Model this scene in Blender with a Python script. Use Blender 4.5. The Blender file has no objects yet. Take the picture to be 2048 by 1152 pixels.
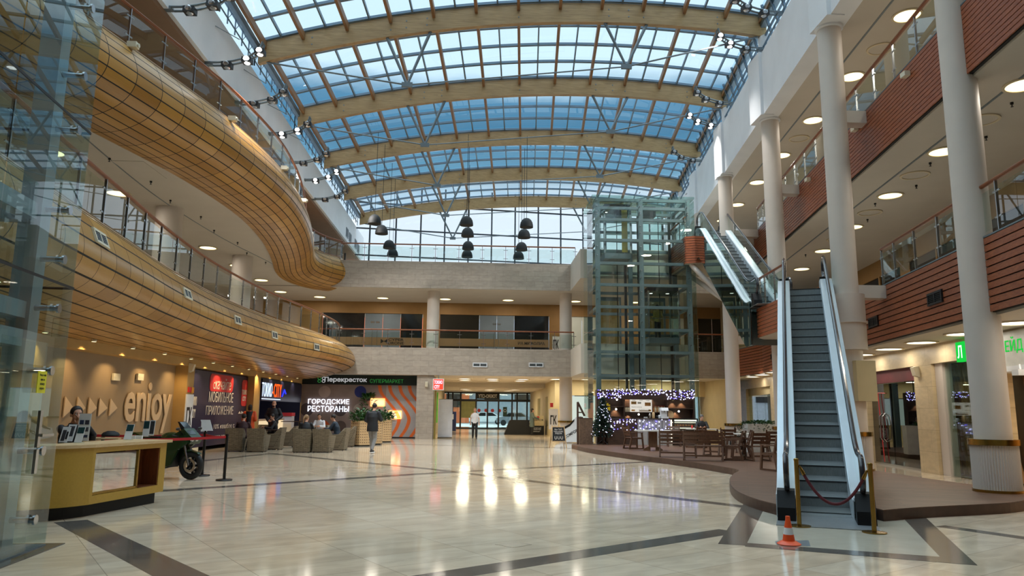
import bpy, math, random
from math import sin, cos, tan, pi, radians as R, sqrt, atan2, hypot
from mathutils import Vector as V, Matrix as MX
random.seed(7)
SC = bpy.context.scene
COL = SC.collection
# ------------------------------------------------------------------ camera, sky, exposure
FOC, CX, CY, EYE = 1476.0, 1024.0, 576.0, 1.6
PITCH, YAW, ROLL = 9.46, 2.6, 0.62
cam_d = bpy.data.cameras.new('camera'); cam = bpy.data.objects.new('camera', cam_d); COL.objects.link(cam)
cam_d.sensor_width = 36; cam_d.lens = FOC / 2048 * 36; cam_d.clip_end = 500; cam_d.clip_start = .05
CM = MX.Rotation(-R(YAW), 3, 'Z') @ MX.Rotation(pi / 2 + R(PITCH), 3, 'X') @ MX.Rotation(R(ROLL), 3, 'Z')
cam.matrix_world = MX.Translation((0, 0, EYE)) @ CM.to_4x4()
SC.camera = cam
vs = SC.view_settings
vs.view_transform = 'Standard'; vs.look = 'None'; vs.gamma = 1; vs.use_curve_mapping = False
vs.exposure = 0.0
LAMP = 1.0
def sky():
    w = bpy.data.worlds.new('sky'); SC.world = w; w.use_nodes = True
    n = w.node_tree.nodes; l = w.node_tree.links; n.clear()
    out = n.new('ShaderNodeOutputWorld'); bg = n.new('ShaderNodeBackground')
    tc = n.new('ShaderNodeTexCoord'); sp = n.new('ShaderNodeSeparateXYZ'); l.new(tc.outputs['Generated'], sp.inputs[0])
    rp = n.new('ShaderNodeValToRGB'); e = rp.color_ramp.elements       # bright overcast, with an added dark band to dim the far skylight
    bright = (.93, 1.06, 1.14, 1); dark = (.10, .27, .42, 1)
    e[0].position = 0; e[0].color = (.86, .93, 1, 1); e[1].position = 1; e[1].color = (3.2, 3.45, 3.6, 1)  # unseen zenith raised well above the visible sky to light the hall
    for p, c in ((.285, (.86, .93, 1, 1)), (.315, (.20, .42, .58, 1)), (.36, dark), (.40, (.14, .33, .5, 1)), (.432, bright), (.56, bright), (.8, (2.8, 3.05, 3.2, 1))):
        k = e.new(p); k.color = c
    no = n.new('ShaderNodeTexNoise'); no.inputs['Scale'].default_value = 9; no.inputs['Detail'].default_value = 5
    mp = n.new('ShaderNodeMapping'); mp.inputs['Scale'].default_value = (1, 1, 3.2); l.new(tc.outputs['Generated'], mp.inputs[0]); l.new(mp.outputs[0], no.inputs['Vector'])
    ma = n.new('ShaderNodeMath'); ma.operation = 'MULTIPLY_ADD'; ma.inputs[1].default_value = .05; ma.inputs[2].default_value = -.025
    l.new(no.outputs['Fac'], ma.inputs[0]); ad = n.new('ShaderNodeMath'); ad.operation = 'ADD'
    l.new(sp.outputs['Z'], ad.inputs[0]); l.new(ma.outputs[0], ad.inputs[1]); l.new(ad.outputs[0], rp.inputs[0])
    fr = n.new('ShaderNodeMapRange'); fr.inputs[1].default_value = .45; fr.inputs[2].default_value = .75; l.new(sp.outputs['Y'], fr.inputs[0])
    mx = n.new('ShaderNodeMix'); mx.data_type = 'RGBA'; pass
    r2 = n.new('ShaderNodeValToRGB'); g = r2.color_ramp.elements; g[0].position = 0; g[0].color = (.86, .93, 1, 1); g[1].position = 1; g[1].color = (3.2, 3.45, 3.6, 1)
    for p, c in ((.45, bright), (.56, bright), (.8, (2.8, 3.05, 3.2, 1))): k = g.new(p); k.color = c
    l.new(sp.outputs['Z'], r2.inputs[0]); l.new(r2.outputs[0], mx.inputs[6])
    l.new(fr.outputs[0], mx.inputs[0]); l.new(rp.outputs[0], mx.inputs[7])
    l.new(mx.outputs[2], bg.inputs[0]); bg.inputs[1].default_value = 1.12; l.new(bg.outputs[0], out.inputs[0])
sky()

# ------------------------------------------------------------------ helpers
def ray(px, py): return CM @ V(((px - CX) / FOC, (CY - py) / FOC, -1))
def PZ(px, py, z=0.0):            # the point of the horizontal plane z seen at a pixel of the photograph
    d = ray(px, py); t = (z - EYE) / d.z; return V((d.x * t, d.y * t, z))
def PY(px, py, y):
    d = ray(px, py); t = y / d.y; return V((d.x * t, y, EYE + d.z * t))
def PX(px, py, x):
    d = ray(px, py); t = x / d.x; return V((x, d.y * t, EYE + d.z * t))
class MB:
    def __init__(s): s.v = []; s.f = []; s.m = []; s.uv = {}; s.cur = 0
    def add(s, vs, fs):
        b = len(s.v); s.v += [tuple(v) for v in vs]
        for f in fs: s.f.append([b + i for i in f]); s.m.append(s.cur)
        return s
    def box(s, a, b):
        x0, y0, z0 = a; x1, y1, z1 = b
        if x0 > x1: x0, x1 = x1, x0
        if y0 > y1: y0, y1 = y1, y0
        if z0 > z1: z0, z1 = z1, z0
        return s.add([(x0,y0,z0),(x1,y0,z0),(x1,y1,z0),(x0,y1,z0),(x0,y0,z1),(x1,y0,z1),(x1,y1,z1),(x0,y1,z1)],
                     [(0,3,2,1),(4,5,6,7),(0,1,5,4),(1,2,6,5),(2,3,7,6),(3,0,4,7)])
    def obox(s, c, ex, ey, ez):       # oriented box: centre and three half axes
        c, ex, ey, ez = V(c), V(ex), V(ey), V(ez)
        if ex.cross(ey).dot(ez) < 0: ex = -ex
        p = [c + ex*a + ey*b + ez*d for d in (-1,1) for a, b in ((-1,-1),(1,-1),(1,1),(-1,1))]
        return s.add(p, [(0,3,2,1),(4,5,6,7),(0,1,5,4),(1,2,6,5),(2,3,7,6),(3,0,4,7)])
    def bar(s, p, q, w, h=None, up=(0,0,1)):
        p, q = V(p), V(q); d = q - p; h = h or w
        if d.length < 1e-6: return s
        u = V(up); sx = d.cross(u)
        if sx.length < 1e-5: sx = d.cross(V((0,1,0)))
        sx.normalize(); sz = sx.cross(d).normalized()
        return s.obox((p+q)/2, sx*w/2, d/2, sz*h/2)
    def tube(s, pts, r, n=8, cap=True, closed=False):
        pts = [V(p) for p in pts]; rs = r if isinstance(r, (list, tuple)) else [r]*len(pts)
        m = len(pts); vs = []; fs = []; nx = None
        for i, p in enumerate(pts):
            if closed: t = pts[(i+1) % m] - pts[i-1]
            else: t = pts[min(i+1, m-1)] - pts[max(i-1, 0)]
            if t.length < 1e-9: t = V((0,0,1))
            t.normalize()
            if nx is None:
                nx = t.cross(V((0,0,1)))
                if nx.length < .05: nx = t.cross(V((0,1,0)))
            nx = nx - t*nx.dot(t); nx.normalize(); ny = t.cross(nx)
            vs += [p + (nx*cos(2*pi*k/n) + ny*sin(2*pi*k/n))*rs[i] for k in range(n)]
        for i in range(m if closed else m-1):
            j = (i+1) % m
            for k in range(n):
                k2 = (k+1) % n; fs.append((i*n+k, i*n+k2, j*n+k2, j*n+k))
        if cap and not closed: fs.append(tuple(range(n))[::-1]); fs.append(tuple((m-1)*n+k for k in range(n)))
        return s.add(vs, fs)
    def cyl(s, p, q, r, r2=None, n=16): return s.tube([p, q], [r, r if r2 is None else r2], n)
    def lathe(s, c, prof, n=24, axis=None, cap=True):    # prof [(r,z)]
        c = V(c); ax = V(axis or (0,0,1)).normalized(); a = ax.orthogonal().normalized(); b = ax.cross(a); vs = []; fs = []
        if not axis: a, b = V((1,0,0)), V((0,1,0))
        for r, z in prof: vs += [c + ax*z + (a*cos(2*pi*k/n) + b*sin(2*pi*k/n))*r for k in range(n)]
        for i in range(len(prof)-1):
            for k in range(n):
                k2 = (k+1) % n; fs.append((i*n+k, i*n+k2, (i+1)*n+k2, (i+1)*n+k))
        if len(prof) > 3 and prof[0][0] > .01 and abs(prof[0][0]-prof[-1][0]) < 1e-6:      # ring section: close the loop
            m = (len(prof)-1)*n
            for k in range(n): k2 = (k+1) % n; fs.append((m+k, m+k2, k2, k))
            cap = False
        if len(prof) == 2 and prof[0][1] == prof[1][1]: cap = False
        if cap and prof[0][0] > 1e-4: fs.append(tuple(range(n))[::-1])
        if cap and prof[-1][0] > 1e-4: fs.append(tuple((len(prof)-1)*n+k for k in range(n)))
        return s.add(vs, fs)
    def prism(s, poly, z0, z1):                # plan polygon, counter-clockwise
        a = sum(poly[i-1][0]*poly[i][1] - poly[i][0]*poly[i-1][1] for i in range(len(poly)))
        if a < 0: poly = poly[::-1]
        n = len(poly)
        vs = [(p[0], p[1], z0) for p in poly] + [(p[0], p[1], z1) for p in poly]
        return s.add(vs, [tuple(range(n))[::-1], tuple(range(n, 2*n))] + [(i, (i+1)%n, n+(i+1)%n, n+i) for i in range(n)])
    def slab(s, pts, d):                       # planar polygon in space thickened by the vector d
        pts = [V(p) for p in pts]; d = V(d); n = len(pts)
        nn = sum(((pts[i-1]).cross(pts[i]) for i in range(n)), V((0,0,0)))
        if nn.dot(d) < 0: pts = pts[::-1]
        return s.add(pts + [p + d for p in pts], [tuple(range(n))[::-1], tuple(range(n, 2*n))] + [(i, (i+1)%n, n+(i+1)%n, n+i) for i in range(n)])
    def quad(s, *p): return s.add(p, [tuple(range(len(p)))])
    def sweep(s, path, prof, closed=True, uv=False, cap=True):     # profile (out, dz) along a plan path; out = to the side of travel (right)
        m = len(path); p0 = prof(0) if callable(prof) else prof; n = len(p0); vs = []; L = 0; b = len(s.v)
        pl = [0]
        for i in range(1, n): pl.append(pl[-1] + hypot(p0[i][0]-p0[i-1][0], p0[i][1]-p0[i-1][1]))
        us = []
        for i in range(m):
            p = V(path[i]); t = V(path[min(i+1, m-1)]) - V(path[max(i-1, 0)]); t.z = 0; t.normalize(); o = V((t.y, -t.x, 0))
            if i: L += (p - V(path[i-1])).length
            us.append(L)
            pr = prof(i) if callable(prof) else prof
            vs += [p + o*a + V((0,0,z)) for a, z in pr]
        fs = []; nn = n if closed else n-1
        for i in range(m-1):
            for k in range(nn):
                k2 = (k+1) % n; fs.append((i*n+k, (i+1)*n+k, (i+1)*n+k2, i*n+k2))
                if uv: s.uv[len(s.f)+len(fs)-1] = [(us[i], pl[k]), (us[i+1], pl[k]), (us[i+1], pl[k2]), (us[i], pl[k2])]
        if closed and cap: fs.append(tuple(range(n))); fs.append(tuple((m-1)*n+k for k in range(n))[::-1])
        return s.add(vs, fs)
    def cap(s, p, q, r0, r1, n=12, k=4):       # tapered capsule with round ends
        p, q = V(p), V(q); d = q-p; L = d.length
        if L < 1e-6: d = V((0,0,1))
        ax = d.normalized(); pr = []
        for i in range(k+1): a = -pi/2 + pi/2*i/k; pr.append((max(r0*cos(a), 1e-5), r0*sin(a)))
        for i in range(k+1): a = pi/2*i/k; pr.append((max(r1*cos(a), 1e-5), L + r1*sin(a)))
        return s.lathe(p, pr, n, tuple(ax) if abs(ax.z) < .99999 or ax.z < 0 else None)
    def ball(s, c, r, n=16, k=10, rot=None):
        rx, ry, rz = r if isinstance(r, (tuple, list)) else (r, r, r); c = V(c); vs = []; fs = []
        for i in range(k+1):
            a = -pi/2 + pi*i/k
            for j in range(n):
                p = V((rx*max(cos(a),1e-5)*cos(2*pi*j/n), ry*max(cos(a),1e-5)*sin(2*pi*j/n), rz*sin(a)))
                if rot: p = rot @ p
                vs.append(c + p)
        for i in range(k):
            for j in range(n):
                j2 = (j+1) % n; fs.append((i*n+j, i*n+j2, (i+1)*n+j2, (i+1)*n+j))
        return s.add(vs, fs)
    def xf(s, mx):
        s.v = [tuple(mx @ V(v)) for v in s.v]; return s
    def build(s, name, mat, parent=None, smooth=35, loc=None):
        me = bpy.data.meshes.new(name); me.from_pydata(s.v, [], s.f)
        if s.uv:
            u = me.uv_layers.new(name='UVMap')
            for fi, c in s.uv.items():
                p = me.polygons[fi]
                for k, li in enumerate(p.loop_indices): u.data[li].uv = c[k]
        mats = mat if isinstance(mat, (list, tuple)) else [mat]
        for m_ in mats: me.materials.append(m_)
        if len(mats) > 1:
            for p, i in zip(me.polygons, s.m): p.material_index = i
        if smooth:
            me.polygons.foreach_set('use_smooth', [True]*len(me.polygons)); me.set_sharp_from_angle(angle=R(smooth))
        me.validate()
        return link(name, me, parent, loc)
def link(name, data, parent=None, loc=None):
    o = bpy.data.objects.new(name, data); COL.objects.link(o)
    if parent is not None: o.parent = parent; CH.setdefault(parent.name, []).append(o)
    if loc is not None: o.location = loc
    return o
CH = {}
def tag(o, label, cat, group=None):
    o['label'] = label; o['category'] = cat
    if group: o['group'] = group
    return o
def thing(name, label, cat, loc=(0,0,0), rz=0, group=None):
    o = bpy.data.objects.new(name, None); COL.objects.link(o); o.empty_display_size = .1
    o.location = loc; o.rotation_euler = (0, 0, rz)
    return tag(o, label, cat, group)
def struct(o): o['kind'] = 'structure'; return o
def copy_tree(o, parent=None, keep=None):
    c = o.copy(); COL.objects.link(c)
    if parent is not None: c.parent = parent; CH.setdefault(parent.name, []).append(c)
    for ch in KIDS(o): copy_tree(ch, c)
    return c
def KIDS(o): return list(CH.get(o.name, []))
def dup(o, loc, rz, label, group=None):
    c = copy_tree(o); c.location = loc; c.rotation_euler = (0, 0, rz); c['label'] = label
    if group: c['group'] = group
    return c
def spline(pts, k=8):
    P = [V(p) for p in pts]; P = [P[0]*2-P[1]] + P + [P[-1]*2-P[-2]]; out = []
    for i in range(1, len(P)-2):
        a, b, c, d = P[i-1:i+3]
        for j in range(k):
            t = j/k; out.append(.5*((2*b) + (c-a)*t + (2*a-5*b+4*c-d)*t*t + (3*b-a-3*c+d)*t**3))
    out.append(P[-2]); return out
def resample(pts, step):
    pts = [V(p) for p in pts]; out = [pts[0].copy()]; need = step
    for i in range(1, len(pts)):
        a, b = pts[i-1], pts[i]; L = (b-a).length; pos = 0
        while L - pos >= need: pos += need; out.append(a.lerp(b, pos/L)); need = step
        need -= (L-pos)
    if (out[-1]-pts[-1]).length > step*.35: out.append(pts[-1].copy())
    else: out[-1] = pts[-1].copy()
    return out
ORD = 'first second third fourth fifth sixth seventh eighth ninth tenth eleventh twelfth thirteenth fourteenth fifteenth sixteenth seventeenth eighteenth nineteenth twentieth'.split()

# ------------------------------------------------------------------ materials
def _m(name):
    m = bpy.data.materials.new(name); m.use_nodes = True; n = m.node_tree.nodes; n.clear()
    return m, n, m.node_tree.links
def srgb(*c):
    f = lambda x: (x/255)/12.92 if x/255 <= .04045 else ((x/255+.055)/1.055)**2.4
    return tuple(f(x) for x in c)
def pbr(name, col, rough=.5, metal=0, var=.12, scale=4, spec=.5, stretch=None, bump=0):
    m, n, l = _m(name); o = n.new('ShaderNodeOutputMaterial'); b = n.new('ShaderNodeBsdfPrincipled')
    b.inputs['Roughness'].default_value = rough; b.inputs['Metallic'].default_value = metal; b.inputs['Specular IOR Level'].default_value = spec
    c = srgb(*col)
    if var:
        tc = n.new('ShaderNodeTexCoord'); no = n.new('ShaderNodeTexNoise'); no.inputs['Scale'].default_value = scale; no.inputs['Detail'].default_value = 6
        src = tc.outputs['Object']
        if stretch: mp = n.new('ShaderNodeMapping'); mp.inputs['Scale'].default_value = stretch; l.new(src, mp.inputs[0]); src = mp.outputs[0]
        l.new(src, no.inputs['Vector'])
        rp = n.new('ShaderNodeValToRGB'); e = rp.color_ramp.elements
        e[0].position = .3; e[1].position = .7
        e[0].color = tuple(x*(1-var) for x in c)+(1,); e[1].color = tuple(min(1, x*(1+var)) for x in c)+(1,)
        l.new(no.outputs['Fac'], rp.inputs[0]); l.new(rp.outputs[0], b.inputs['Base Color'])
        if bump: bp = n.new('ShaderNodeBump'); bp.inputs['Strength'].default_value = bump; bp.inputs['Distance'].default_value = .02; l.new(no.outputs['Fac'], bp.inputs['Height']); l.new(bp.outputs[0], b.inputs['Normal'])
    else: b.inputs['Base Color'].default_value = c+(1,)
    l.new(b.outputs[0], o.inputs[0]); return m
def emi(name, col, st=1.0, light=False):
    m, n, l = _m(name); o = n.new('ShaderNodeOutputMaterial'); e = n.new('ShaderNodeEmission')
    e.inputs[0].default_value = srgb(*col)+(1,); e.inputs[1].default_value = st; l.new(e.outputs[0], o.inputs[0])
    m.cycles.emission_sampling = 'AUTO' if light else 'NONE'
    return m
def glass(name, tint=(225,240,238), ior=1.5, rough=0.0, mul=1.0):
    m, n, l = _m(name); o = n.new('ShaderNodeOutputMaterial'); t = n.new('ShaderNodeBsdfTransparent'); g = n.new('ShaderNodeBsdfGlossy')
    t.inputs[0].default_value = srgb(*tint)+(1,); g.inputs['Roughness'].default_value = rough; g.inputs[0].default_value = (1,1,1,1)
    f = n.new('ShaderNodeFresnel'); f.inputs[0].default_value = ior; mx = n.new('ShaderNodeMixShader')
    ge = n.new('ShaderNodeNewGeometry')     # both faces of the pane reflect alike
    f2 = n.new('ShaderNodeMath'); f2.operation = 'MULTIPLY'; f2.inputs[1].default_value = mul; f2.use_clamp = True
    lw = n.new('ShaderNodeLayerWeight'); lw.inputs[0].default_value = .5
    pw = n.new('ShaderNodeMath'); pw.operation = 'POWER'; pw.inputs[1].default_value = 4.5; l.new(lw.outputs['Facing'], pw.inputs[0])
    ma = n.new('ShaderNodeMath'); ma.operation = 'MULTIPLY_ADD'; ma.inputs[1].default_value = .93; ma.inputs[2].default_value = .075; l.new(pw.outputs[0], ma.inputs[0])
    l.new(ma.outputs[0], f2.inputs[0]); l.new(f2.outputs[0], mx.inputs[0]); l.new(t.outputs[0], mx.inputs[1]); l.new(g.outputs[0], mx.inputs[2]); l.new(mx.outputs[0], o.inputs[0])
    return m
def brickmat(name, c1, c2, mortar, bw, bh, msize=.008, off=.5, rough=.5, axes='xz', rot=0, spec=.4, noise=.12, nscale=3, sharp_bump=.15):
    m, n, l = _m(name); o = n.new('ShaderNodeOutputMaterial'); b = n.new('ShaderNodeBsdfPrincipled'); tc = n.new('ShaderNodeTexCoord')
    sp = n.new('ShaderNodeSeparateXYZ'); cb = n.new('ShaderNodeCombineXYZ'); l.new(tc.outputs['Object'], sp.inputs[0])
    l.new(sp.outputs[axes[0].upper()], cb.inputs[0]); l.new(sp.outputs[axes[1].upper()], cb.inputs[1])
    mp = n.new('ShaderNodeMapping'); mp.inputs['Rotation'].default_value = (0, 0, rot); l.new(cb.outputs[0], mp.inputs[0])
    br = n.new('ShaderNodeTexBrick'); br.inputs['Scale'].default_value = 1; br.offset = off; br.squash = 1
    br.inputs['Brick Width'].default_value = bw; br.inputs['Row Height'].default_value = bh; br.inputs['Mortar Size'].default_value = msize; br.inputs['Mortar Smooth'].default_value = .1
    br.inputs['Color1'].default_value = srgb(*c1)+(1,); br.inputs['Color2'].default_value = srgb(*c2)+(1,); br.inputs['Mortar'].default_value = srgb(*mortar)+(1,)
    l.new(mp.outputs[0], br.inputs['Vector'])
    no = n.new('ShaderNodeTexNoise'); no.inputs['Scale'].default_value = nscale; no.inputs['Detail'].default_value = 8; no.inputs['Distortion'].default_value = .6
    m2 = n.new('ShaderNodeMapping'); m2.inputs['Scale'].default_value = (1, 2.4, 1); l.new(mp.outputs[0], m2.inputs[0]); l.new(m2.outputs[0], no.inputs['Vector'])
    rp = n.new('ShaderNodeValToRGB'); e = rp.color_ramp.elements; e[0].position = .32; e[1].position = .68
    e[0].color = (1-noise,)*3+(1,); e[1].color = (1+noise*.6,)*3+(1,); l.new(no.outputs['Fac'], rp.inputs[0])
    mx = n.new('ShaderNodeMix'); mx.data_type = 'RGBA'; mx.blend_type = 'MULTIPLY'; mx.inputs[0].default_value = 1
    l.new(br.outputs['Color'], mx.inputs[6]); l.new(rp.outputs[0], mx.inputs[7]); l.new(mx.outputs[2], b.inputs['Base Color'])
    b.inputs['Roughness'].default_value = rough; b.inputs['Specular IOR Level'].default_value = spec
    if sharp_bump:
        bp = n.new('ShaderNodeBump'); bp.inputs['Strength'].default_value = sharp_bump; bp.inputs['Distance'].default_value = .01; bp.invert = True
        l.new(br.outputs['Fac'], bp.inputs['Height']); l.new(bp.outputs[0], b.inputs['Normal'])
    l.new(b.outputs[0], o.inputs[0]); return m
def woodmat(name, c1, c2, rough=.35, stretch=(8, 8, 1), scale=3, spec=.5):
    m, n, l = _m(name); o = n.new('ShaderNodeOutputMaterial'); b = n.new('ShaderNodeBsdfPrincipled'); tc = n.new('ShaderNodeTexCoord')
    mp = n.new('ShaderNodeMapping'); mp.inputs['Scale'].default_value = stretch; l.new(tc.outputs['Object'], mp.inputs[0])
    no = n.new('ShaderNodeTexNoise'); no.inputs['Scale'].default_value = scale; no.inputs['Detail'].default_value = 7; no.inputs['Distortion'].default_value = 1.2; l.new(mp.outputs[0], no.inputs['Vector'])
    rp = n.new('ShaderNodeValToRGB'); e = rp.color_ramp.elements; e[0].position = .3; e[1].position = .7
    e[0].color = srgb(*c1)+(1,); e[1].color = srgb(*c2)+(1,); l.new(no.outputs['Fac'], rp.inputs[0]); l.new(rp.outputs[0], b.inputs['Base Color'])
    b.inputs['Roughness'].default_value = rough; b.inputs['Specular IOR Level'].default_value = spec; l.new(b.outputs[0], o.inputs[0]); return m
def cladmat(name, c1, c2, pu, pv, gu, gv, rough=.28):   # panels in UV metres with dark open joints
    m, n, l = _m(name); o = n.new('ShaderNodeOutputMaterial'); b = n.new('ShaderNodeBsdfPrincipled'); tc = n.new('ShaderNodeTexCoord')
    sp = n.new('ShaderNodeSeparateXYZ'); l.new(tc.outputs['UV'], sp.inputs[0])
    def math(op, a, v=None, w=None):
        k = n.new('ShaderNodeMath'); k.operation = op
        for i, x in enumerate((a, v, w)):
            if x is None: continue
            if isinstance(x, (int, float)): k.inputs[i].default_value = x
            else: l.new(x, k.inputs[i])
        return k.outputs[0]
    u = math('DIVIDE', sp.outputs['X'], pu); v = math('DIVIDE', sp.outputs['Y'], pv)
    fu = math('FRACT', u); fv = math('FRACT', v); iu = math('FLOOR', u); iv = math('FLOOR', v)
    gap = math('MAXIMUM', math('LESS_THAN', fu, gu/pu), math('LESS_THAN', fv, gv/pv))
    cb = n.new('ShaderNodeCombineXYZ'); l.new(iu, cb.inputs[0]); l.new(iv, cb.inputs[1])
    wn = n.new('ShaderNodeTexWhiteNoise'); wn.noise_dimensions = '2D'; l.new(cb.outputs[0], wn.inputs['Vector'])
    cb2 = n.new('ShaderNodeCombineXYZ'); l.new(math('MULTIPLY', u, pu*1.2), cb2.inputs[0]); l.new(math('MULTIPLY', v, pv*22), cb2.inputs[1]); l.new(wn.outputs['Value'], cb2.inputs[2])
    no = n.new('ShaderNodeTexNoise'); no.inputs['Scale'].default_value = 2.2; no.inputs['Detail'].default_value = 6; no.inputs['Distortion'].default_value = .8; l.new(cb2.outputs[0], no.inputs['Vector'])
    f = math('ADD', math('MULTIPLY', wn.outputs['Value'], .55), math('MULTIPLY', no.outputs['Fac'], .45))
    rp = n.new('ShaderNodeValToRGB'); e = rp.color_ramp.elements; e[0].position = .12; e[1].position = .85
    e[0].color = srgb(*c1)+(1,); e[1].color = srgb(*c2)+(1,); l.new(f, rp.inputs[0])
    mx = n.new('ShaderNodeMix'); mx.data_type = 'RGBA'; l.new(gap, mx.inputs[0]); l.new(rp.outputs[0], mx.inputs[6]); mx.inputs[7].default_value = (.012,.010,.009,1)
    l.new(mx.outputs[2], b.inputs['Base Color']); l.new(math('MULTIPLY_ADD', gap, .5, rough), b.inputs['Roughness'])
    bp = n.new('ShaderNodeBump'); bp.inputs['Strength'].default_value = .5; bp.inputs['Distance'].default_value = .02; bp.invert = True; l.new(gap, bp.inputs['Height']); l.new(bp.outputs[0], b.inputs['Normal'])
    l.new(b.outputs[0], o.inputs[0]); return m
FLOOR_ROT = R(-33)
M = dict(
    floor=brickmat('polished_stone_tiles', (218,194,166), (229,208,182), (166,150,130), 1.2, .6, .004, 0, .09, 'xy', FLOOR_ROT, .55, .16, 1.6, 0),
    band=brickmat('grey_floor_tiles', (98,92,86), (108,101,94), (70,66,62), .6, .3, .004, 0, .12, 'xy', FLOOR_ROT, .5, .15, 4, 0),
    cream=pbr('cream_floor_tiles', (196,188,170), .14, 0, .06, 3),
    stone=brickmat('stone_blocks', (162,151,138), (172,160,147), (136,126,114), .92, .31, .006, .5, .6),
    sidestone=brickmat('stone_blocks_side', (196,176,140), (206,186,150), (170,150,118), 1.2, .6, .006, .5, .4, 'yz'),
    white=pbr('white_plaster', (224,226,230), .7, 0, .04, 1),
    ceil=pbr('ceiling_plaster', (192,183,170), .75, 0, .03, 1),
    column=pbr('column_paint', (202,191,181), .55, 0, .03, 2),
    ochre=pbr('ochre_plaster', (182,146,88), .65, 0, .07, 2),
    umber=pbr('umber_plaster', (146,110,62), .65, 0, .07, 2), brownceil=pbr('brown_ceiling', (136,104,78), .7, 0, .05, 2), rim=pbr('pale_rim', (206,190,170), .4, 0, .04, 2),
    beige=pbr('beige_plaster', (186,170,132), .6, 0, .05, 2),
    taupe=pbr('taupe_panel', (150,128,100), .5, 0, .04, 2),
    tan=pbr('tan_letters', (205,178,145), .5, 0, .03, 2),
    dark=pbr('dark_paint', (22,22,26), .4, 0, .1, 4),
    black=pbr('black_satin', (14,14,16), .35, 0, .1, 4),
    blackm=pbr('black_matt', (12,12,13), .7, 0, .1, 6),
    navy=pbr('navy_board', (38,36,64), .35, 0, .08, 2),
    clad3=cladmat('bent_oak_cladding_upper', (150,104,42), (184,136,62), .95, .27, .022, .031),
    clad2=cladmat('bent_oak_cladding_lower', (152,108,48), (188,143,76), .84, .33, .019, .037),
    redwood=woodmat('red_brown_boards', (122,62,36), (164,92,56), .4, (2, 2, 14), 2.5),
    rail=woodmat('handrail_wood', (112,58,26), (140,78,38), .3, (3, .5, 8), 4),
    glulam=woodmat('laminated_pine', (146,116,76), (178,146,100), .5, (.6, 6, 9), 2),
    purlin=woodmat('pine_purlin', (118,82,50), (146,106,68), .5, (9, .6, 9), 2),
    deck=brickmat('brown_deck_boards', (96,68,52), (113,81,63), (54,39,32), 2.4, .14, .004, .37, .45, 'xy', R(20), .4, .22, 5, .3),
    steel=pbr('grey_steel', (112,122,128), .4, .3, .06, 3),
    chrome=pbr('brushed_steel', (190,192,196), .22, 1, .05, 6),
    alu=pbr('aluminium_bar', (104,122,138), .4, .4, .06, 3),
    brass=pbr('brass', (158,128,66), .25, 1, .08, 4),
    glass=glass('clear_glass', (226,240,236)),
    liftglass=glass('green_tinted_glass', (226,241,237), mul=.9),
    nearglass=glass('near_lift_glass', (222,236,236), mul=.95),
    roofglass=glass('roof_glass', (216,236,246), mul=.6),
    winglass=glass('window_glass', (236,246,252), mul=.7),
    darkglass=pbr('dark_shop_glass', (26,30,34), .06, 0, 0, 1, .8),
    shopglass=glass('shop_glass', (92,94,90), mul=1.3),
    mirror=pbr('mirror', (225,228,228), .02, 1, 0),
    wlamp=emi('warm_lamp', (255,236,176), 3.2), clamp=emi('cool_lamp', (255,250,236), 3.4),
    flood=emi('floodlight_lens', (255,252,246), 9), ring=pbr('lamp_ring', (206,190,160), .5, 0, 0),
    paper=pbr('white_paper', (225,226,228), .5, 0, .03, 8),
    red=pbr('red_belt', (178,22,32), .6, 0, .08, 6), redsign=pbr('red_board', (205,48,52), .45, 0, .05, 3),
    skin=pbr('skin', (206,152,124), .55, 0, .06, 9), hair=pbr('dark_hair', (34,26,22), .6, 0, .2, 30), blond=pbr('light_hair', (150,118,82), .6, 0, .2, 30),
    rubber=pbr('black_rubber', (20,20,22), .6, 0, .15, 20),
    lightwood=woodmat('pale_plywood', (200,164,118), (216,184,140), .45, (2, 2, 9), 3),
    cafewood=woodmat('walnut_slats', (76,50,36), (104,72,52), .45, (6, 6, 1.5), 4),
    leaf=pbr('leaf_green', (46,86,40), .45, 0, .4, 12), fir=pbr('fir_green', (20,44,32), .6, 0, .4, 14),
    gold=pbr('mustard_laminate', (180,140,52), .4, 0, .05, 30), plastic=pbr('beige_plastic', (214,206,184), .45, 0, .03, 5),
)
def text(s, c, u, v, w, h, mat, name='lettering', parent=None, depth=.01, bold=.0, shear=0, n_off=.004, mirror=False):
    """A line of writing filling w x h, centred at c, running along u with v up."""
    cu = bpy.data.curves.new('t', 'FONT'); cu.body = s; cu.size = 1; cu.offset = bold; cu.shear = shear; cu.resolution_u = 3; cu.extrude = .5
    o = bpy.data.objects.new('t', cu); COL.objects.link(o); bpy.context.view_layer.update()
    me = bpy.data.meshes.new_from_object(o.evaluated_get(bpy.context.evaluated_depsgraph_get())); bpy.data.objects.remove(o); bpy.data.curves.remove(cu)
    if not len(me.vertices): return None
    xs = [p.co.x for p in me.vertices]; ys = [p.co.y for p in me.vertices]
    x0, x1, y0, y1 = min(xs), max(xs), min(ys), max(ys); u = V(u).normalized(); v = V(v).normalized(); nn = u.cross(v); c = V(c)
    sx = w/(x1-x0) if w else h/(y1-y0)
    if mirror: sx = -sx; 
    for p in me.vertices:
        q = p.co.copy(); p.co = c + u*((q.x-(x0+x1)/2)*sx) + v*((q.y-(y0+y1)/2)*h/(y1-y0)) + nn*((q.z+.5)*depth + n_off)
    me.materials.clear(); me.materials.append(mat); me.name = name
    return link(name, me, parent)
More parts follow.
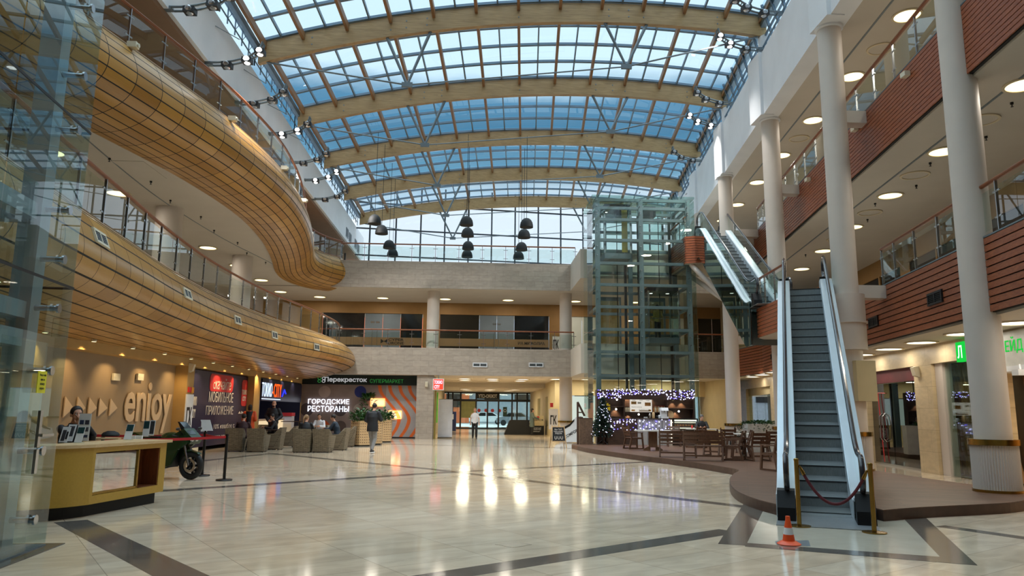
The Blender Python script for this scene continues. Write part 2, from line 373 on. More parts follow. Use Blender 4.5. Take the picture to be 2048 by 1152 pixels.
# ================================================================== THE BUILDING
Z2B, Z2T, Z3B, Z3T, Z4B = 3.55, 5.08, 8.5, 10.06, 12.65
FW = 42.0                                                    # far wall face
E2 = lambda y: min(9.85 + (y-13)*.19, 14.35)                  # edge of the right-hand galleries in plan
E3 = lambda y: 9.87 + (y-13)*.155
F3 = lambda y: 9.85 + (y-19)*.118                            # roof fascia over the columns
WR = lambda y: 12.55 + (y-19.5)*.14                          # shop wall under the right-hand gallery
YS = [-14 + 2*i for i in range(34)]
# --- floor
floor = struct(MB().box((-24, -14, -.2), (30, 75, 0)).build('floor', M['floor'], smooth=0))
ZN = [0]
def inlay(name, px, mat, z=.002):
    o = MB().prism([tuple(PZ(x, y, 0).xy) for x, y in px], .0002, z).build(name, mat, smooth=0); return struct(o)
def strip(name, a, b, w, mat, ext=(0, 0), z=.002):
    ZN[0] += 1; z = .0012+.0001*ZN[0]; a, b = V(PZ(*a).xy), V(PZ(*b).xy); d = (b-a).normalized(); a = a - d*ext[0]; b = b + d*ext[1]; n = V((-d.y, d.x))*w/2
    return struct(MB().prism([tuple(a+n), tuple(b+n), tuple(b-n), tuple(a-n)], .0002, z).build(name, mat, smooth=0))
strip('trim_1', (155, 1049), (362, 1152), .42, M['band'], (.4, 4))
strip('trim_2', (885, 1152), (1451, 1063), .36, M['band'], (5, .1))
strip('trim_3', (542, 907), (860, 938), .34, M['band'], (0, 0)); strip('trim_4', (860, 938), (1485, 1013), .30, M['band'], (0, .2))
strip('trim_5', (380, 978), (870, 946), .34, M['band'], (3, .2)); strip('trim_6', (870, 946), (1291, 924), .34, M['band'], (0, .3))
strip('trim_7', (330, 930), (542, 907), .3, M['band'], (3, 0)); strip('trim_8', (1880, 1052), (2048, 1076), .24, M['band'], (0, 3))
strip('trim_9', (690, 886), (1160, 897), .3, M['band'], (1, 0))
inlay('trim_10', [(1436, 1088), (1492, 1091), (1527, 1020), (1487, 1008)], M['band'], .0025)
inlay('trim_11', [(1491, 1086), (1490, 1093), (1955, 1131), (1880, 1114)], M['band'], .003)
inlay('trim_12', [(1880, 1114), (1955, 1131), (1850, 1034), (1806, 1036)], M['band'], .0025)
inlay('trim_13', [(1492, 1088), (1527, 1020), (1806, 1036), (1882, 1115)], M['cream'], .002)
# --- left-hand gallery plan paths (the handrail lines)
P3 = resample(spline([(-14.6,-9,0),(-12.2,3,0),(-10.6,9.5,0),(-9.3,14.2,0),(-8.3,18.6,0),(-7.65,22,0),(-7.35,26,0),(-7.6,30,0),(-8.25,34,0),(-8.95,37.4,0),(-9.1,39.5,0),(-8.7,41.2,0),(-8.0,42.4,0)]), .35)
P2 = resample(spline([(-6.2,-9,0),(-6.4,3,0),(-6.9,9,0),(-7.55,13.8,0),(-7.9,16.5,0),(-8.3,19.6,0),(-8.65,24.5,0),(-8.5,30.2,0),(-7.95,35,0),(-7.7,38.5,0),(-7.7,40.6,0),(-7.9,42.4,0)]), .35)
def bulge(name, path, prof, mat, z):
    def pf(i):
        k = out_k(path[i].y); return [(a*k if a > 0 else a, b) for a, b in prof]
    o = MB().sweep([(p.x, p.y, z) for p in path], pf, closed=False, uv=True).build(name, mat, smooth=60); return o
def ell(pts, k=5):
    return [(p.x, p.y) for p in spline([(a, b, 0) for a, b in pts], k)]
pr3 = ell([(-.08,.20),(.02,.17),(.2,.02),(.40,-.32),(.50,-.7),(.43,-1.05),(.17,-1.36),(-.28,-1.58),(-.8,-1.68),(-1.35,-1.66)])
pr2 = ell([(-.08,.20),(.02,.17),(.22,.02),(.44,-.32),(.55,-.72),(.48,-1.08),(.2,-1.36),(-.35,-1.6),(-1.1,-1.76),(-2.3,-1.88)])
out_k = lambda y: 1.0
b3 = bulge('balcony_cladding', P3, pr3, M['clad3'], Z3T); tag(b3, 'swelling oak-clad balcony front of the top gallery, long planks with dark joints', 'balcony cladding')
out_k = lambda y: 1.0 + max(0, min(1, (y-30)/7))*.75
b2 = bulge('balcony_cladding', P2, pr2, M['clad2'], Z2T); tag(b2, 'swelling oak-clad balcony front of the lower gallery, squarish panels with air grilles', 'balcony cladding')
for b_, pth, z in ((b3, P3, Z3T), (b2, P2, Z2T)): MB().sweep([(p.x, p.y, z) for p in pth], [(-.12,.19), (.055,.165), (.06,.185), (-.12,.215)]).build('pale_rim', M['rim'], b_, 40)
# slabs behind the cladding
def slabpoly(path, xo, o=.12):
    path = [p for p in path if p.y < 42.0]; return [(p.x-o, p.y) for p in path] + [(xo, 42.1), (xo, path[0].y)]
struct(MB().prism(slabpoly(P3, -17, .75), Z3B, Z3T-.2).prism(slabpoly(P3, -17), Z3T-.2, Z3T).build('ceiling_left_middle', M['ceil'], smooth=0))
struct(MB().prism(slabpoly(P2, -17, 1.3), 3.64, Z2T-.2).prism(slabpoly(P2, -17), Z2T-.2, Z2T).build('ceiling_left_ground', M['ceil'], smooth=0))
struct(MB().box((-17, -14, 12.2), (-8.75, 54, 12.5)).build('ceiling_left_top', M['brownceil'], smooth=0))
# --- left ground wall at x=-10 with recesses
XL = -10.0
yA0, yA1 = 17.6, PX(371, 800, XL).y; yB0, yB1 = PX(385, 800, XL).y, PX(507, 800, XL).y; yC0, yC1 = PX(519, 800, XL).y, 42.9
w = MB()
for a, b in ((-14, yA0), (yA1, yB0), (yB1, yC0), (yC1, 43.5)): w.box((XL-.6, a, 0), (XL, b, 3.02))
w.box((XL-.6, -14, 3.02), (XL, 43.5, 3.62))
struct(w.build('wall_left', M['ochre'], smooth=0))
w = MB().box((XL-.7, yA0-.1, 0), (XL-.42, yA1+.1, 3.1)); struct(w.build('wall_left_recess', M['taupe'], smooth=0))
struct(MB().box((-17.2, -14, Z2T), (-16.9, 54, 12.3)).build('wall_left_upper', M['umber'], smooth=0))
sh = MB()
for z0, z1 in ((Z2T+.02, 7.6), (Z3T+.02, 11.8)):
    for a, b in ((2, 9), (10, 17), (18, 25), (26, 33), (34, 41)): sh.box((-16.9, a, z0), (-16.84, b, z1))
struct(sh.build('window_1', M['darkglass'], smooth=0))
for y, z0, z1, r in ((17.6, Z2T, Z3B, .45), (25.7, Z2T, Z3B, .45), (33.9, Z2T, Z3B, .45)):
    tag(MB().cyl((-10.9, y, z0), (-10.9, y, z1), r, n=32).build('column', M['column']), f"{ {17.6:'first',25.7:'second',33.9:'third'}[y]} plain round column from the glass lift standing on the lower oak-fronted gallery", 'column')
# left roof fascia with its sloped eave
o = MB().box((-9.3, -14, 12.35), (-8.62, 54, 14.15)).build('wall_left_roof', M['white'], smooth=0); struct(o)
# --- far wall
struct(MB().box((-10.6, 43.2, 0), (-3.3, 43.5, 3.6)).box((-3.4, 42.15, 0), (-2.45, 44.2, 3.56)).box((-10, 43.18, 3.0), (-3.4, 43.2, 3.56)).build('wall_far_ground', M['stone'], smooth=0))
struct(MB().box((-17, FW+.12, Z2B), (22, 54, Z2T)).box((5.3, 37.8, Z2B), (11.2, FW-.01, Z2T)).build('ceiling_far_ground', M['ceil'], smooth=0))
struct(MB().box((-10.0, FW, Z2B), (14.6, FW+.12, Z2T)).build('wall_far_lower_band', M['stone'], smooth=0))
struct(MB().box((-17, FW+.12, Z3B), (22, 56, Z3T)).box((5.3, 37.8, Z3B), (11.2, FW-.01, Z3T)).build('ceiling_far_middle', M['ceil'], smooth=0))
struct(MB().box((-9.1, FW, Z3B), (14.6, FW+.12, Z3T)).build('wall_far_upper_band', M['stone'], smooth=0))
for x, z0, z1, l in ((-2.65, Z2T, Z3B, 'round column behind the far gallery rail, between the two dark shop fronts'), (5.15, Z2T, Z3B, 'round column behind the far gallery rail, beside the glass lift tower')):
    tag(MB().cyl((x, 43.1, z0), (x, 43.1, z1), .36, n=32).build('column', M['column']), l, 'column')
c = thing('column', 'round column with brass collar on the ground floor, behind the chalk sign', 'column', (5.15, 43.1, 0))
MB().cyl((0,0,0), (0,0,Z2B), .37, n=32).build('shaft', M['column'], c); MB().lathe((0,0,.98), [(.38,0),(.46,0),(.46,.1),(.38,.1)], 32).build('collar', M['brass'], c)
# far first-floor shop fronts at y=47.8
YF = 47.8
X = lambda px, y=YF, py=640: PY(px, py, y).x
w = MB(); w.box((-17, YF, 7.75), (16, YF+.3, Z3B))
for a, b in ((-17, X(643)), (X(846), X(880)), (X(1099), X(1136)), (X(1192), X(1396)), (X(1452), 16)): w.box((a, YF, Z2T), (b, YF+.3, 7.75))
struct(w.build('wall_far_shops', M['umber'], smooth=0))
def shopfront(x0, x1, cols, label, z0=Z2T, z1=7.75, y=YF+.08, film=True, door=None, texts=()):
    t = thing('storefront', label, 'shop front', ((x0+x1)/2, y, z0)); ox = (x0+x1)/2
    n = len(cols)
    for i, (f0, f1, mat) in enumerate(cols):
        a, b = x0+(x1-x0)*f0, x0+(x1-x0)*f1
        MB().box((a-ox+.015, 0, 0), (b-ox-.015, .04, z1-z0)).build('glass_panel', mat, t, 0)
    if film: MB().box((x0-ox, -.012, .62), (x1-ox, -.003, 1.12)).build('privacy_film', M['film'], t, 0)
    for f in (door or ()):
        xx = x0+(x1-x0)*f-ox
        MB().tube([(xx, -.03, .55), (xx, -.08, .6), (xx, -.08, 1.5), (xx, -.03, 1.55)], .015).build('door_handle', M['chrome'], t)
        MB().box((xx-.12, -.02, 2.05), (xx+.12, 0, 2.15)).build('door_clamp', M['chrome'], t)
    for s, f, zc, ww, hh, m in texts:
        text(s, (x0+(x1-x0)*f-ox, -.013, zc), (1,0,0), (0,0,1), ww, hh, m, 'lettering', t, .004, .02)
    return t
M['film'] = pbr('tan_privacy_film', (150,118,84), .5, 0, .04, 2); M['greyglass'] = pbr('frosted_grey_glass', (120,132,142), .2, 0, .1, .6, .6); M['paleglass'] = pbr('lit_white_panel', (205,210,200), .4, 0, .05, 1)
M['darkglass2'] = pbr('dark_tinted_glass', (42,40,36), .1, 0, .25, .5, .6)
shopfront(X(645), X(845), [(0,.42,M['darkglass']),(.42,.6,M['greyglass']),(.6,.78,M['greyglass']),(.78,1,M['darkglass'])], 'dark glass shop front with drone lettering on the far gallery', door=(.5,.55), texts=[('CYPER', .74, .98, 1.0, .17, M['dark']), ('DRONE', .74, .76, 1.0, .17, M['dark']), ('▶◀', .62, .87, .42, .3, M['dark'])])
shopfront(X(880), X(1098), [(0,.36,M['darkglass2']),(.36,.52,M['greyglass']),(.52,.68,M['greyglass']),(.68,1,M['darkglass'])], 'grey glass shop front with micro lettering on the far gallery', door=(.5,.54), texts=[('ИА MICROЛИА', .84, .87, 1.75, .2, M['dark'])])
shopfront(X(1136), X(1192), [(0,.5,M['paleglass']),(.5,1,M['paleglass'])], 'pale lit shop front on the far gallery beside the lift tower', film=False)
shopfront(X(1396), X(1452), [(0,.5,M['darkglass2']),(.5,1,M['darkglass2'])], 'murky glass shop front on the far gallery, past the lift tower', film=False)
t = tag(MB().box((X(1105,46.9), 46.9, Z2T+.1), (X(1119,46.9), 46.93, Z2T+1.25)).build('sign_board', M['paper']), 'white standing notice with black letters on the far gallery', 'sign')
text('ГК', (X(1112,46.9), 46.895, Z2T+.75), (1,0,0), (0,0,1), .35, .6, M['dark'], 'lettering', t, .004, .03)
# far first floor right of the lift, side walls closing the galleries
struct(MB().box((14.35, 42, 0), (14.6, 47.9, Z2B)).box((16, 42, Z2T), (16.3, 54, Z3B)).build('wall_far_corner', M['beige'], smooth=0))
# --- entrance corridor under the far gallery
struct(MB().box((-12, 53, 3.25), (16, 75, 3.56)).build('ceiling_entrance', M['ceil'], smooth=0))
struct(MB().box((-3.3, 44.2, 0), (-2.95, 68.2, 3.56)).build('wall_entrance_left', M['beige'], smooth=0))
w = MB()
for a, b in ((46.62, 51), (52.6, 57), (59.6, 68.2)): w.box((4.85, a, .6), (5.15, b, 2.6))
w.box((4.85, 46.62, 2.6), (5.15, 53, 3.56)).box((4.85, 53, 2.6), (5.15, 68.2, 3.26)).box((4.85, 46.62, 0), (5.15, 68.2, .6)).box((5.55, 46.3, 0), (14.4, 46.6, 1.0)).box((5.55, 46.3, 2.6), (14.4, 46.6, 3.56)).box((4.85, 46.3, 0), (5.55, 46.6, 3.56))
for a in (9.0, 12.2): w.box((a, 46.3, 1.0), (a+.5, 46.6, 2.6))
struct(w.build('wall_entrance_right', M['beige'], smooth=0))
for i, (a, b) in enumerate(((51, 52.6), (57, 59.6))):
    struct(MB().box((4.98, a, .6), (5.02, b, 2.6)).build('window_2' if i else 'window_3', M['winglass'], smooth=0))
struct(MB().box((5.55, 46.42, 1.0), (9, 46.48, 2.55)).box((9.5, 46.42, 1.0), (12.2, 46.48, 2.55)).build('window_4', M['litwhite'] if 'litwhite' in M else emi('lit_white_window', (226,240,226), .85), smooth=0))
# glazed entrance with sliding doors at y=68
YD = 68.0
XD = lambda px: PY(px, 820, YD).x
doorx = [XD(p) for p in (905, 921, 952, 975, 997, 1024, 1034, 1054, 1075)]
f = MB()
for x in (XD(896),)+tuple(doorx): f.box((x-.07, YD-.06, 0), (x+.07, YD+.06, 3.25))
f.box((XD(885), YD-.1, 2.42), (XD(1085), YD+.1, 2.62)).box((XD(885), YD-.06, 3.15), (XD(1085), YD+.06, 3.3)).box((XD(885), YD-.05, 0), (XD(1085), YD+.05, .08))
struct(f.build('door_1', M['dark'], smooth=0))
struct(MB().box((XD(885), YD-.01, .08), (XD(1085), YD+.01, 3.2)).build('window_5', M['glass'], smooth=0))
struct(MB().box((XD(921)+.07, YD-.12, .95), (XD(952)-.07, YD-.08, 2.42)).build('trim_14', pbr('olive_panel', (170,172,112), .5), smooth=0))
for i, px in enumerate((958, 972, 985, 999)):
    tag(MB().lathe((PY(px, 820, YD-.03).x, YD-.03, 1.62), [(.001,-.004),(.17,-.004),(.17,.004),(.001,.004)], 6, (0,1,0)).build('door_decal', M['redsign']), f'red leaf-shaped sticker on the entrance door glass, {ORD[i]} from the olive panel', 'sticker', 'red door stickers')
t = tag(MB().box((XD(1006), YD-.04, 1.1), (XD(1014), YD-.02, 1.95)).build('door_poster', pbr('green_poster', (22,66,50), .4)), 'dark green poster with a round mark on the entrance door glass', 'poster')
MB().lathe((XD(1010), YD-.045, 1.62), [(.10,-.004),(.13,-.004),(.13,.004),(.10,.004)], 20, (0,1,0)).build('emblem', M['paper'], t)
t = tag(MB().box((XD(953), YD-.09, 2.66), (XD(997), YD-.06, 3.16)).build('transom_sign', M['dark']), 'dark transom sign with mirrored pale lettering over the entrance doors', 'sign')
text('TOKИO-CITY', ((XD(953)+XD(997))/2, YD-.09, 2.92), (1,0,0), (0,0,1), 1.7, .34, M['paper'], 'lettering', t, .01, .03, mirror=True)
# outside: snowy street, facades, parked cars
struct(MB().box((-40, 68.4, -.25), (40, 110, -.05)).build('floor_outside', pbr('snowy_street', (214,218,224), .8, 0, .12, .5), smooth=0))
o = MB().box((-30, 98, 0), (-1.0, 101, 14)); o.cur = 1
for k in range(5): o.box((-20+k*4, 97.9, 2), (-18+k*4, 98, 4))
tag(o.build('building', [pbr('orange_facade', (214,112,66), .7), M['dark']], smooth=0), 'orange building across the street seen through the entrance glass', 'building')
o = MB().box((-1.0, 99, 0), (30, 102, 14)); o.cur = 1
for k in range(5):
    for j in range(2): o.box((1+k*4, 98.9, 3+j*5), (3+k*4, 99, 5+j*5))
tag(o.build('building', [pbr('grey_facade', (156,164,174), .7), M['dark']], smooth=0), 'grey building across the street beside the orange one', 'building')
def car(x, y, mat, label):
    t = thing('car', label, 'car', (x, y, -.05))
    side = [(-2.1,.35),(-2.15,.75),(-1.9,.9),(-1.35,1.0),(-.8,1.48),(.75,1.5),(1.5,1.05),(2.05,.95),(2.15,.6),(2.1,.35)]
    MB().slab([(a, -.85, b) for a, b in side], (0, 1.7, 0)).build('body', mat, t, 30)
    MB().slab([(-1.2, -.87, 1.02), (-.75, -.87, 1.4), (-.1, -.87, 1.42), (-.1, -.87, 1.02)], (0, .03, 0)).slab([(0, -.87, 1.02), (0, -.87, 1.42), (.7, -.87, 1.42), (1.25, -.87, 1.04)], (0, .03, 0)).build('side_window', M['darkglass'], t, 0)
    for a in (-1.35, 1.35): MB().cyl((a, -.9, .32), (a, -.68, .32), .32, n=20).build('wheel', M['rubber'], t)
car(1.2, 92, pbr('white_car_paint', (220,222,226), .25), 'white car parked in the snow outside the entrance doors')
car(4.4, 86, pbr('silver_car_paint', (150,156,166), .25, .4), 'silver car parked outside nearer the entrance glass')
# --- the big end window over the far gallery
WL, WRr = V((-8.6, 50.4, 0)), V((14.5, 53.6, 0))
wd = (WRr-WL).normalized(); wlen = (WRr-WL).length
def wp(t, z): p = WL + wd*t; return V((p.x, p.y, z))
f = MB()
for px in (700, 745, 795, 843, 890, 937, 983, 1030, 1077, 1123, 1169, 1216, 1262, 1309):
    q = PY(px, 480, 50.4); k = 51.9/50.4; t_ = (q.x*k - WL.x)/wd.x
    f.bar(wp(t_, Z3T), wp(t_, 17.2), .1, .14)
for z in (Z3T+.1, 12.15, 14.05, 15.9): f.bar(wp(0, z), wp(wlen, z), .1, .09)
struct(f.build('window_6', pbr('window_mullions', (66,74,84), .5, .2), smooth=0))
struct(MB().quad(wp(0, Z3T), wp(wlen, Z3T), wp(wlen, 17.4), wp(0, 17.4)).build('window_7', M['winglass'], smooth=0))
# --- right-hand side
YE = [y for y in YS if y <= 42]+[42.0]
def ribbon(fn, ys, off, z0, z1, xo, name, mat):
    poly = [(fn(y)+off, y) for y in ys] + [(xo, ys[-1]), (xo, ys[0])]
    return struct(MB().prism(poly, z0, z1).build(name, mat, smooth=0))
ribbon(E2, YE, .1, Z2B, Z2T, 24, 'ceiling_right_ground', M['ceil'])
ribbon(E3, YE, .1, Z3B, Z3T, 24, 'ceiling_right_middle', M['ceil'])
YR = [y for y in YS if y <= 54]
ribbon(F3, YR, .5, Z4B, Z4B+.25, 24, 'ceiling_right_top', M['ceil'])
poly = [(F3(y)-.12, y) for y in YR] + [(F3(y)+.5, y) for y in YR[::-1]]
struct(MB().prism(poly, Z4B, 15.05).build('wall_right_roof', M['white'], smooth=0))
def boards(name, fn, ys, z0, z1, n, label, parent=None):
    t = thing(name, label, 'wood cladding')
    pth = [(fn(y), y, 0) for y in ys]; h = (z1-z0)/n; b = MB()
    for k in range(n): b.sweep(pth, [(-.0, z0+k*h+h*.09), (-.03, z0+k*h+h*.09), (-.03, z0+(k+1)*h-h*.09), (0, z0+(k+1)*h-h*.09)])
    b.build('boards', M['redwood'], t, 0)
    MB().sweep(pth, [(.09, z0), (.02, z0), (.02, z1), (.09, z1)]).build('backing', M['blackm'], t, 0)
    MB().sweep(pth, [(.1, z1), (-.035, z1), (-.035, z1+.03), (.1, z1+.03)]).build('top_edge', M['steel'], t, 0)
    return t
y2 = [4 + .5*i for i in range(77)]
cl2 = boards('gallery_cladding', E2, [y for y in y2 if y <= 42], Z2B+.05, Z2T, 10, 'red-brown boarded front of the first gallery above the shops, dark gaps between boards')
cl3 = boards('gallery_cladding', E3, [y for y in y2 if y <= 36.2], Z3B+.05, Z3T, 14, 'red-brown boarded front of the top gallery under the skylight')
# shop wall under the gallery
w = MB()
def wseg(y0, y1, z0, z1, th=.45, off=0):
    w.prism([(WR(y0)+off, y0), (WR(y1)+off, y1), (WR(y1)+off+th, y1), (WR(y0)+off+th, y0)], z0, z1)
wseg(4, 46.4, 3.02, Z2B+.02)
for a, b in ((4, 9.4), (17.0, 17.2), (20.1, 21.2), (24.9, 25.8), (30.4, 31.6), (36.4, 37.8), (43.4, 46.4)): wseg(a, b, 0, 3.03)
struct(w.build('wall_right', M['sidestone'], smooth=0))
struct(MB().box((17.5, 2, 0), (17.8, 48, Z2B)).box((12.5, 3.6, 0), (17.8, 4, Z2B)).build('wall_right_back', pbr('dim_interior', (88,84,76), .7), smooth=0))
# walls behind the upper right galleries
def back(fn, z0, z1, name, glassname, hz):
    ys = list(range(2, 44, 6)); p = [(fn(y), y, 0) for y in ys]
    struct(MB().sweep(p, [(.25, hz), (0, hz), (0, z1), (.25, z1)]).build(name, M['umber'], smooth=0))
    struct(MB().sweep(p, [(.25, z0), (.06, z0), (.06, hz), (.25, hz)]).build(glassname, M['darkglass'], smooth=0))
    g = MB()
    for i, y in enumerate(range(2, 43, 3)): g.box((fn(y)-.02, y-(.35 if i % 2 else .05), z0), (fn(y)+.2, y+(.35 if i % 2 else .05), hz))
    struct(g.build(name+'_piers', M['umber'], smooth=0))
B2 = lambda y: E2(y)+4.6
B3 = lambda y: E3(y)+5.6
back(B2, Z2T, Z3B, 'wall_right_middle', 'window_8', 7.75)
back(B3, Z3T, Z4B, 'wall_right_top', 'window_9', 11.9)
struct(MB().box((-24, -14.3, 0), (30, -14, 18)).box((24, -14, 0), (24.3, 56, 18)).box((-24.3, -14, 0), (-24, 75, 14)).build('wall_near', M['beige'], smooth=0))
struct(MB().box((-24, -14, 12.5), (-9.3, 56, 12.7)).build('ceiling_left_roof', M['white'], smooth=0))
# columns
def pillar(x, y, label, z0=.0, r=.325):
    t = thing('column', label, 'column', (x, y, 0))
    MB().lathe((0,0,0), [(r, 1.0), (r, Z4B)], 40).build('shaft', M['column'], t)
    b = MB(); n = 56; prof = []
    vs = [];
    for k in range(n*2): a = pi*k/n; q = r + (.085 if k % 2 else .065); vs.append((q*cos(a), q*sin(a)))
    b.prism(vs, z0, 1.06); b.build('fluted_base', M['column'], t, 0)
    MB().lathe((0,0,1.05), [(r+.01,0),(r+.115,0),(r+.115,.11),(r+.01,.11)], 48).build('collar', M['brass'], t)
    MB().lathe((0,0,z0), [(r+.03,0),(r+.105,0),(r+.105,.05),(r+.03,.05)], 48).build('foot_ring', M['brass'], t)
    MB().lathe((0,0,Z4B-.1), [(r,0),(r+.06,.02),(r+.06,.09),(r,.1)], 40).build('capital', M['white'], t)
    for zz, fn in ((Z2T-.32, E2), (Z3T-.32, E3)):
        xe = fn(y)
        if xe-x > .3: MB().box((r-.1, -.2, zz-.05), (xe-x, .2, zz+.3)).build('bracket', M['column'], t, 0)
    return t
CO = [(10.02, 14.15, 'tall round column with a fluted brass-collared base at the rounded platform end'),
      (9.98, 19.4, 'tall round column standing just behind the grey escalator'),
      (10.95, 26.2, 'tall round column between the two escalators'),
      (11.5, 33.0, 'tall round column behind the cafe tables, nearest the lift tower')]
pil = [pillar(x, y, l, .17, .325) for i, (x, y, l) in enumerate(CO)]
MB().lathe((0,0,3.3), [(.46,0),(.46,.72),(.5,.72),(.5,.76),(.46,.76),(.46,1.5),(.345,1.5)], 32).build('cladding_drum', M['column'], pil[1])
MB().box((-.1,-.5,1.95), (.42,.45,3.0)).build('service_box', M['beige'], pil[1], 0)
# pilasters and stubs that carry the roof beams
def chord(i): return V((-8.3, YLs[i], 14.15)), V((F3(YRs[i])+.25, YRs[i], 16.0))
YLs = [2, 8, 14, 20, 26, 32.1, 37.9, 43.9, 49.9]
YRs = [-2.3, 4.8, 11.9, 19.2, 26.2, 33.0, 40.0, 46.6, 53.2]
# ================================================================== ROOF
def arc(i, s, dz=0.0):
    a, b = chord(i); p = a.lerp(b, s); p.z += 4*1.07*s*(1-s) + dz; return p
BH = .78
for i in range(3, 9):
    lab = f"curved laminated timber roof beam with steel tie rods, {ORD[8-i]} in from the end window"
    t = thing('roof_beam', lab, 'roof beam', (0, 0, 0), 0)
    S = [k/32 for k in range(33)]
    d = (chord(i)[1]-chord(i)[0]); d.z = 0; d.normalize(); nn = V((-d.y, d.x, 0))*.11
    vs = []; fs = []
    for s in S:
        p = arc(i, s); vs += [p-nn, p+nn, p+nn+V((0,0,BH)), p-nn+V((0,0,BH))]
    for k in range(32):
        for j in range(4): fs.append((k*4+j, k*4+(j+1)%4, k*4+4+(j+1)%4, k*4+4+j))
    fs += [(0,3,2,1), (128,129,130,131)]
    MB().add(vs, fs).build('beam', M['glulam'], t, 20)
    n1, n2 = arc(i, .285), arc(i, .715); n1.z -= 2.0; n2.z -= 1.75
    n1 = V((n1.x, n1.y, n1.z)); ends = arc(i, .015), arc(i, .985)
    MB().tube([ends[0], n1], .035, 8).build('tie_rod', M['steel'], t); MB().tube([n1, n2], .028, 8).build('tie_rod', M['steel'], t); MB().tube([n2, ends[1]], .035, 8).build('tie_rod', M['steel'], t)
    for nd, s0 in ((n1, .285), (n2, .715)):
        for ds in (-.042, .042): MB().tube([nd, arc(i, s0+ds, .02)], [.05, .065], 8).build('strut', M['steel'], t)
        MB().box((nd.x-.2, nd.y-.05, nd.z-.09), (nd.x+.2, nd.y+.05, nd.z+.09)).build('node_plate', M['steel'], t, 0)
    b = MB()
    for s in (.1, .25, .28, .32, .5, .68, .72, .75, .9):
        for dz in (.25, .52): p = arc(i, s, dz) - nn*1.12; b.cyl(p, p + nn*.2, .028, n=8)
    b.build('bolts', M['steel'], t)
    p = chord(i)[1]
    if i >= 3:
        tag(MB().cyl((p.x+.12, p.y, 15.02), (p.x+.12, p.y, 16.0), .4, n=28).build('beam_post', M['white']), f"short white post on the roof fascia under the {ORD[8-i]} roof beam from the end window", 'post')
        q = p.x; MB2 = MB().box((F3(p.y)-.3, p.y-.55, Z4B-.03), (F3(p.y)+.2, p.y+.55, 15.1)).build('trim_%d' % (20+i), M['white'], smooth=0); struct(MB2)
NP = 12
for i in range(3, 8):
    t = thing('skylight_bay', f"glazed skylight bay with pine rafters and grey bars, {ORD[7-i]} back from the end window", 'skylight', (0, 0, 0))
    top = BH - .02
    def rp(s, f, dz=0):                     # a point of the bay: s across, f along from beam i to i+1
        a = arc(i, s, dz); b = arc(i+1, s, dz); return a.lerp(b, f)
    for k in range(NP+1):
        s = k/NP; s = min(max(s, .012), .988)
        MB().bar(rp(s, 0, top-.12), rp(s, 1, top-.12), .11, .26).build('rafter', M['purlin'], t, 0)
    g = MB()
    for k in range(NP): s = (k+.5)/NP; g.bar(rp(s, 0, top+.08), rp(s, 1, top+.08), .06, .13)
    g.build('glazing_bars', M['alu'], t, 0)
    for f in (.02, .26, .5, .74, .98):
        c_ = MB(); pts = [rp(k/24, f, top+.1) for k in range(25)]
        for k in range(24): c_.bar(pts[k], pts[k+1], .13, .1)
        c_.build('cross_bar', M['alu'], t, 0)
    c_ = MB(); vs = []; fs = []
    for k in range(25): vs += [rp(k/24, 0, top+.17), rp(k/24, 1, top+.17)]
    for k in range(24): fs.append((2*k, 2*k+2, 2*k+3, 2*k+1))
    c_.add(vs, fs).build('glass_sheet', M['roofglass'], t, 60)
    # eaves: steep side glazing down to the fascias, with a steel edge beam and a catwalk lattice on the left
    a0, a1 = rp(1, 0, top), rp(1, 1, top)
    MB().bar(a0+V((-.1,0,-.25)), a1+V((-.1,0,-.25)), .22, .3).build('edge_beam', M['steel'], t, 0)
    e0, e1 = V((F3(a0.y)+.42, a0.y, 15.06)), V((F3(a1.y)+.42, a1.y, 15.06))
    a0b, a1b = a0+V((-.35,0,.1)), a1+V((-.35,0,.1))
    MB().quad(a0b, a1b, e1, e0).build('eave_glass', M['roofglass'], t, 0)
    q = MB()
    for k in range(9): f = k/8; q.bar(a0b.lerp(a1b, f), e0.lerp(e1, f), .07, .09)
    q.bar(a0b.lerp(e0,.5), a1b.lerp(e1,.5), .06, .08); q.bar(e0+V((-.25,0,.03)), e1+V((-.25,0,.03)), .1, .12); q.bar(e0+V((-.35,0,.45)), e1+V((-.35,0,.45)), .05, .06)
    for k in range(6): f = (k+.5)/6; q.bar(e0.lerp(e1, f)+V((-.3,0,0)), e0.lerp(e1, f)+V((-.35,0,.5)), .04, .05)
    q.build('eave_bars', M['alu'], t, 0)
    b0, b1 = rp(0, 0, top), rp(0, 1, top); l0, l1 = V((-8.66, b0.y, 14.12)), V((-8.66, b1.y, 14.12))
    MB().quad(b0+V((.05,0,.1)), b1+V((.05,0,.1)), l1+V((-.5,0,.1)), l0+V((-.5,0,.1))).build('eave_glass', M['roofglass'], t, 0)
    q = MB(); q.bar(b0+V((0,0,-.2)), b1+V((0,0,-.2)), .16, .24)
    r0, r1 = V((-8.45, b0.y, 14.3)), V((-8.45, b1.y, 14.3))
    for dz in (0, .35, .75): q.bar(r0+V((0,0,dz)), r1+V((0,0,dz)), .035, .04)
    for k in range(9):
        f = k/8; p = r0.lerp(r1, f); q.bar(p+V((0,0,-.2)), p+V((0,0,.8)), .035, .04)
        if k < 8: q.bar(p, r0.lerp(r1, f+.125)+V((0,0,.75)), .022, .022)
    q.build('lattice', M['alu'], t, 0)
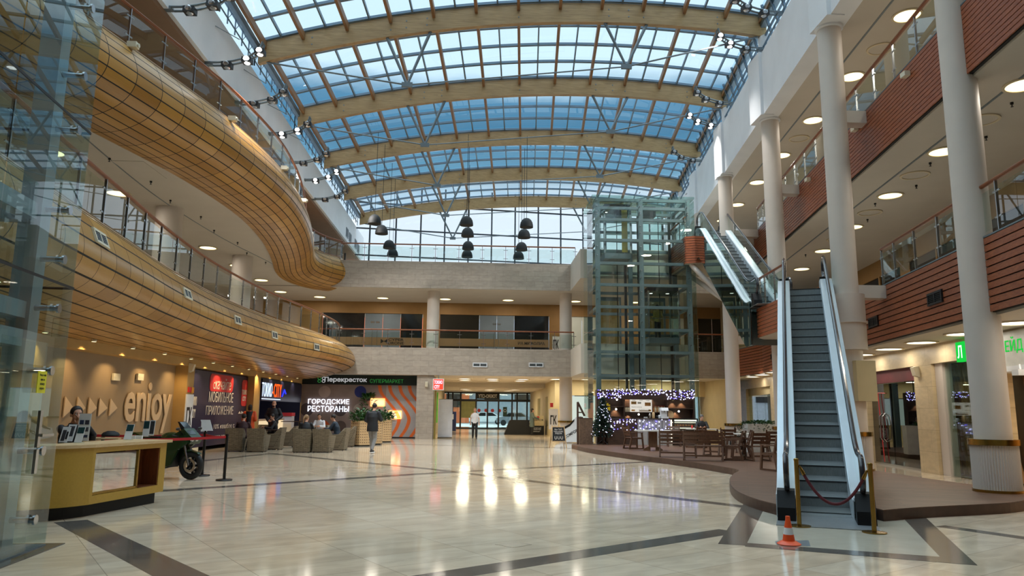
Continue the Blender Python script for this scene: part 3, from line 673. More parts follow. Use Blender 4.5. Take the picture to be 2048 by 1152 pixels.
# glazing over the part of the hall behind the camera
g = MB(); q = MB()
for i in (0, 1, 2):
    A = [arc(i, k/12, BH) for k in range(13)]; B = [arc(i+1, k/12, BH) for k in range(13)]
    for k in range(12): g.quad(A[k], A[k+1], B[k+1], B[k])
    for k in range(13): q.bar(A[k], B[k], .12, .26)
    for k in range(12): q.bar(A[k], A[k+1], .2, .7)
    g.quad(A[0], B[0], V((-9.2, B[0].y, 14.1)), V((-9.2, A[0].y, 14.1))); g.quad(A[-1], B[-1], V((F3(B[-1].y)+.42, B[-1].y, 15.06)), V((F3(A[-1].y)+.42, A[-1].y, 15.06)))
struct(g.build('window_10', M['roofglass'], smooth=0)); struct(q.build('trim_30', M['glulam'], smooth=0))
# ceiling to close the roof beyond its ends and over the right wing
struct(MB().box((-9, -14, 16.6), (14, 2.5, 16.9)).prism([(F3(-14)+.45, -14), (24, -14), (24, 56), (F3(56)+.45, 56)], 14.9, 15.2).build('ceiling_roof', M['white'], smooth=0))
# ------------------------------------------------------------------ floodlight racks on the curved arms
def rack(x, y, z, side, lab, lit):
    t = thing('floodlight_rack', lab, 'floodlight', (x, y, z))
    sx = side
    arcp = [V((sx*(1.55*sin(a)), 0, .75*(1-cos(a)))) for a in [k*pi/2/10 for k in range(11)]]
    for dy in (-.11, .11): MB().tube([p+V((0, dy, 0)) for p in arcp], .035, 6).build('rail', M['steel'], t)
    q = MB()
    for k in range(0, 11, 2): q.bar(arcp[k]+V((0,-.11,0)), arcp[k]+V((0,.11,0)), .03, .03)
    q.build('rungs', M['steel'], t, 0)
    MB().box((-sx*.25, -.09, -.05), (0, .09, .05)).build('bracket', M['steel'], t, 0)
    for j, k in enumerate((2, 5, 8)):
        p = arcp[k] + V((0, 0, -.06)); c = MB().box((p.x-.15, -.15, p.z-.1), (p.x+.15, .13, p.z+.06)).build('lamp_housing', M['dark'], t, 0)
        MB().lathe((p.x, -.15, p.z-.02), [(.0001,.02),(.07,.015),(.095,0)], 16, (0,-1,-.35)).lathe((p.x, -.02, p.z-.1), [(.0001,.02),(.07,.015),(.095,0)], 16, (0,-.25,-1)).build('lens', M['flood'] if lit[j] else M['chrome'], c, 0)
        if lit[j]:
            sp = bpy.data.lights.new('flood_spot', 'SPOT'); sp.energy = 900*LAMP; sp.spot_size = R(105); sp.spot_blend = .6; sp.shadow_soft_size = .12; sp.color = (1, .97, .92)
            so = link('flood_spot', sp, t, (p.x, -.18, p.z-.16)); so.rotation_euler = (R(14), R(-22)*sx, 0)
    return t
ly = [17.2, 21.5, 26.2, 30.8, 35.4, 40.0]
lits = [(0,0,0), (0,1,1), (0,0,1), (1,1,0), (0,1,0), (1,1,1)]
for k, (px, py) in enumerate(((345, 18), (424, 128), (482, 207), (541, 268), (586, 325), (612, 360), (632, 398))):
    p = PX(px, py, -8.55)
    rack(-8.55, p.y, p.z, 1, f"curved floodlight rack on the white fascia over the oak balconies, {ORD[6-k]} from the end window", [(0,0,0),(0,1,1),(0,0,0),(1,1,0),(0,0,0),(1,1,1),(0,0,0)][k])
for k, (px, py) in enumerate(((1590, 28), (1556, 100), (1488, 208), (1460, 252), (1412, 322))):
    y0 = [23.4, 26.0, 30.9, 33.0, 38][k]; p = PY(px, py, y0); x0 = F3(y0)-.14
    rack(x0, y0, p.z, -1, f"curved floodlight rack on the roof fascia above the round columns, {ORD[4-k]} from the end window", [(0,0,0),(0,1,1),(0,0,0),(1,1,1),(0,0,0)][k])
# cables from the left fascia
for k, (px, py, qx, qy) in enumerate(((431, 52, 479, 79), (488, 139, 530, 166), (536, 209, 575, 229), (572, 265, 607, 283))):
    p = PX(px, py, -8.6); q = PX(qx, qy, -8.4)
    tag(MB().tube([p, q], .015, 6).build('stay_cable', M['steel']), f"thin steel cable from the white left-hand roof fascia to the lattice, {ORD[3-k]} from the end window".replace('left-hand ', ''), 'cable')
# ================================================================== BALUSTRADES
def balustrade(path, z, label, step=1.35, h=1.02, off=0, gl=None):
    t = thing('balustrade', label, 'balustrade'); path = [V(p) for p in path]
    prof = [(.05*cos(a), h+.04*sin(a)) for a in [k*2*pi/10 for k in range(10)]]
    MB().sweep([(p.x, p.y, z) for p in path], prof[::-1]).build('handrail', M['rail'], t, 50)
    ps = resample(path, step); pm = MB()
    for i, p in enumerate(ps):
        q = ps[min(i+1, len(ps)-1)] - ps[max(i-1, 0)]; q.z = 0; q.normalize(); o = V((q.y, -q.x, 0))
        b = MB(); b.bar((p.x, p.y, z), (p.x, p.y, z+h-.02), .03, .05, up=o)
        for zz in (.28, .78): b.bar(V((p.x, p.y, z+zz))-q*.13, V((p.x, p.y, z+zz))+q*.13, .025, .025); 
        b.build('post', M['chrome'], t, 0)
        if i < len(ps)-1:
            r = ps[i+1]; a_, b_ = p.lerp(r, .035), p.lerp(r, .965)
            MB().quad((a_.x, a_.y, z+.09), (b_.x, b_.y, z+.09), (b_.x, b_.y, z+h-.14), (a_.x, a_.y, z+h-.14)).build('glass_panel', gl or M['glass'], t, 0)
    return t
balustrade([p for p in P3 if p.y > 4], Z3T+.16, 'glass balustrade with a red-brown wooden rail along the top oak balcony')
balustrade([p for p in P2 if p.y > 4], Z2T+.16, 'glass balustrade with a red-brown wooden rail along the lower oak balcony')
balustrade([(-7.85, FW+.1, 0), (-3.1, FW+.1, 0), (5.5, FW+.1, 0)], Z2T, 'straight glass balustrade with wooden rail on the far stone gallery, lower storey', 1.36)
balustrade([(-8.0, FW+.1, 0), (5.6, FW+.1, 0)], Z3T, 'straight glass balustrade with wooden rail in front of the big end window', 1.36)
p2r = [(E2(y)+.03, y, 0) for y in (4, 8, 10, 12, 14, 16, 18, 19.4)]
balustrade([(E2(4+.5*k)+.03, 4+.5*k, 0) for k in range(32)], Z2T+.03, 'glass balustrade with wooden rail on the boarded first gallery, beside the grey escalator')
balustrade([(E2(25.5+.5*k)+.03, 25.5+.5*k, 0) for k in range(33)], Z2T+.03, 'glass balustrade with wooden rail on the boarded first gallery, beyond the escalators')
balustrade([(E3(4+.5*k)+.03, 4+.5*k, 0) for k in range(59)], Z3T+.03, 'glass balustrade with wooden rail on the boarded top gallery')
# ================================================================== CEILING LAMPS
def disc_lamp(x, y, z, label, group, mat='wlamp', r=.34, power=60, col=(1, .92, .8), lit=True):
    t = thing('ceiling_light', label, 'ceiling light', (x, y, z), 0, group)
    MB().lathe((0,0,0), [(r,-.002),(r+.06,-.002),(r+.06,-.03),(r,-.03)], 28).build('ring', M['ring'], t)
    MB().lathe((0,0,-.012), [(.0001,0),(r,0)], 28).build('diffuser', M[mat] if lit else M['ceil'], t)
    if lit and power:
        a = bpy.data.lights.new('lamp_light', 'AREA'); a.shape = 'DISK'; a.size = 2*r; a.energy = power*LAMP; a.color = col
        link('lamp_light', a, t, (0, 0, -.05))
    return t
PL = 42
for k, y in enumerate((14.1, 18.1, 22.1, 26.1, 30.2, 34.2)):
    disc_lamp(12.2+(y-18.1)*.205, y, Z3B-.002, f"glowing round lamp over the first boarded gallery, {ORD[k]} from the front column", 'lamps over the first boarded gallery', power=PL)
for k, y in enumerate((16.0, 20.06, 24.1, 28.1)):
    disc_lamp(12.2+(y-18.1)*.205, y, Z3B-.002, f"unlit round ceiling disc over the first boarded gallery, {ORD[k]} from the front column", 'unlit discs over the first boarded gallery', lit=False)
for k, y in enumerate((14.8, 18.6, 22.4, 26.1, 30.0, 33.8, 37.7, 41.0)):
    disc_lamp(11.84+(y-18.6)*.1, y, Z4B-.002, f"glowing round lamp under the roof fascia, {ORD[k]} of the row from the front", 'lamps over the top boarded gallery', power=PL)
for k, y in enumerate((16.7, 20.5, 24.2, 28)):
    disc_lamp(12.13+(y-20.5)*.1, y, Z4B-.002, f"unlit round ceiling disc under the roof fascia, {ORD[k]} of the row from the front", 'unlit discs over the top boarded gallery', lit=False)
for k, y in enumerate((12.6, 14.9, 17.1, 19.3, 21.4, 23.6, 25.8, 28, 30.2, 32.4, 34.6, 36.8, 39)):
    disc_lamp(min(11.28+(y-14.9)*.19, WR(y)-.6), y, Z2B-.002, f"white round lamp before the shops under the boarded gallery, {ORD[k]} from the green sign", 'white lamps before the ground-floor shops', 'clamp', .36, 17, (1, .92, .78))
for k, y in enumerate((20, 23.9, 28, 32.1, 36.1, 40.2, 44.2)):
    disc_lamp(-11.85, y, Z3B-.002, f"glowing round lamp in the ceiling over the lower oak balcony, {ORD[k]} from the glass lift", 'lamps over the lower oak balcony', power=PL)
for k, x in enumerate((-9.9, -6.0, -2.1, 1.85, 6.1, 9.9)):
    disc_lamp(x, 46.0, Z3B-.002, f"glowing round lamp over the far shop gallery, {ORD[k]} from the oak balcony end", 'lamps over the far shop gallery', power=PL)
k = 0
for y, xs in ((46.1, (-.78, .95, 2.83)), (48.5, (-.8, 1.03, 2.82)), (58.3, (-.92, 1.0, 2.9)), (61.5, (-.8, 1.02, 2.6))):
    for x in xs:
        z = Z2B if y < 53 else 3.25
        disc_lamp(x, y, z-.002, f"white round lamp in the entrance passage ceiling, {'left middle right'.split()[xs.index(x)] if 0 else ('by the banner side','in the middle','by the booth side')[xs.index(x)]}, {ORD[k//3]} row in", 'entrance passage lamps', 'clamp', .4, 45, (1, .92, .66)); k += 1
for k, (x, y) in enumerate(((4.82, 45.2), (6.7, 45.0), (9.2, 44.6), (11.6, 45.2))):
    disc_lamp(x, y, Z2B-.002, f"white round lamp in the low ceiling behind the cafe kiosk, {ORD[k]} from the entrance passage", 'lamps behind the cafe kiosk', 'clamp', .4, 45, (1, .9, .66))
for k, y in enumerate((6, 11, 19, 27, 33)):
    disc_lamp(-13.2, y, 12.198, f"round lamp in the brown ceiling over the top oak balcony, {ORD[k]} from the front", 'lamps over the top oak balcony', power=60)
for k in range(9):
    tag(MB().cyl((0,0,0), (0,0,-.05), .035, n=10).cyl((0,0,-.05), (0,0,-.1), .012, n=8).cyl((0,0,-.1), (0,0,-.108), .03, n=10).build('sprinkler', M['dark'], None, 35, (-10.2-.25*(k % 2), 18.3+2.1*k, Z3B)), f"tiny sprinkler head over the lower oak balcony, {ORD[k]} from the glass lift", 'sprinkler')
    tag(MB().cyl((0,0,0), (0,0,-.05), .035, n=10).cyl((0,0,-.05), (0,0,-.1), .012, n=8).cyl((0,0,-.1), (0,0,-.108), .03, n=10).build('sprinkler', M['dark'], None, 35, (E3(15+2*k)+1.6+.5*(k % 2), 15+2*k, Z3B)), f"tiny sprinkler head over the first boarded gallery, {ORD[k]} from the front column", 'sprinkler')
tag(MB().box((-10.5, 20.6, Z3B-.012), (-9.6, 22.2, Z3B-.001)).build('ceiling_hatch', M['ceil'], None, 0), 'square access hatch in the ceiling over the lower oak balcony', 'hatch')
for nm, fn, z in (('trim_31', lambda y: E3(y)+1.1, Z3B), ('trim_32', lambda y: F3(y)+1.3, Z4B)): struct(MB().sweep([(fn(y), y, z) for y in range(8, 40, 2)], [(-.03,-.012), (.03,-.012), (.03,.002), (-.03,.002)]).build(nm, M['steel'], smooth=0))
struct(MB().sweep([(p.x-2.1, p.y, Z3B) for p in P2 if p.y > 8], [(-.02,-.01), (.02,-.01), (.02,.002), (-.02,.002)]).build('trim_33', M['steel'], smooth=0))
# wall washers under the lower oak balcony
for k in range(12):
    y = 17.0 + k*2.15
    t = thing('downlight', f"small downlight washing the ochre wall under the oak balcony, {ORD[k]} from the information desk", 'downlight', (-9.72, y, 3.22), 0, 'wall washers under the oak balcony')
    MB().cyl((0,0,0), (0,0,.05), .065, n=16).build('housing', M['plastic'], t); MB().lathe((0,0,-.004), [(.0001,0),(.055,0)], 14).build('lens', M['wlamp'], t)
    a = bpy.data.lights.new('wash', 'SPOT'); a.energy = 105*LAMP; a.spot_size = R(95); a.spot_blend = .8; a.color = (1, .72, .36); a.shadow_soft_size = .05
    o = link('wash', a, t, (0, 0, -.02)); o.rotation_euler = (0, R(24), 0)
# lamps that wash the beige shop wall
# ================================================================== PENDANT DOMES
def dome(p, r, label):
    t = thing('pendant_lamp', label, 'pendant lamp', p, 0, 'black dome pendants before the end window')
    MB().lathe((0,0,0), [(r*.96,-.0),(r,.0),(r*.985,r*.35),(r*.9,r*.75),(r*.72,r*1.1),(r*.45,r*1.35),(r*.15,r*1.46),(.001,r*1.47)], 36).lathe((0,0,0.004), [(r*.95,0),(r*.9,r*.4),(r*.7,r*1.0),(.001,r*1.3)], 36).build('shade', M['blackm'], t)
    MB().tube([(0,0,r*1.45), (0,0,15.6-p.z)], .012, 6).build('cable', M['black'], t)
    MB().ball((0,0,r*.5), .09).build('bulb', M['paper'], t)
strings = [('by the oak balcony', ((749,448),(763,468),(778,497),(785,513))), ('in the middle', ((933,451),(935,473),(936,499),(934,515))), ('by the lift tower', ((1053,455),(1048,476),(1043,501),(1037,518)))]
for nm, pts in strings:
    for k, (px, py) in enumerate(pts):
        p = PY(px, py, (36.2, 38.0, 41.0, 43.6)[k]); 
        dome(p, (.335, .335, .335, .335)[k], f"black dome pendant lamp of the group hung {nm}, {ORD[k]} from the top")
# ================================================================== ESCALATORS
def escalator(a, b, z0, z1, label, solid=True, width=1.0):
    a, b = V((a[0], a[1], 0)), V((b[0], b[1], 0)); d = b-a; L = d.length; ang = atan2(d.y, d.x) - pi/2
    t = thing('escalator', label, 'escalator', (a.x, a.y, z0), ang)
    H = z1-z0; run = H/tan(R(30)); f0 = (L-run)/2
    prof = lambda y: 0 if y < f0 else (H if y > f0+run else (y-f0)*tan(R(30)))
    hw = width/2; sw = hw - .08
    ys = [-.9, f0*.4, f0] + [f0+run] + [f0+run+f0*.6, L+.9]
    def line(dz, y0=-.9, y1=L+.9, soft=.55):
        pts = []; N = 60
        for k in range(N+1):
            y = y0+(y1-y0)*k/N; z = sum(prof(y+soft*(j/8-.5)*2) for j in range(9))/9; pts.append(V((0, y, z+dz)))
        return pts
    nst = int(round(H/.23)); st = H/nst; sr = run/nst
    for k in range(nst+1):
        y = f0 + k*sr - .02; zt = min(H, k*st + .0)
        s = MB(); s.box((-sw, y, zt-st if k else -.03), (sw, y+sr+.02, zt)) if k else s.box((-sw, y-.35, -.02), (sw, y+sr, .012))
        g = MB()
        o = s.build('step', M['stepgrey'], t, 0)
        if k: MB().box((-sw, y-.006, zt-.022), (sw, y+.03, zt+.004)).build('nosing', M['nosing'], o, 0)
    for sx in (-1, 1):
        x = sx*hw
        ln = line(0)
        if solid: z_lo, z_dk = -.55, .34
        else: z_lo, z_dk = -1.25, .22
        # truss cladding, deck and inner skirt
        def band(x0, x1, d0, d1, y0=-.35, y1=L+.5, flo=True):
            vs = []; fs = []; pts = line(0, y0, y1); pl_ = line(0, y0, y1, .03)
            for p, p2 in zip(pts, pl_):
                zl = max(p.z+d0, 0.0) if (flo and z0 < .5) else (p2.z if d0 < -.8 else p.z)+d0
                vs += [(x0, p.y, zl), (x1, p.y, zl), (x1, p.y, p.z+d1), (x0, p.y, p.z+d1)]
            for k in range(len(pts)-1):
                for j in range(4): fs.append((k*4+j, k*4+(j+1)%4, k*4+4+(j+1)%4, k*4+4+j))
            m = len(pts)-1; fs += [(0,3,2,1), (m*4, m*4+1, m*4+2, m*4+3)]
            return MB().add(vs, fs)
        band(x-sx*.09, x-sx*.075, -.1, z_dk-.03).build('skirt', M['paleskirt'], t, 40)
        band(x-sx*.075, x+sx*.20, z_dk-.05, z_dk).build('deck', M['paleskirt'], t, 40)
        band(x+sx*.18, x+sx*.22, z_lo, z_dk+.005, flo=True).build('side_cladding', M['paleskirt'] if solid else M['sideglass'], t, 40)
        # glass balustrade and handrail with looped newels
        top = line(.98, -.55, L+.55); hr = [V((x+sx*.04, p.y, p.z)) for p in top]
        def loop(p, sgn): return [V((p.x, p.y + sgn*.27*sin(q), p.z-.27+.27*cos(q))) for q in [pi*j/10 for j in range(1, 11)]]
        full = loop(hr[0], -1)[::-1] + hr + loop(hr[-1], 1)
        MB().tube(full, .042, 8).build('handrail', M['handblack'], t)
        gl = []; base = line(z_dk, -.55, L+.55)
        vs = []; fs = []
        gp = [(hr[0].y-.27+.27*(1-cos(pi/2*j/5)), None) for j in range(0)]
        for p, q in zip(hr, base): vs += [(x+sx*.04, q.y, q.z), (x+sx*.04, p.y, p.z-.02)]
        for k in range(len(hr)-1): fs.append((2*k, 2*k+2, 2*k+3, 2*k+1))
        MB().add(vs, fs).build('glass_balustrade', M['paleskirt'] if solid == 2 else M['liftglass'], t, 60)
        for e, sgn in ((hr[0], -1), (hr[-1], 1)):
            zb = 0 if sgn < 0 else H
            n = MB().slab([(x-sx*.07, e.y-.05*sgn, zb+.0), (x-sx*.07, e.y+sgn*.34, zb), (x-sx*.07, e.y+sgn*.30, zb+.2), (x-sx*.07, e.y+sgn*.14, zb+.44), (x-sx*.07, e.y-.05*sgn, zb+.46)], (sx*.26, 0, 0)).build('newel_base', M['newel'], t, 0)
    # pit covers and underside
    MB().box((-hw-.2, -1.35, .003), (hw+.2, f0-.4, .014)).build('landing_plate', M['plate'], t, 0); MB().box((-hw-.2, L-f0+.5, H-.05), (hw+.2, L+.9, H+.012)).build('landing_plate', M['plate'], t, 0)
    vs = []; fs = []; pts = line(0, .3, L+.5, .55 if solid else .03)
    for p in pts:
        zl = max(p.z + (-.55 if solid else -1.05), .02) if z0 < .5 else p.z-1.2
        zt = max(p.z-.16, zl + .01)
        vs += [(-hw-.17, p.y, zl), (hw+.17, p.y, zl), (hw+.17, p.y, zt), (-hw-.17, p.y, zt)]
    for k in range(len(pts)-1):
        for j in range(4): fs.append((k*4+j, k*4+(j+1)%4, k*4+4+(j+1)%4, k*4+4+j))
    m = len(pts)-1; fs += [(0,3,2,1), (m*4, m*4+1, m*4+2, m*4+3)]
    MB().add(vs, fs).build('truss', M['truss'], t, 40)
    return t
M['stepgrey'] = pbr('grooved_step_grey', (128,134,136), .45, .5, .35, 60, stretch=(9, .2, .2)); M['newel'] = pbr('newel_black', (8,8,9), .55, 0, 0, 1, .25); M['nosing'] = pbr('step_nosing', (44,46,48), .5, .3, .1, 20); M['paleskirt'] = pbr('pale_steel', (196,206,214), .3, .25, .03, 2)
M['sideglass'] = glass('truss_side_glass', (140,160,158), mul=1.1); M['handblack'] = pbr('black_handrail', (46,44,48), .18, 0, .05, 3); M['plate'] = pbr('ribbed_steel_plate', (150,156,160), .35, .6, .08, 20); M['truss'] = pbr('grey_truss', (98,102,102), .5, .2, .1, 2)
esc1 = escalator((5.55, 11.9), (9.35, 20.5), 0, Z2T+.02, 'stopped grey escalator rising from the ground floor behind the velvet rope', 1, .98)
esc2 = escalator((9.85, 24.4), (11.05, 33.8), Z2T+.02, Z3T+.02, 'glass-sided escalator climbing from the first gallery to the top gallery', 0, 1.0)
balustrade([(11.4, FW+.1, 0), (14.2, FW+.1, 0)], Z2T, 'short glass balustrade with wooden rail on the far gallery past the lift tower', 1.3)
# landings
def landing(poly, z0, z1, name, label, front):
    t = thing(name, label, 'landing'); MB().prism(poly, z0, z1-.02).build('slab', M['ceil'], t, 0)
    q = MB()
    n = int(round((z1-z0)/.12))
    for a, b in front:
        a, b = V(a+(0,)), V(b+(0,)); dr = (b-a).normalized(); o = V((dr.y, -dr.x, 0))
        for k in range(n):
            h = (z1-z0)/n; q.slab([a+o*.012+V((0,0,z0+k*h+.012)), b+o*.012+V((0,0,z0+k*h+.012)), b+o*.012+V((0,0,z0+(k+1)*h-.012)), a+o*.012+V((0,0,z0+(k+1)*h-.012))], o*.03)
    q.build('boards', M['redwood'], t, 0); return t
c1 = [(9.2, 21.6), (9.42, 24.3), (10.3, 25.4), (13, 25.8), (13, 20.9), (9.2, 21.4)]
l1 = landing(c1, 4.1, Z2T+.01, 'escalator_landing', 'boarded landing on the first gallery where the two escalators meet', [((9.42, 24.3), (9.2, 21.4))])
balustrade([(9.26, 21.6, 0), (9.46, 24.1, 0)], Z2T, 'short glass balustrade with wooden rail between the two escalators', 1.0)
c2 = [(10.0, 34.6), (10.0, 38.0), (14, 38.0), (14, 34.0), (12.4, 33.6)]
l2 = landing(c2, 8.72, Z3T+.01, 'escalator_landing', 'boarded landing at the head of the glass escalator beside the lift tower', [((10.0, 37.9), (10.0, 34.6)), ((10.0, 34.6), (10.75, 34.29))])
balustrade([(10.05, 37.8, 0), (10.05, 34.8, 0)], Z3T, 'short glass balustrade with wooden rail beside the head of the glass escalator', 1.0)
for a in (33.2, 34.6): tag(MB().tube([(11.45, 33.0, 6.6), ((10.3, 34.8, 8.72) if a < 34 else (10.45, 36.6, 8.72))], .13, 14).build('strut', M['column']), ('sloping round strut under the escalator head landing, ' + ('outer of the pair' if a < 34 else 'inner of the pair')), 'strut')
# ================================================================== LIFT TOWER
LX0, LX1, LY0, LY1, LZ = 5.75, 10.22, 35.0, 37.6, 12.0
t = thing('lift_tower', 'tall green-tinted glass lift tower with two shafts behind the cafe kiosk', 'lift tower', (0, 0, 0))
xm = (LX0+LX1)/2 - .1
for x in (LX0, xm, LX1):
    for y in (LY0, LY1): MB().box((x-.11, y-.09, 0), (x+.11, y+.09, LZ)).build('steel_post', M['steel'], t, 0)
lv = [LZ-.08, LZ-.72, LZ-1.4, 9.15, 7.72, 6.3, 4.9, 3.55, 2.3, 1.1]
lv = [PY(1290, py, LY0).z for py in (402, 418, 441, 482, 528, 571, 615, 660, 705, 752)]
for z in lv:
    MB().box((LX0, LY0-.08, z-.07), (LX1, LY0+.06, z+.07)).box((LX0, LY1-.06, z-.07), (LX1, LY1+.06, z+.07)).box((LX0-.06, LY0, z-.07), (LX0+.06, LY1, z+.07)).box((LX1-.06, LY0, z-.07), (LX1+.06, LY1, z+.07)).build('ring_beam', M['steel'], t, 0)
o = .28
for nm, q in (('front', [(LX0-o, LY0-o), (xm, LY0-o), (LX1+o, LY0-o)]), ('side', [(LX0-o, LY0-o), (LX0-o, LY1+o)]), ('side', [(LX1+o, LY0-o), (LX1+o, LY1+o)])):
    for i in range(len(q)-1):
        zz = [0.2] + sorted(lv)
        for k in range(len(zz)-1):
            (xa, ya), (xb, yb) = q[i], q[i+1]; dx, dy = (xb-xa), (yb-ya); LL = hypot(dx, dy); ux, uy = dx/LL*.012, dy/LL*.012
            MB().quad((xa+ux, ya+uy, zz[k]+.01), (xb-ux, yb-uy, zz[k]+.01), (xb-ux, yb-uy, zz[k+1]-.01), (xa+ux, ya+uy, zz[k+1]-.01)).build('glass_panel', M['liftglass'], t, 0)
q = MB()
for x in (LX0, xm, LX1):
    for z in lv: 
        for dz in (-.35, .35): q.cyl((x-.06, LY0-.1, z+dz), (x-.06, LY0-o-.02, z+dz), .022, n=8)
q.build('spider_fittings', M['chrome'], t)
for xa, xb in ((LX0, xm), (xm, LX1)):
    for x in (xa+.35, xb-.35): MB().box((x-.06, LY1-.5, 0), (x+.06, LY1-.38, LZ-.3)).build('guide_rail', M['dark'], t, 0)
    MB().tube([(xa+1.2, LY1-1.3, 0.2), (xa+1.2, LY1-1.3, LZ-.5)], .02, 6).build('cable', M['black'], t)
MB().box((LX0-.3, LY0-.3, LZ), (LX1+.3, LY1+.3, LZ+.1)).build('roof_panel', M['liftglass'], t, 0)
for x in (xm-.75, xm+.65): MB().box((x-.3, LY0+.7, LZ-.65), (x+.3, LY0+1.3, LZ-.15)).build('winch_motor', M['dark'], t, 0)
# shaft back walls at each lower storey
def lift_car(xa, xb, z, label):
    t = thing('lift_car', label, 'lift car', ((xa+xb)/2, LY0+1.25, z)); hw = (xb-xa)/2-.42
    MB().box((-hw, -.85, -.28), (hw, .85, 0)).build('floor', M['steel'], t, 0); MB().box((-hw, -.85, 2.3), (hw, .85, 2.5)).build('ceiling', M['dark'], t, 0)
    q = MB()
    for x in (-hw, hw):
        for y in (-.85, .85): q.box((x-.04, y-.04, 0), (x+.04, y+.04, 2.3))
    q.build('frame', M['chrome'], t, 0)
    for a, b in (((-hw, -.87), (hw, -.87)), ((-hw, -.85), (-hw, .85)), ((hw, -.85), (hw, .85))):
        MB().quad((a[0], a[1], .02), (b[0], b[1], .02), (b[0], b[1], 2.28), (a[0], a[1], 2.28)).build('glass_wall', M['glass'], t, 0)
    MB().box((-hw+.1, -.8, .93), (hw-.1, -.76, .97)).build('handrail', M['chrome'], t, 0)
    for x in (-.7, .7): MB().lathe((x*.6, 0, 2.295), [(.0001,0),(.09,0)], 12).build('lamp', M['clamp'], t)
    return t
lc = lift_car(LX0, xm, 9.35, 'lift car stopped near the top of the glass tower, shaft beside the entrance passage')
MB().box((.22,-.84,.05), (.5,-.8,2.2)).build('yellow_panel', pbr('amber_panel', (206,160,60), .4), lc, 0); MB().box((.62,-.84,.2), (.68,-.8,1.9)).build('light_strip', M['clamp'], lc, 0)
lift_car(xm, LX1, 5.2, 'lift car in the glass tower carrying the person in a mustard shirt')
for nm, x0, x1, z0, lab in (('lift_door', LX0+.55, xm-.55, Z2T, 'pale glazed lift door on the first storey, shaft beside the entrance passage'), ('lift_door', xm+.55, LX1-.55, Z2T, 'pale glazed lift door on the first storey behind the mustard shirt'), ('lift_door', xm+.55, LX1-.55, Z3T, 'glazed lift door on the top storey of the tower, shaft beside the glass escalator')):
    t = thing(nm, lab, 'door', ((x0+x1)/2, LY1+.28, z0)); w2 = (x1-x0)/2
    for s in (-1, 1): MB().box((min(0, s*w2)+.015, 0, .03), (max(0, s*w2)-.015, .03, 2.25)).build('leaf', M['glass'], t, 0)
    MB().box((-w2-.1, -.02, 2.25), (w2+.1, .06, 2.45)).box((-w2-.1, -.02, 0), (-w2, .06, 2.25)).box((w2, -.02, 0), (w2+.1, .06, 2.25)).build('door_frame', M['steel'], t, 0)
# ================================================================== LEFT WALL: PANELS AND SIGNS
VX, VY, VZ = V((1,0,0)), V((0,1,0)), V((0,0,1))
def onleft(px, py, x=-10.4): return PX(px, py, x)
# the word and arrows in the taupe recess
XA = -10.40
for k, (pb, pt) in enumerate(((126,145),(152,169),(175,192),(196,213),(218,233))):
    y0, y1 = onleft(pb, 815, XA).y, onleft(pt, 815, XA).y; z0, z1, zm = onleft(pb, 835-k*.8, XA).z, onleft(pb, 792+k*1.2, XA).z, onleft(pt, 816, XA).z
    o = MB().slab([(XA, y0, z0), (XA, y1, zm), (XA, y0, z1)], (.03, 0, 0)).build('wall_arrow', M['tan'], smooth=0)
    tag(o, f"pale arrow on the taupe wall panel, {ORD[k]} of five from the glass lift", 'arrow', 'pale wall arrows')
p0, p1 = onleft(247, 820, XA), onleft(340, 820, XA)
o = text('enjoy', (XA, (p0.y+p1.y)/2, (onleft(300,774,XA).z+onleft(325,858,XA).z)/2), VY, VZ, p1.y-p0.y, 1.62, M['tan'], 'wall_lettering', None, .03, .016); tag(o, 'big rounded pale word spelling enjoy on the taupe wall panel', 'lettering')
for k, px in enumerate((230, 278)):
    p = onleft(px, 754, XA); tag(MB().box((XA, p.y-.2, p.z-.1), (XA+.06, p.y+.2, p.z+.1)).box((XA+.06, p.y-.15, p.z-.02), (XA+.065, p.y+.15, p.z+.02)).build('wall_socket_box', M['plastic']), f"small beige socket box high on the taupe panel, {('above the arrows','above the word')[k]}", 'socket box')
# wall speakers
def speaker(p, rot, label):
    t = thing('wall_speaker', label, 'speaker', p, rot); t.scale = (.62,)*3; MB().slab([(-.13, 0, -.24), (.13, 0, -.24), (.10, -.22, -.16), (.10, -.26, .24), (-.10, -.26, .24), (-.10, -.22, -.16)][:2] + [(.13, 0, .26), (-.13, 0, .26)], (0, -.08, 0)).build('bracket', M['plastic'], t, 0)
    MB().slab([(-.12, -.08, -.22), (-.12, -.2, -.18), (-.12, -.3, .2), (-.12, -.08, .26)], (.24, 0, 0)).build('cabinet', M['plastic'], t, 0); return t
q = PX(379, 736, XL); speaker((XL, q.y, q.z), pi/2, 'beige speaker on the ochre pier between the word panel and the navy board')
speaker((WR(20.9)-.01, 20.9, 2.84), -pi/2+.1, 'beige speaker on the stone pier between the dark glass shop and the slatted shop')
q = PY(853, 769, 42.1); speaker((q.x, 42.13, q.z), 0, 'beige speaker on the stone pier left of the red lit sign'.replace(' left of', ' beside'))
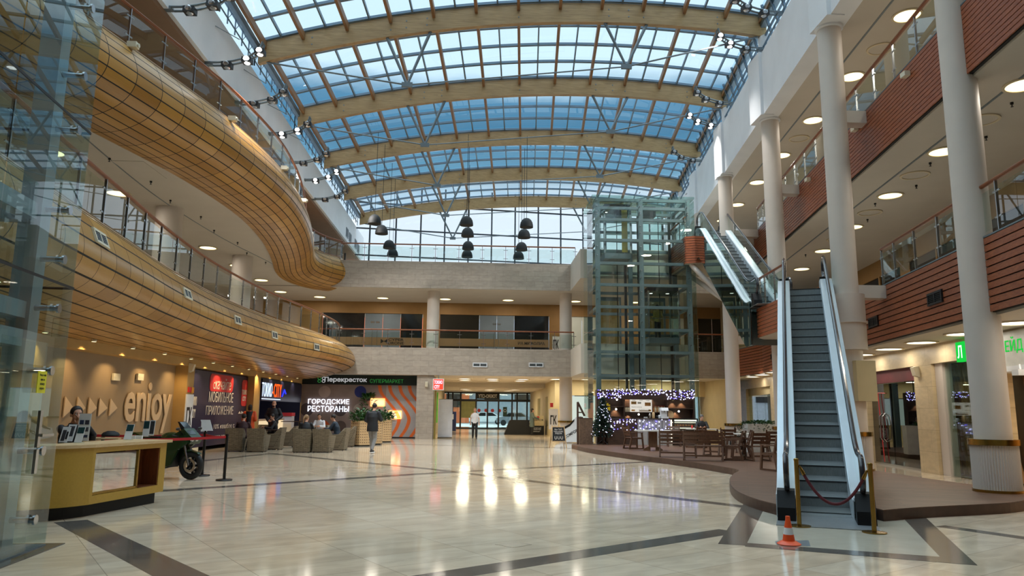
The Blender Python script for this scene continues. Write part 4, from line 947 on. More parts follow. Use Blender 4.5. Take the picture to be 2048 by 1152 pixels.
# navy app board
t = thing('advert_board', 'navy app advert board with red button on the wall behind the motorcycle', 'advert', (-10.3, (yB0+yB1)/2, 0)); MB().box((-.06, (yB0-yB1)/2, .15), (0, (yB1-yB0)/2, 2.98)).build('board', M['navy'], t, 0)
def bl(px, py): p = PX(px, py, -10.3); return p.y - (yB0+yB1)/2, p.z
def bt(s, px0, px1, py0, py1, mat, b=.02):
    a, z0 = bl(px0, py1); c, z1 = bl(px1, py0); text(s, (0, (a+c)/2, (z0+z1)/2), VY, VZ, c-a, z1-z0, mat, 'lettering', t, .006, b, 0, .02)
def rrect(y0, y1, z0, z1, r, mat, name, x=.004, th=.012):
    pts = []
    for cy, cz, a0 in ((y1-r, z1-r, 0), (y0+r, z1-r, pi/2), (y0+r, z0+r, pi), (y1-r, z0+r, 3*pi/2)):
        for k in range(6): a = a0+pi/2*k/5; pts.append((x, cy+r*cos(a), cz+r*sin(a)))
    return MB().slab(pts, (th, 0, 0)).build(name, mat, t, 0)
a, z0 = bl(418, 782); c, z1 = bl(467, 753); rrect(a, c, z0, z1, .22, M['redsign'], 'red_button')
a, z0 = bl(481, 812); c, z1 = bl(495.5, 761); rrect(a, c, z0, z1, .18, M['redsign'], 'app_icon')
M['offwhite'] = pbr('off_white_print', (222,214,205), .5, 0, .03, 3)
bt('cкачайте', 425, 462, 759, 778, M['offwhite'], 0); bt('МОБИЛЬНОЕ', 416, 466, 786, 804, M['offwhite'], 0); bt('ПРИЛОЖЕНИЕ', 410, 466, 812, 830, M['offwhite'], 0)
bt('10% кешбэк с', 426, 468, 846, 858, M['offwhite'], 0); bt('оплата заказа', 417, 460, 868, 876, M['offwhite'], .0); bt('ТОКИО', 482.5, 493, 780, 789, M['offwhite'], .02); bt('CITY', 483.5, 491, 793, 802, M['offwhite'], .02)
bt('ТОКИО', 381.5, 393, 793, 811, M['offwhite'], .02) ; bt('CITY', 381.5, 390, 818, 836, M['offwhite'], .02)
bt('▲▶◆', 475, 492, 822, 828, M['offwhite'])
# red-and-white notice on the pier
yP = (yA1+yB0)/2
o = MB().box((XL, yP-.33, .75), (XL+.03, yP+.33, 2.05)).build('notice_board', M['paper'], smooth=0); tag(o, 'white notice with big black letters on the ochre pier before the navy board', 'sign')
text('ГХ', (XL+.03, yP, 1.3), VY, VZ, .45, .62, M['dark'], 'lettering', o, .006, .03)
o = MB().box((XL, yP-.2, 2.12), (XL+.05, yP+.02, 2.3)).build('alarm_box', M['redsign'], smooth=0); tag(o, 'small red fire alarm box above the white notice on the ochre pier', 'alarm box')
o = MB().box((XL, yP+.05, 2.1), (XL+.05, yP+.26, 2.3)).build('alarm_box', pbr('orange_box', (224,150,40), .5), smooth=0); tag(o, 'small orange box beside the red fire alarm on the ochre pier', 'alarm box')
# restaurant kiosk with lit sign in the far recess
t = thing('restaurant_counter', 'dark blue restaurant stall with a lit white and orange sign in the corner', 'stall', (-10.0, yC0, 0)); dy = yC1-yC0
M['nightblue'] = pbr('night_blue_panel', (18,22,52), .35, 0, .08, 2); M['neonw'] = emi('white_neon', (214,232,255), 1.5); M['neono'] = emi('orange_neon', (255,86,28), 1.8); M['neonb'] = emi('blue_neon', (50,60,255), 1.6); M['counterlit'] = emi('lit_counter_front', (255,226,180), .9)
MB().box((-2.6, 0, 0), (-2.5, dy, 3.0)).build('back_wall', M['nightblue'], t, 0); MB().box((-2.5, .0, 0), (0, .08, 3.0)).build('side_wall', M['nightblue'], t, 0); MB().box((-2.5, dy-.08, 0), (0, dy, 3.0)).build('side_wall', M['nightblue'], t, 0); MB().box((-2.5, 0, 2.92), (0, dy, 3.0)).build('top', M['dark'], t, 0)
h = MB().box((-.12, .1, 1.95), (.06, dy-.1, 2.95)).build('sign_box', M['nightblue'], t, 0)
def ky(px): return PX(px, 780, -9.94).y - yC0
text('ТОКИО', (.06, (ky(523.5)+ky(544))/2, 2.47), VY, VZ, ky(544)-ky(523.5), .66, M['neonw'], 'white_letters', h, .012, .0)
text('-CITY', (.06, (ky(545)+ky(563))/2, 2.47), VY, VZ, ky(563)-ky(545), .66, M['neono'], 'orange_letters', h, .012, .0)
MB().tube([(.09, ky(564), 2.2), (.09, ky(568), 2.55), (.09, ky(571), 2.35)], .03, 6).build('blue_neon', M['neonb'], h)
MB().box((.06, ky(524), 2.02), (.09, ky(561), 2.06)).build('light_line', M['neonw'], h, 0)
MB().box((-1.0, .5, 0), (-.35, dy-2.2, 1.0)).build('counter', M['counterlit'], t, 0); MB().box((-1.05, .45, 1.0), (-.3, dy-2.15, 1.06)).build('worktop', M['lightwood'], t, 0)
MB().box((-.5, dy-1.9, 0), (.02, dy-1.3, 1.2)).build('terminal', M['white'], t, 0); MB().box((-.52, dy-1.95, 1.2), (.04, dy-1.25, 1.38)).build('terminal_top', M['redsign'], t, 0)
MB().box((-2.48, 1.2, 1.2), (-2.44, 2.6, 1.8)).build('menu_screen', M['dark'], t, 0)
a = bpy.data.lights.new('stall_lamp', 'AREA'); a.size = 1.5; a.energy = 25; a.color = (.7, .75, 1); link('stall_lamp', a, t, (-1.2, dy/2, 2.8))
# ================================================================== FAR GROUND WALL: SUPERMARKET BAND, MURAL
YM = 43.15
def fx(px, y=YM): return PY(px, 800, y).x
def fz(py, px=700, y=YM): return PY(px, py, y).z
t = thing('shop_sign', 'dark green supermarket sign band with white and green lettering over the mural', 'sign', (fx(712), YM-.06, 0)); cx = fx(712)
MB().box((fx(594)-cx, -.06, fz(769.5)), (fx(843)-cx, .02, fz(752)+.1)).build('band', pbr('deep_green_band', (14,34,34), .35), t, 0)
M['signwhite'] = emi('sign_white', (225,225,225), .55); M['signgreen'] = emi('sign_green', (60,150,70), .5)
text('Перекресток', ((fx(648)+fx(733))/2-cx, -.06, fz(760.5)), VX, VZ, fx(733)-fx(648), .33, M['signwhite'], 'white_letters', t, .03, .02)
text('СУПЕРМАРКЕТ', ((fx(739)+fx(806))/2-cx, -.06, fz(761.5)), VX, VZ, fx(806)-fx(739), .22, M['signgreen'], 'green_letters', t, .03, .0)
for (dx, dz, m) in ((-.12, .07, 'signgreen'), (.12, .07, 'signwhite'), (-.12, -.09, 'signgreen'), (.12, -.09, 'signwhite')):
    MB().tube([(fx(642)-cx+dx+.09*cos(a), -.08, fz(760)+dz+.07*sin(a)) for a in [k*2*pi/14 for k in range(14)]], .018, 5, closed=True).build('clover_ring', M[m], t)
t = thing('mural_panel', 'grey concrete-look mural with coloured dots and orange wavy stripes beside the entrance', 'mural', (fx(712), YM, 0))
MB().box((fx(594)-cx, -.03, .06), (fx(836)-cx, .03, fz(769.5))).build('panel', pbr('concrete_mauve', (142,126,122), .6, 0, .1, 1.5), t, 0)
MB().box((fx(772)-cx, -.034, .06), (fx(836)-cx, -.03, fz(769.5))).build('pale_field', pbr('concrete_pale', (156,152,152), .6, 0, .12, 1.5), t, 0)
MB().box((fx(772)-cx, -.06, 0), (fx(836)-cx, .03, .07)).build('plinth', M['dark'], t, 0)
for px, py, r, col in ((649.5, 783.5, 11.5, (178,160,154)), (721, 783.5, 11.3, (30,44,120)), (614, 819, 12.5, (70,58,60)), (719, 819, 11.5, (176,166,162)), (681, 820, 12, (70,60,62)), (647, 853, 11.5, (206,92,40)), (681, 853, 11, (92,76,74))):
    p = PY(px, py, YM); rr = r*43.5/1476
    MB().lathe((p.x-cx, -.032, p.z), [(.0001, 0), (rr, 0), (rr, .006), (.0001, .006)], 36, (0,-1,0)).build('dot', pbr('dot_paint', col, .6, 0, .08, 2), t, 0)
M['orange'] = pbr('orange_stripe', (208,98,34), .55, 0, .08, 2)
for k, dx in enumerate((0, 20, 40.5, 59.5)):
    cp = [(759+dx, 770), (763+dx, 786), (777+dx, 804), (791+dx, 822), (798+dx, 838), (793+dx, 856), (781+dx, 874)]
    sp_ = spline([(a, b, 0) for a, b in cp], 6); pts = [(PY(p.x, p.y, YM)) for p in sp_]; top = []; bot = []; lim = fx(835)-cx
    vs = []; fs = []
    for p in pts:
        x0, x1 = p.x-cx-.1, p.x-cx+.1; x0, x1 = min(x0, lim), min(x1, lim); z = min(max(p.z, .07), fz(770)); vs += [(x0, -.037, z), (x1, -.037, z)]
    for j in range(len(pts)-1):
        if vs[2*j+1][0]-vs[2*j][0] > .01 or vs[2*j+3][0]-vs[2*j+2][0] > .01: fs.append((2*j, 2*j+1, 2*j+3, 2*j+2))
    MB().add(vs, fs).build('orange_stripe', M['orange'], t, 0)
for l, py in (('ГОРОДСКИЕ', 804.5), ('РЕСТОРАНЫ', 818)):
    text(l, ((fx(617)+fx(699))/2-cx, -.05, fz(py)), VX, VZ, fx(699)-fx(617), .33, M['neonw2'] if 'neonw2' in M else M.setdefault('neonw2', emi('white_backlit_letters', (236,242,255), 2.2)), 'lit_letters', t, .04, 0)
for k, (x0, x1, y0, y1) in enumerate(((742, 770, 797, 811.5), (777, 804, 821, 836))):
    f = thing('neon_frame', f"glowing rectangular wall light frame on the mural, {('upper one beside the hanging plant','lower one beside the planters')[k]}", 'wall light', ((fx(x0)+fx(x1))/2, YM-.1, (fz(y0)+fz(y1))/2)); hw, hh = (fx(x1)-fx(x0))/2, (fz(y0)-fz(y1))/2
    MB().tube([(-hw, 0, -hh), (hw, 0, -hh), (hw, 0, hh), (-hw, 0, hh)], .022, 8, closed=True).build('tube', emi('warm_neon', (255,150,80), 4), f)
    a = bpy.data.lights.new('glow', 'AREA'); a.shape = 'RECTANGLE'; a.size = 2*hw; a.size_y = 2*hh; a.energy = 8; a.color = (1, .62, .32); o = link('glow', a, f, (0, -.02, 0)); o.rotation_euler = (pi/2, 0, 0)
    a.spread = R(170)
# lit red box sign at the passage mouth
p = PY(877, 769, 42.05); t = thing('lit_sign', 'small lit red and white square sign hung at the mouth of the entrance passage', 'sign', (p.x, 41.9, p.z))
MB().box((-.31, -.06, -.32), (.31, .06, .32)).build('case', M['paper'], t, 0); MB().box((-.27, -.068, -.28), (.27, -.061, .28)).build('face', emi('red_lit_face', (255,70,50), 1.6), t, 0)
text('ТОКИО', (0, -.068, .12), VX, VZ, .46, .2, M['neonw'], 'lettering', t, .006, .03); text('CITY', (-.07, -.068, -.14), VX, VZ, .3, .2, M['neonw'], 'lettering', t, .006, .03)
MB().cyl((0, 0, .32), (0, 0, Z2B-p.z), .02, n=8).build('hanger', M['steel'], t)
o = MB().box((-2.4, 42.4, 0), (-2.3, 42.7, 2.9)).build('trim_15', pbr('olive_pilaster', (150,130,60), .5), smooth=0); struct(o)
o = MB().box((-2.28, 42.5, .9), (-2.2, 42.56, 2.6)).build('light_strip', pbr('green_strip', (110,190,60), .4), smooth=0); tag(o, 'slim green vertical strip behind the white roll-up banner', 'sign strip')
# air grilles in the stone band and the oak cladding
def grille(p, u, n, w, h, label, mat='plastic', inner='dark', k=5):
    t = thing('air_grille', label, 'air grille', p); u = V(u).normalized(); n = V(n).normalized(); v = n.cross(u); v = v if v.z > 0 else -v
    f = MB()
    for s in (-1, 1): f.obox(v*s*h/2, u*(w/2+.03), v*.025, n*.02); f.obox(u*s*w/2, u*.025, v*h/2, n*.02)
    f.obox((0,0,0), u*.02, v*h/2, n*.02); f.build('frame', M[mat], t, 0)
    MB().obox(-n*.01, u*w/2, v*h/2, n*.008).build('back_plate', M['blackm'], t, 0)
    s = MB()
    for j in range(k): s.obox(v*((j+.5)/k-.5)*h, u*w/2, v*h/k*.22, n*.015)
    s.build('slats', M[inner], t, 0); return t
for k, px in enumerate((960, 1072)):
    p = PY(px, 730, FW); grille((p.x, FW-.03, p.z), VX, -VY, .78, .2, f"white double air grille in the lower stone band, {('nearer the oak balcony','nearer the lift tower')[k]}", 'white', 'steel')
def on_profile(path, prof, y, idx, kk):
    i = min(range(len(path)), key=lambda j: abs(path[j].y-y)); p = path[i]; tt = path[i+1]-path[i-1]; tt.z = 0; tt.normalize(); o = V((tt.y, -tt.x, 0))
    a, b = prof[idx]; a2, b2 = prof[idx+1]; a0, b0 = prof[idx-1]
    f = lambda a: a*kk if a > 0 else a
    P_ = V((p.x, p.y, Z2T)) + o*f(a) + VZ*b; tg = o*(f(a2)-f(a0)) + VZ*(b2-b0); n = tt.cross(tg).normalized(); n = n if n.dot(o) > 0 else -n
    return P_, tt, n
for k, (y, idx) in enumerate(((13.6, 16), (19.8, 17), (25.2, 18), (29.3, 19), (33.8, 20))):
    out = 1.0 + max(0, min(1, (y-30)/7))*.75
    P_, tt, n = on_profile(P2, pr2, y, idx, out); grille(P_+n*.02, tt, n, .6, .24, f"cream double air grille set in the lower oak balcony front, {ORD[k]} from the glass lift", 'plastic', 'steel', 6)
for k, y in enumerate((16.2, 20.3)):
    p = V((E2(y)-.05, y, 4.25 if k == 0 else 4.2)); d = V((.2, 1, 0)).normalized(); grille(p, d, V((-1, .2, 0)), .75, .24, f"dark double air grille in the first gallery boards, {('beside the tall front column','beside the grey escalator')[k]}", 'dark', 'blackm', 6)
for k, y in enumerate((31.2, 34)):
    p = V((E2(y)-.05, y, 4.25)); d = V((.2, 1, 0)).normalized(); grille(p, d, V((-1, .2, 0)), .75, .24, f"dark double air grille in the gallery boards beyond the escalators, {ORD[k]} from the escalator", 'dark', 'blackm', 6)
for k, (px, py) in enumerate(((694, 466), (700, 476), (711, 488), (716, 497))):
    p = PX(px, py, -8.62); grille((-8.6, p.y, p.z), VY, VX, .7, .55, f"square air grille in the white roof fascia beside the end window, {ORD[k]} from the racks", 'steel', 'steel', 6)
# little spot cameras on the top oak balcony rim and boarded galleries
for k, y in enumerate((16.9, 21.2, 25.8, 30.2, 36.0, 39.5)):
    i = min(range(len(P3)), key=lambda j: abs(P3[j].y-y)); p = P3[i]
    tag(MB().box((p.x+.16, p.y-.09, Z3T+.02), (p.x+.38, p.y+.09, Z3T+.16)).cyl((p.x+.38, p.y, Z3T+.09), (p.x+.42, p.y, Z3T+.09), .05, n=12).build('rim_spotlight', M['plastic']), f"small cream spotlight on the rim of the top oak balcony, {ORD[k]} from the glass lift", 'spotlight')
for k, y in enumerate((16.4, 19.9, 24.6)):
    p = V((E3(y)-.06, y, 9.78)); tag(MB().box((p.x-.14, p.y-.1, p.z-.06), (p.x, p.y+.1, p.z+.06)).build('rim_spotlight', M['plastic']), f"small cream spotlight on the boards of the top gallery, {ORD[k]} from the front column", 'spotlight')
# ================================================================== NEAR GLASS LIFT
M['palesteel'] = pbr('pale_grey_steel', (152,164,170), .4, .1, .05, 3); C0 = V((-4.96, 9.17, 0)); dn = V((.105, -.9945, 0)); lf = V((-.9945, -.105, 0))
t = thing('glass_lift', 'tall grey-framed glass lift enclosure at the front edge with a metal-handled glass door', 'glass lift', (0, 0, 0))
zj = [0.03, 3.02, PY(190, 268, 9.17).z, 8.3, 11.0]; za = [PY(px, py, 9.17).z for px, py in ((125, 680), (168, 440))]
for k in range(4):
    for nm, dirv, L in (('front', dn, 5.5), ('back', lf, 4.0)):
        segs = 3
        for j in range(segs):
            a_, b_ = C0 + dirv*(L*j/segs+.012), C0 + dirv*(L*(j+1)/segs-.012)
            MB().quad(a_+VZ*(zj[k]+.01), b_+VZ*(zj[k]+.01), b_+VZ*(zj[k+1]-.01), a_+VZ*(zj[k+1]-.01)).build('glass_panel', M['nearglass'], t, 0)
        if k: MB().bar(C0+VZ*zj[k], C0+dirv*L+VZ*zj[k], .012, .03).build('joint_strip', M['dark'], t, 0)
pc = C0 + dn*.42 + lf*.34
for q, w_ in ((pc, .24), (C0+lf*2.6+dn*.3, .24), (C0+lf*1.35+dn*1.2, .18), (C0+lf*1.5+dn*2.8, .22)):
    MB().obox(q+VZ*5.5, dn*w_/2, lf*w_/2, VZ*5.5).build('steel_post', M['palesteel'], t, 0)
for z in (2.36, 2.68, za[1]-.05, 7.6, 10.4):
    MB().bar(pc+VZ*z, pc+dn*4.6+VZ*z, .16, .19).build('cross_beam', M['palesteel'], t, 0); MB().bar(pc+VZ*z, pc+lf*2.5+VZ*z, .16, .19).build('cross_beam', M['palesteel'], t, 0)
for z in (.35, 1.1, 2.0, 2.72, 3.3, 3.9, 4.9, 5.6, 6.5, 7.3):
    for q in (dn*.42,):
        s = pc + VZ*z; e = C0 + q + VZ*z - lf*.0; b = MB().cyl(s, e - lf*.03, .035, n=14).cyl(e - lf*.02, e - lf*.045, .055, n=16); b.build('spider_fitting', M['chrome'], t)
MB().obox(C0+lf*2.0+dn*2.5+VZ*.012, dn*2.5, lf*2.0, VZ*.01).build('floor_plate', M['steel'], t, 0)
dd = C0 + dn*.62 - lf*.05
d = MB().quad(dd+VZ*.05, dd+dn*1.0+VZ*.05, dd+dn*1.0+VZ*2.3, dd+VZ*2.3).build('glass_door', M['nearglass'], t, 0)
h = dd+dn*.06-lf*.03
MB().obox(h+VZ*1.35, dn*.03, lf*.015, VZ*.2).obox(h+VZ*1.0, dn*.03, lf*.015, VZ*.13).obox(h-lf*.05+VZ*1.28-dn*.1, dn*.14, lf*.012, VZ*.015).build('door_handle', M['chrome'], d, 0)
sg = dd+dn*.1-lf*.02
n_ = MB().obox(sg+VZ*1.86, dn*.1, lf*.004, VZ*.12).build('yellow_notice', pbr('yellow_paper', (232,220,40), .5, 0, .03), d, 0)
for k, s in enumerate(('Вход в лифт', 'офисов', 'номер', 'второго')): text(s, sg-lf*.006+VZ*(1.935-.05*k), -dn, VZ, .15 if k == 0 else .1, .028, M['dark'], 'lettering', n_, .002, .0)
MB().obox(C0+dn*.95+lf*1.0+VZ*1.4, dn*.1, lf*.05, VZ*1.2).build('yellow_panel', pbr('yellow_panel', (206,190,60), .4), t, 0)
MB().obox(C0+lf*1.9+dn*2.2+VZ*6.9, dn*.7, lf*.7, VZ*.06).build('lamp_tray', M['dark'], t, 0)
for k in range(3): q = C0+lf*(1.5+.35*k)+dn*(1.9+.2*k)+VZ*6.83; MB().lathe(q, [(.0001,0),(.07,0)], 12).build('lamp', M['flood'], t)
MB().prism([tuple((C0+dn*-.12-lf*.16).xy), tuple((C0+dn*5.6-lf*.05).xy), tuple((C0+dn*5.6+lf*.3).xy), tuple((C0+dn*-.12+lf*.6).xy)], .0005, .012).build('threshold', M['band'], t, 0)
# ================================================================== RIGHT-HAND SHOPS
def PW(px, py, off=0.0):          # the point of the right-hand shop wall seen at a pixel
    d = ray(px, py); t_ = (12.55-.14*19.5+off)/(d.x-.14*d.y); return V((d.x*t_, d.y*t_, EYE+d.z*t_))
wu = V((-.14, -1, 0)).normalized(); wn = V((-1, .14, 0)).normalized(); WP = lambda y, z, off=0: V((WR(y), y, z)) + wn*off
def wallbox(mb, y0, y1, z0, z1, o0, o1):
    a, b = WP(y0, 0), WP(y1, 0); c = (a+b)/2 + VZ*(z0+z1)/2 + wn*(o0+o1)/2; return mb.obox(c, (b-a)/2, wn*(o1-o0)/2, VZ*(z1-z0)/2)
# dark glass shop with plastic sheeting
t = thing('glass_storefront', 'dark glass shop front hung with plastic sheeting, dark red band on top', 'shop front', tuple(WP(23.0, 0))); o_ = V(t.location)
def W2(*a): m = MB(); wallbox(m, *a); m.v = [tuple(V(v)-o_) for v in m.v]; return m
W2(21.2, 23.3, .02, 2.6, -.2, -.17).build('glass_leaf', M['shopglass'], t, 0); W2(23.34, 24.9, .02, 2.6, -.2, -.17).build('glass_leaf', M['shopglass'], t, 0)
W2(21.2, 24.9, 2.62, 3.02, -.22, -.12).build('red_band', pbr('dark_red_band', (96,30,36), .5), t, 0)
W2(21.2, 24.9, 0, .06, -.2, -.14).build('floor_track', M['chrome'], t, 0); W2(21.3, 23.2, .1, 2.75, -.6, -.55).build('plastic_sheet', glass('plastic_sheeting', (150,156,150), mul=2.5), t, 0)
for y in (23.85, 24.1):
    q = [WP(y+dy, z, -.08+b)-o_ for dy, z, b in ((0,.75,-.08),(-.05,.85,.02),(-.09,1.2,.03),(-.05,1.55,.02),(0,1.65,-.08))]; MB().tube(q, .022, 8).build('door_handle', M['chrome'], t)
q = [WP(23.7, 2.3, -.14)-o_, WP(24.2, 2.32, -.12)-o_, WP(24.22, 2.2, -.12)-o_, WP(24.1, 1.2, -.1)-o_, WP(24.0, .1, -.1)-o_]; MB().tube(q, .014, 6).build('red_cable', M['redsign'], t)
tag(W2(21.0, 25.2, 0, 3.0, -4.2, -4.1).build('shop_back_wall', M['dark'], None, 0, tuple(o_)), 'dark back wall inside the closed glass shop', 'wall panel')
# slatted shop
t = thing('slatted_storefront', 'shop window with diagonal timber slats behind glass, between stone piers', 'shop front', tuple(WP(18.1, 0))); o_ = V(t.location)
W2(17.2, 20.1, .02, 3.02, -.2, -.17).build('glass_leaf', M['shopglass2'] if 'shopglass2' in M else M['glass'], t, 0); W2(19.68, 20.1, .0, 3.02, -.35, -.1).build('grey_jamb', M['column'], t, 0)
m = MB()
for k in range(16):
    y = 21.2 - k*.2; f0 = max(0, (y-20.35)/.9); f1 = min(1, (y-17.15)/.9); a = WP(y-.9*f0, 3.0-2.95*f0, -.6)-o_; b = WP(y-.9*f1, 3.0-2.95*f1, -.6)-o_; m.bar(a, b, .06, .09, up=wn)
m.build('timber_slats', woodmat('timber_slats', (140,96,52), (176,128,76), .5, (6,6,1), 3), t, 0)
W2(17.1, 20.4, .02, 3.02, -.8, -.7).build('backing', pbr('slat_backing', (96,66,42), .6), t, 0)
W2(17.9, 18.9, .02, .85, -.55, -.3).build('grey_bench', pbr('charcoal_seat', (46,46,48), .6), t, 0)
# green sign shop
t = thing('green_sign_shop', 'shop with a white fascia and green letters at the end of the gallery', 'shop front', tuple(WP(14.0, 0))); o_ = V(t.location)
W2(9.4, 16.6, 2.72, 3.5, -.02, .06).build('white_fascia', pbr('white_fascia', (206,206,200), .4), t, 0)
M['glowgreen'] = emi('green_lit', (30,210,70), 1.0); M['glowwhite'] = emi('white_lit', (225,255,240), 1.6)
a, b = PW(1917, 700, -.1), PW(1932, 700, -.1); c = (a+b)/2; c = V((c.x, c.y, 3.2)) - o_
MB().obox(c, wu*.2, wn*.06, VZ*.25).build('logo_box', M['glowgreen'], t, 0); text('Л', c+wn*.06, wu, VZ, .22, .32, M['glowwhite'], 'logo_letter', t, .006, .01)
a, b = PW(2010, 690, -.07), PW(2045, 690, -.07); y_m = (a.y+b.y)/2; zc = (PW(2027, 675, -.07).z + PW(2027, 704, -.07).z)/2
text('ЕЙД', WP(y_m, zc, .06)-o_, wu, VZ, (b-a).length, PW(2027, 672).z-PW(2027, 706).z, M['glowgreen'], 'green_letters', t, .006, .0)
W2(9.4, 17.0, 2.6, 2.72, -.6, .08).build('white_soffit', M['white'], t, 0)
m = MB()
for k in range(22): wallbox(m, 10+k*.3, 10.12+k*.3, 2.55, 2.62, -3.5, -.6)
m.v = [tuple(V(v)-o_) for v in m.v]; m.build('ceiling_slats', M['lightwood'], t, 0)
m = MB()
for k in range(14): wallbox(m, 9.5, 17.1, .02+k*.2, .2+k*.2, -2.9, -2.8)
m.v = [tuple(V(v)-o_) for v in m.v]; m.build('plank_wall', woodmat('honey_planks', (206,150,78), (226,176,104), .45, (6,1,8), 3), t, 0)
a = bpy.data.lights.new('shop_lamp', 'AREA'); a.size = 2; a.energy = 70; a.color = (1,.88,.66); link('shop_lamp', a, t, tuple(WP(14.5, 2.5, -1.6)-o_))
d = ray(2041, 843); tt = (12.55-.14*19.5+2.72)/(d.x-.14*d.y); p = V((d.x*tt, d.y*tt, EYE+d.z*tt))
t2 = tag(MB().obox(p, wu*.18, wn*.01, VZ*.42).build('hours_poster', pbr('green_poster_board', (22,132,62), .4)), 'green opening-hours poster on the plank wall of the green sign shop', 'poster')
text('10-19', p-VZ*.14+wn*.01, wu, VZ, .26, .1, M['paper'], 'lettering', t2, .004); text('Л', p+VZ*.28+wn*.01, wu, VZ, .1, .14, M['paper'], 'lettering', t2, .004)
MB().obox(p+VZ*.02+wn*.012, wu*.16, wn*.003, VZ*.008).obox(p-VZ*.3+wn*.012, wu*.12, wn*.003, VZ*.01).build('rule', M['paper'], t2, 0)
p = PW(2041, 745, -.4); tag(MB().box((p.x-.12, p.y-.1, p.z-.06), (p.x+.12, p.y+.1, p.z+.06)).cyl((p.x, p.y, p.z+.06), (p.x, p.y, 2.7), .02).build('hanging_camera', M['paper']), 'small white camera hanging under the green sign shop soffit', 'camera')
# shop fronts farther along (behind the cafe)
for nm, y0, y1, lab, col in (('glass_storefront', 25.4, 30.4, 'pale curtained glass shop front behind the white planter', (196,196,176)), ('glass_storefront', 31.6, 36.4, 'shop front with an orange and red window picture behind the seated man', (150,130,96)), ('glass_storefront', 37.8, 43.4, 'cream glass shop front at the far end beside the lift tower', (200,190,150))):
    t = thing(nm, lab, 'shop front', tuple(WP((y0+y1)/2, 0))); o_ = V(t.location); n = 3
    for k in range(n):
        W2(y0+(y1-y0)*k/n+.02, y0+(y1-y0)*(k+1)/n-.02, .02, 2.62, -.2, -.17).build('glass_leaf', M['glass'], t, 0)
    W2(y0, y1, 2.62, 3.02, -.24, -.14).build('header', M['beige'], t, 0); W2(y0, y1, 0, 3.0, -1.6, -1.5).build('back_panel', pbr('shop_back', col, .6, 0, .08, 1), t, 0)
    if y0 == 31.6:
        W2(32.2, 34.0, .2, 2.6, -.15, -.13).build('window_picture', pbr('red_picture', (176,42,24), .5, 0, .3, 2), t, 0)
        for k in range(4): q = WP(32.5+.35*k, 1.2+.35*(k % 2)+.2*k, -.12)-o_; MB().lathe(q, [(.0001,0),(.28-.03*k,0),(.28-.03*k,.01),(.0001,.01)], 20, tuple(wn)).build('orange_shape', pbr('orange_shape', (226,132,36), .5), t, 0)
        for k in range(3): q = WP(34.4, 1.0+.5*k, -.12)-o_; MB().obox(q, wu*.16, wn*.01, VZ*.2).build('notice', pbr('blue_grey_notice', (90,110,124), .5), t, 0)
    if y0 == 25.4:
        m = MB()
        for k in range(12): q = WP(29.4-k*.06, 1.3, -.4)-o_; m.cyl(q-VZ*1.2, q+VZ*1.3, .05, n=6)
        m.build('curtain', M['white'], t); W2(26.6, 27.9, .7, 2.2, -.5, -.48).build('white_screen', emi('shop_screen', (226,236,226), .9), t, 0)
    a = bpy.data.lights.new('shop_lamp', 'AREA'); a.size = 1.2; a.energy = 24; a.color = (1,.92,.72); link('shop_lamp', a, t, tuple(WP((y0+y1)/2, 2.6, -.9)-o_))
# ================================================================== CAFE PLATFORM
PZF = .17
outline = [(1155, 900), (1180, 906), (1230, 914), (1300, 924), (1340, 929), (1400, 938), (1440, 945), (1478, 953), (1469, 961), (1462, 970), (1461, 981), (1467, 993), (1482, 1005), (1515, 1019), (1560, 1032)]
po = [PZ(a, b, 0) for a, b in outline]; po = [(4.45, 34.3, 0), (4.2, 33.0, 0)] + [tuple(p) for p in spline(po, 5)] + [(4.95, 12.22, 0), (5.75, 14.05, 0), (7.02, 13.5, 0), (6.24, 11.68, 0)] + [tuple(p) for p in spline([PZ(1768, 1043), PZ(1850, 1036), PZ(1960, 1030), PZ(2020, 1026), V((9.75, 12.95, 0)), V((10.35, 13.5, 0)), V((10.6, 14.3, 0)), V((10.55, 15.2, 0)), V((10.4, 17, 0)), V((10.45, 19.6, 0)), V((10.8, 23, 0)), V((11.4, 27.5, 0)), V((12.1, 31.5, 0)), V((12.2, 34.3, 0))], 5)]
plat = thing('cafe_platform', 'low wavy-edged brown boarded platform carrying the cafe seating', 'platform', (0, 0, 0))
poly = [(p[0], p[1]) for p in po]; MB().prism(poly, .0, PZF).build('deck', M['deck'], plat, 0)
ed = MB().sweep([(x, y, 0) for x, y in poly[2:]], [(.0, 0), (.012, 0), (.012, PZF-.01), (0, PZF-.01)]); ed.build('edge_band', pbr('dark_edge_boards', (74,52,42), .5, 0, .2, 6), plat, 0)
# ------------------------------------------------------------------ kiosk
YK = 34.15
kx = lambda px: PY(px, 830, YK).x
kz = lambda py: PY(1290, py, YK).z
M['wenge'] = woodmat('dark_wenge', (44,28,22), (66,44,32), .5, (1,6,6), 3); M['wenge2'] = woodmat('brown_wenge', (58,39,30), (80,56,42), .5, (1,6,6), 3)
t = thing('cafe_kiosk', 'dark wooden cafe back wall with lit shelves and fairy lights under the lift tower', 'kiosk', (0, 0, PZF)); zt = kz(781)-PZF
x0, x1, xa, xb = kx(1193), kx(1388), kx(1247), kx(1333)
MB().box((x0, YK+.3, 0), (x1, YK+.36, zt)).build('back_panel', M['wenge2'], t, 0)
for x in (x0, xa, xb, x1-.05): MB().box((x, YK-.1, 0), (x+.05, YK+.3, zt)).build('upright', M['wenge'], t, 0)
for a, b in ((x0, xa), (xa, xb), (xb, x1)): MB().box((a, YK-.15, zt-.42), (b, YK-.08, zt)).build('top_fascia', M['wenge'], t, 0)
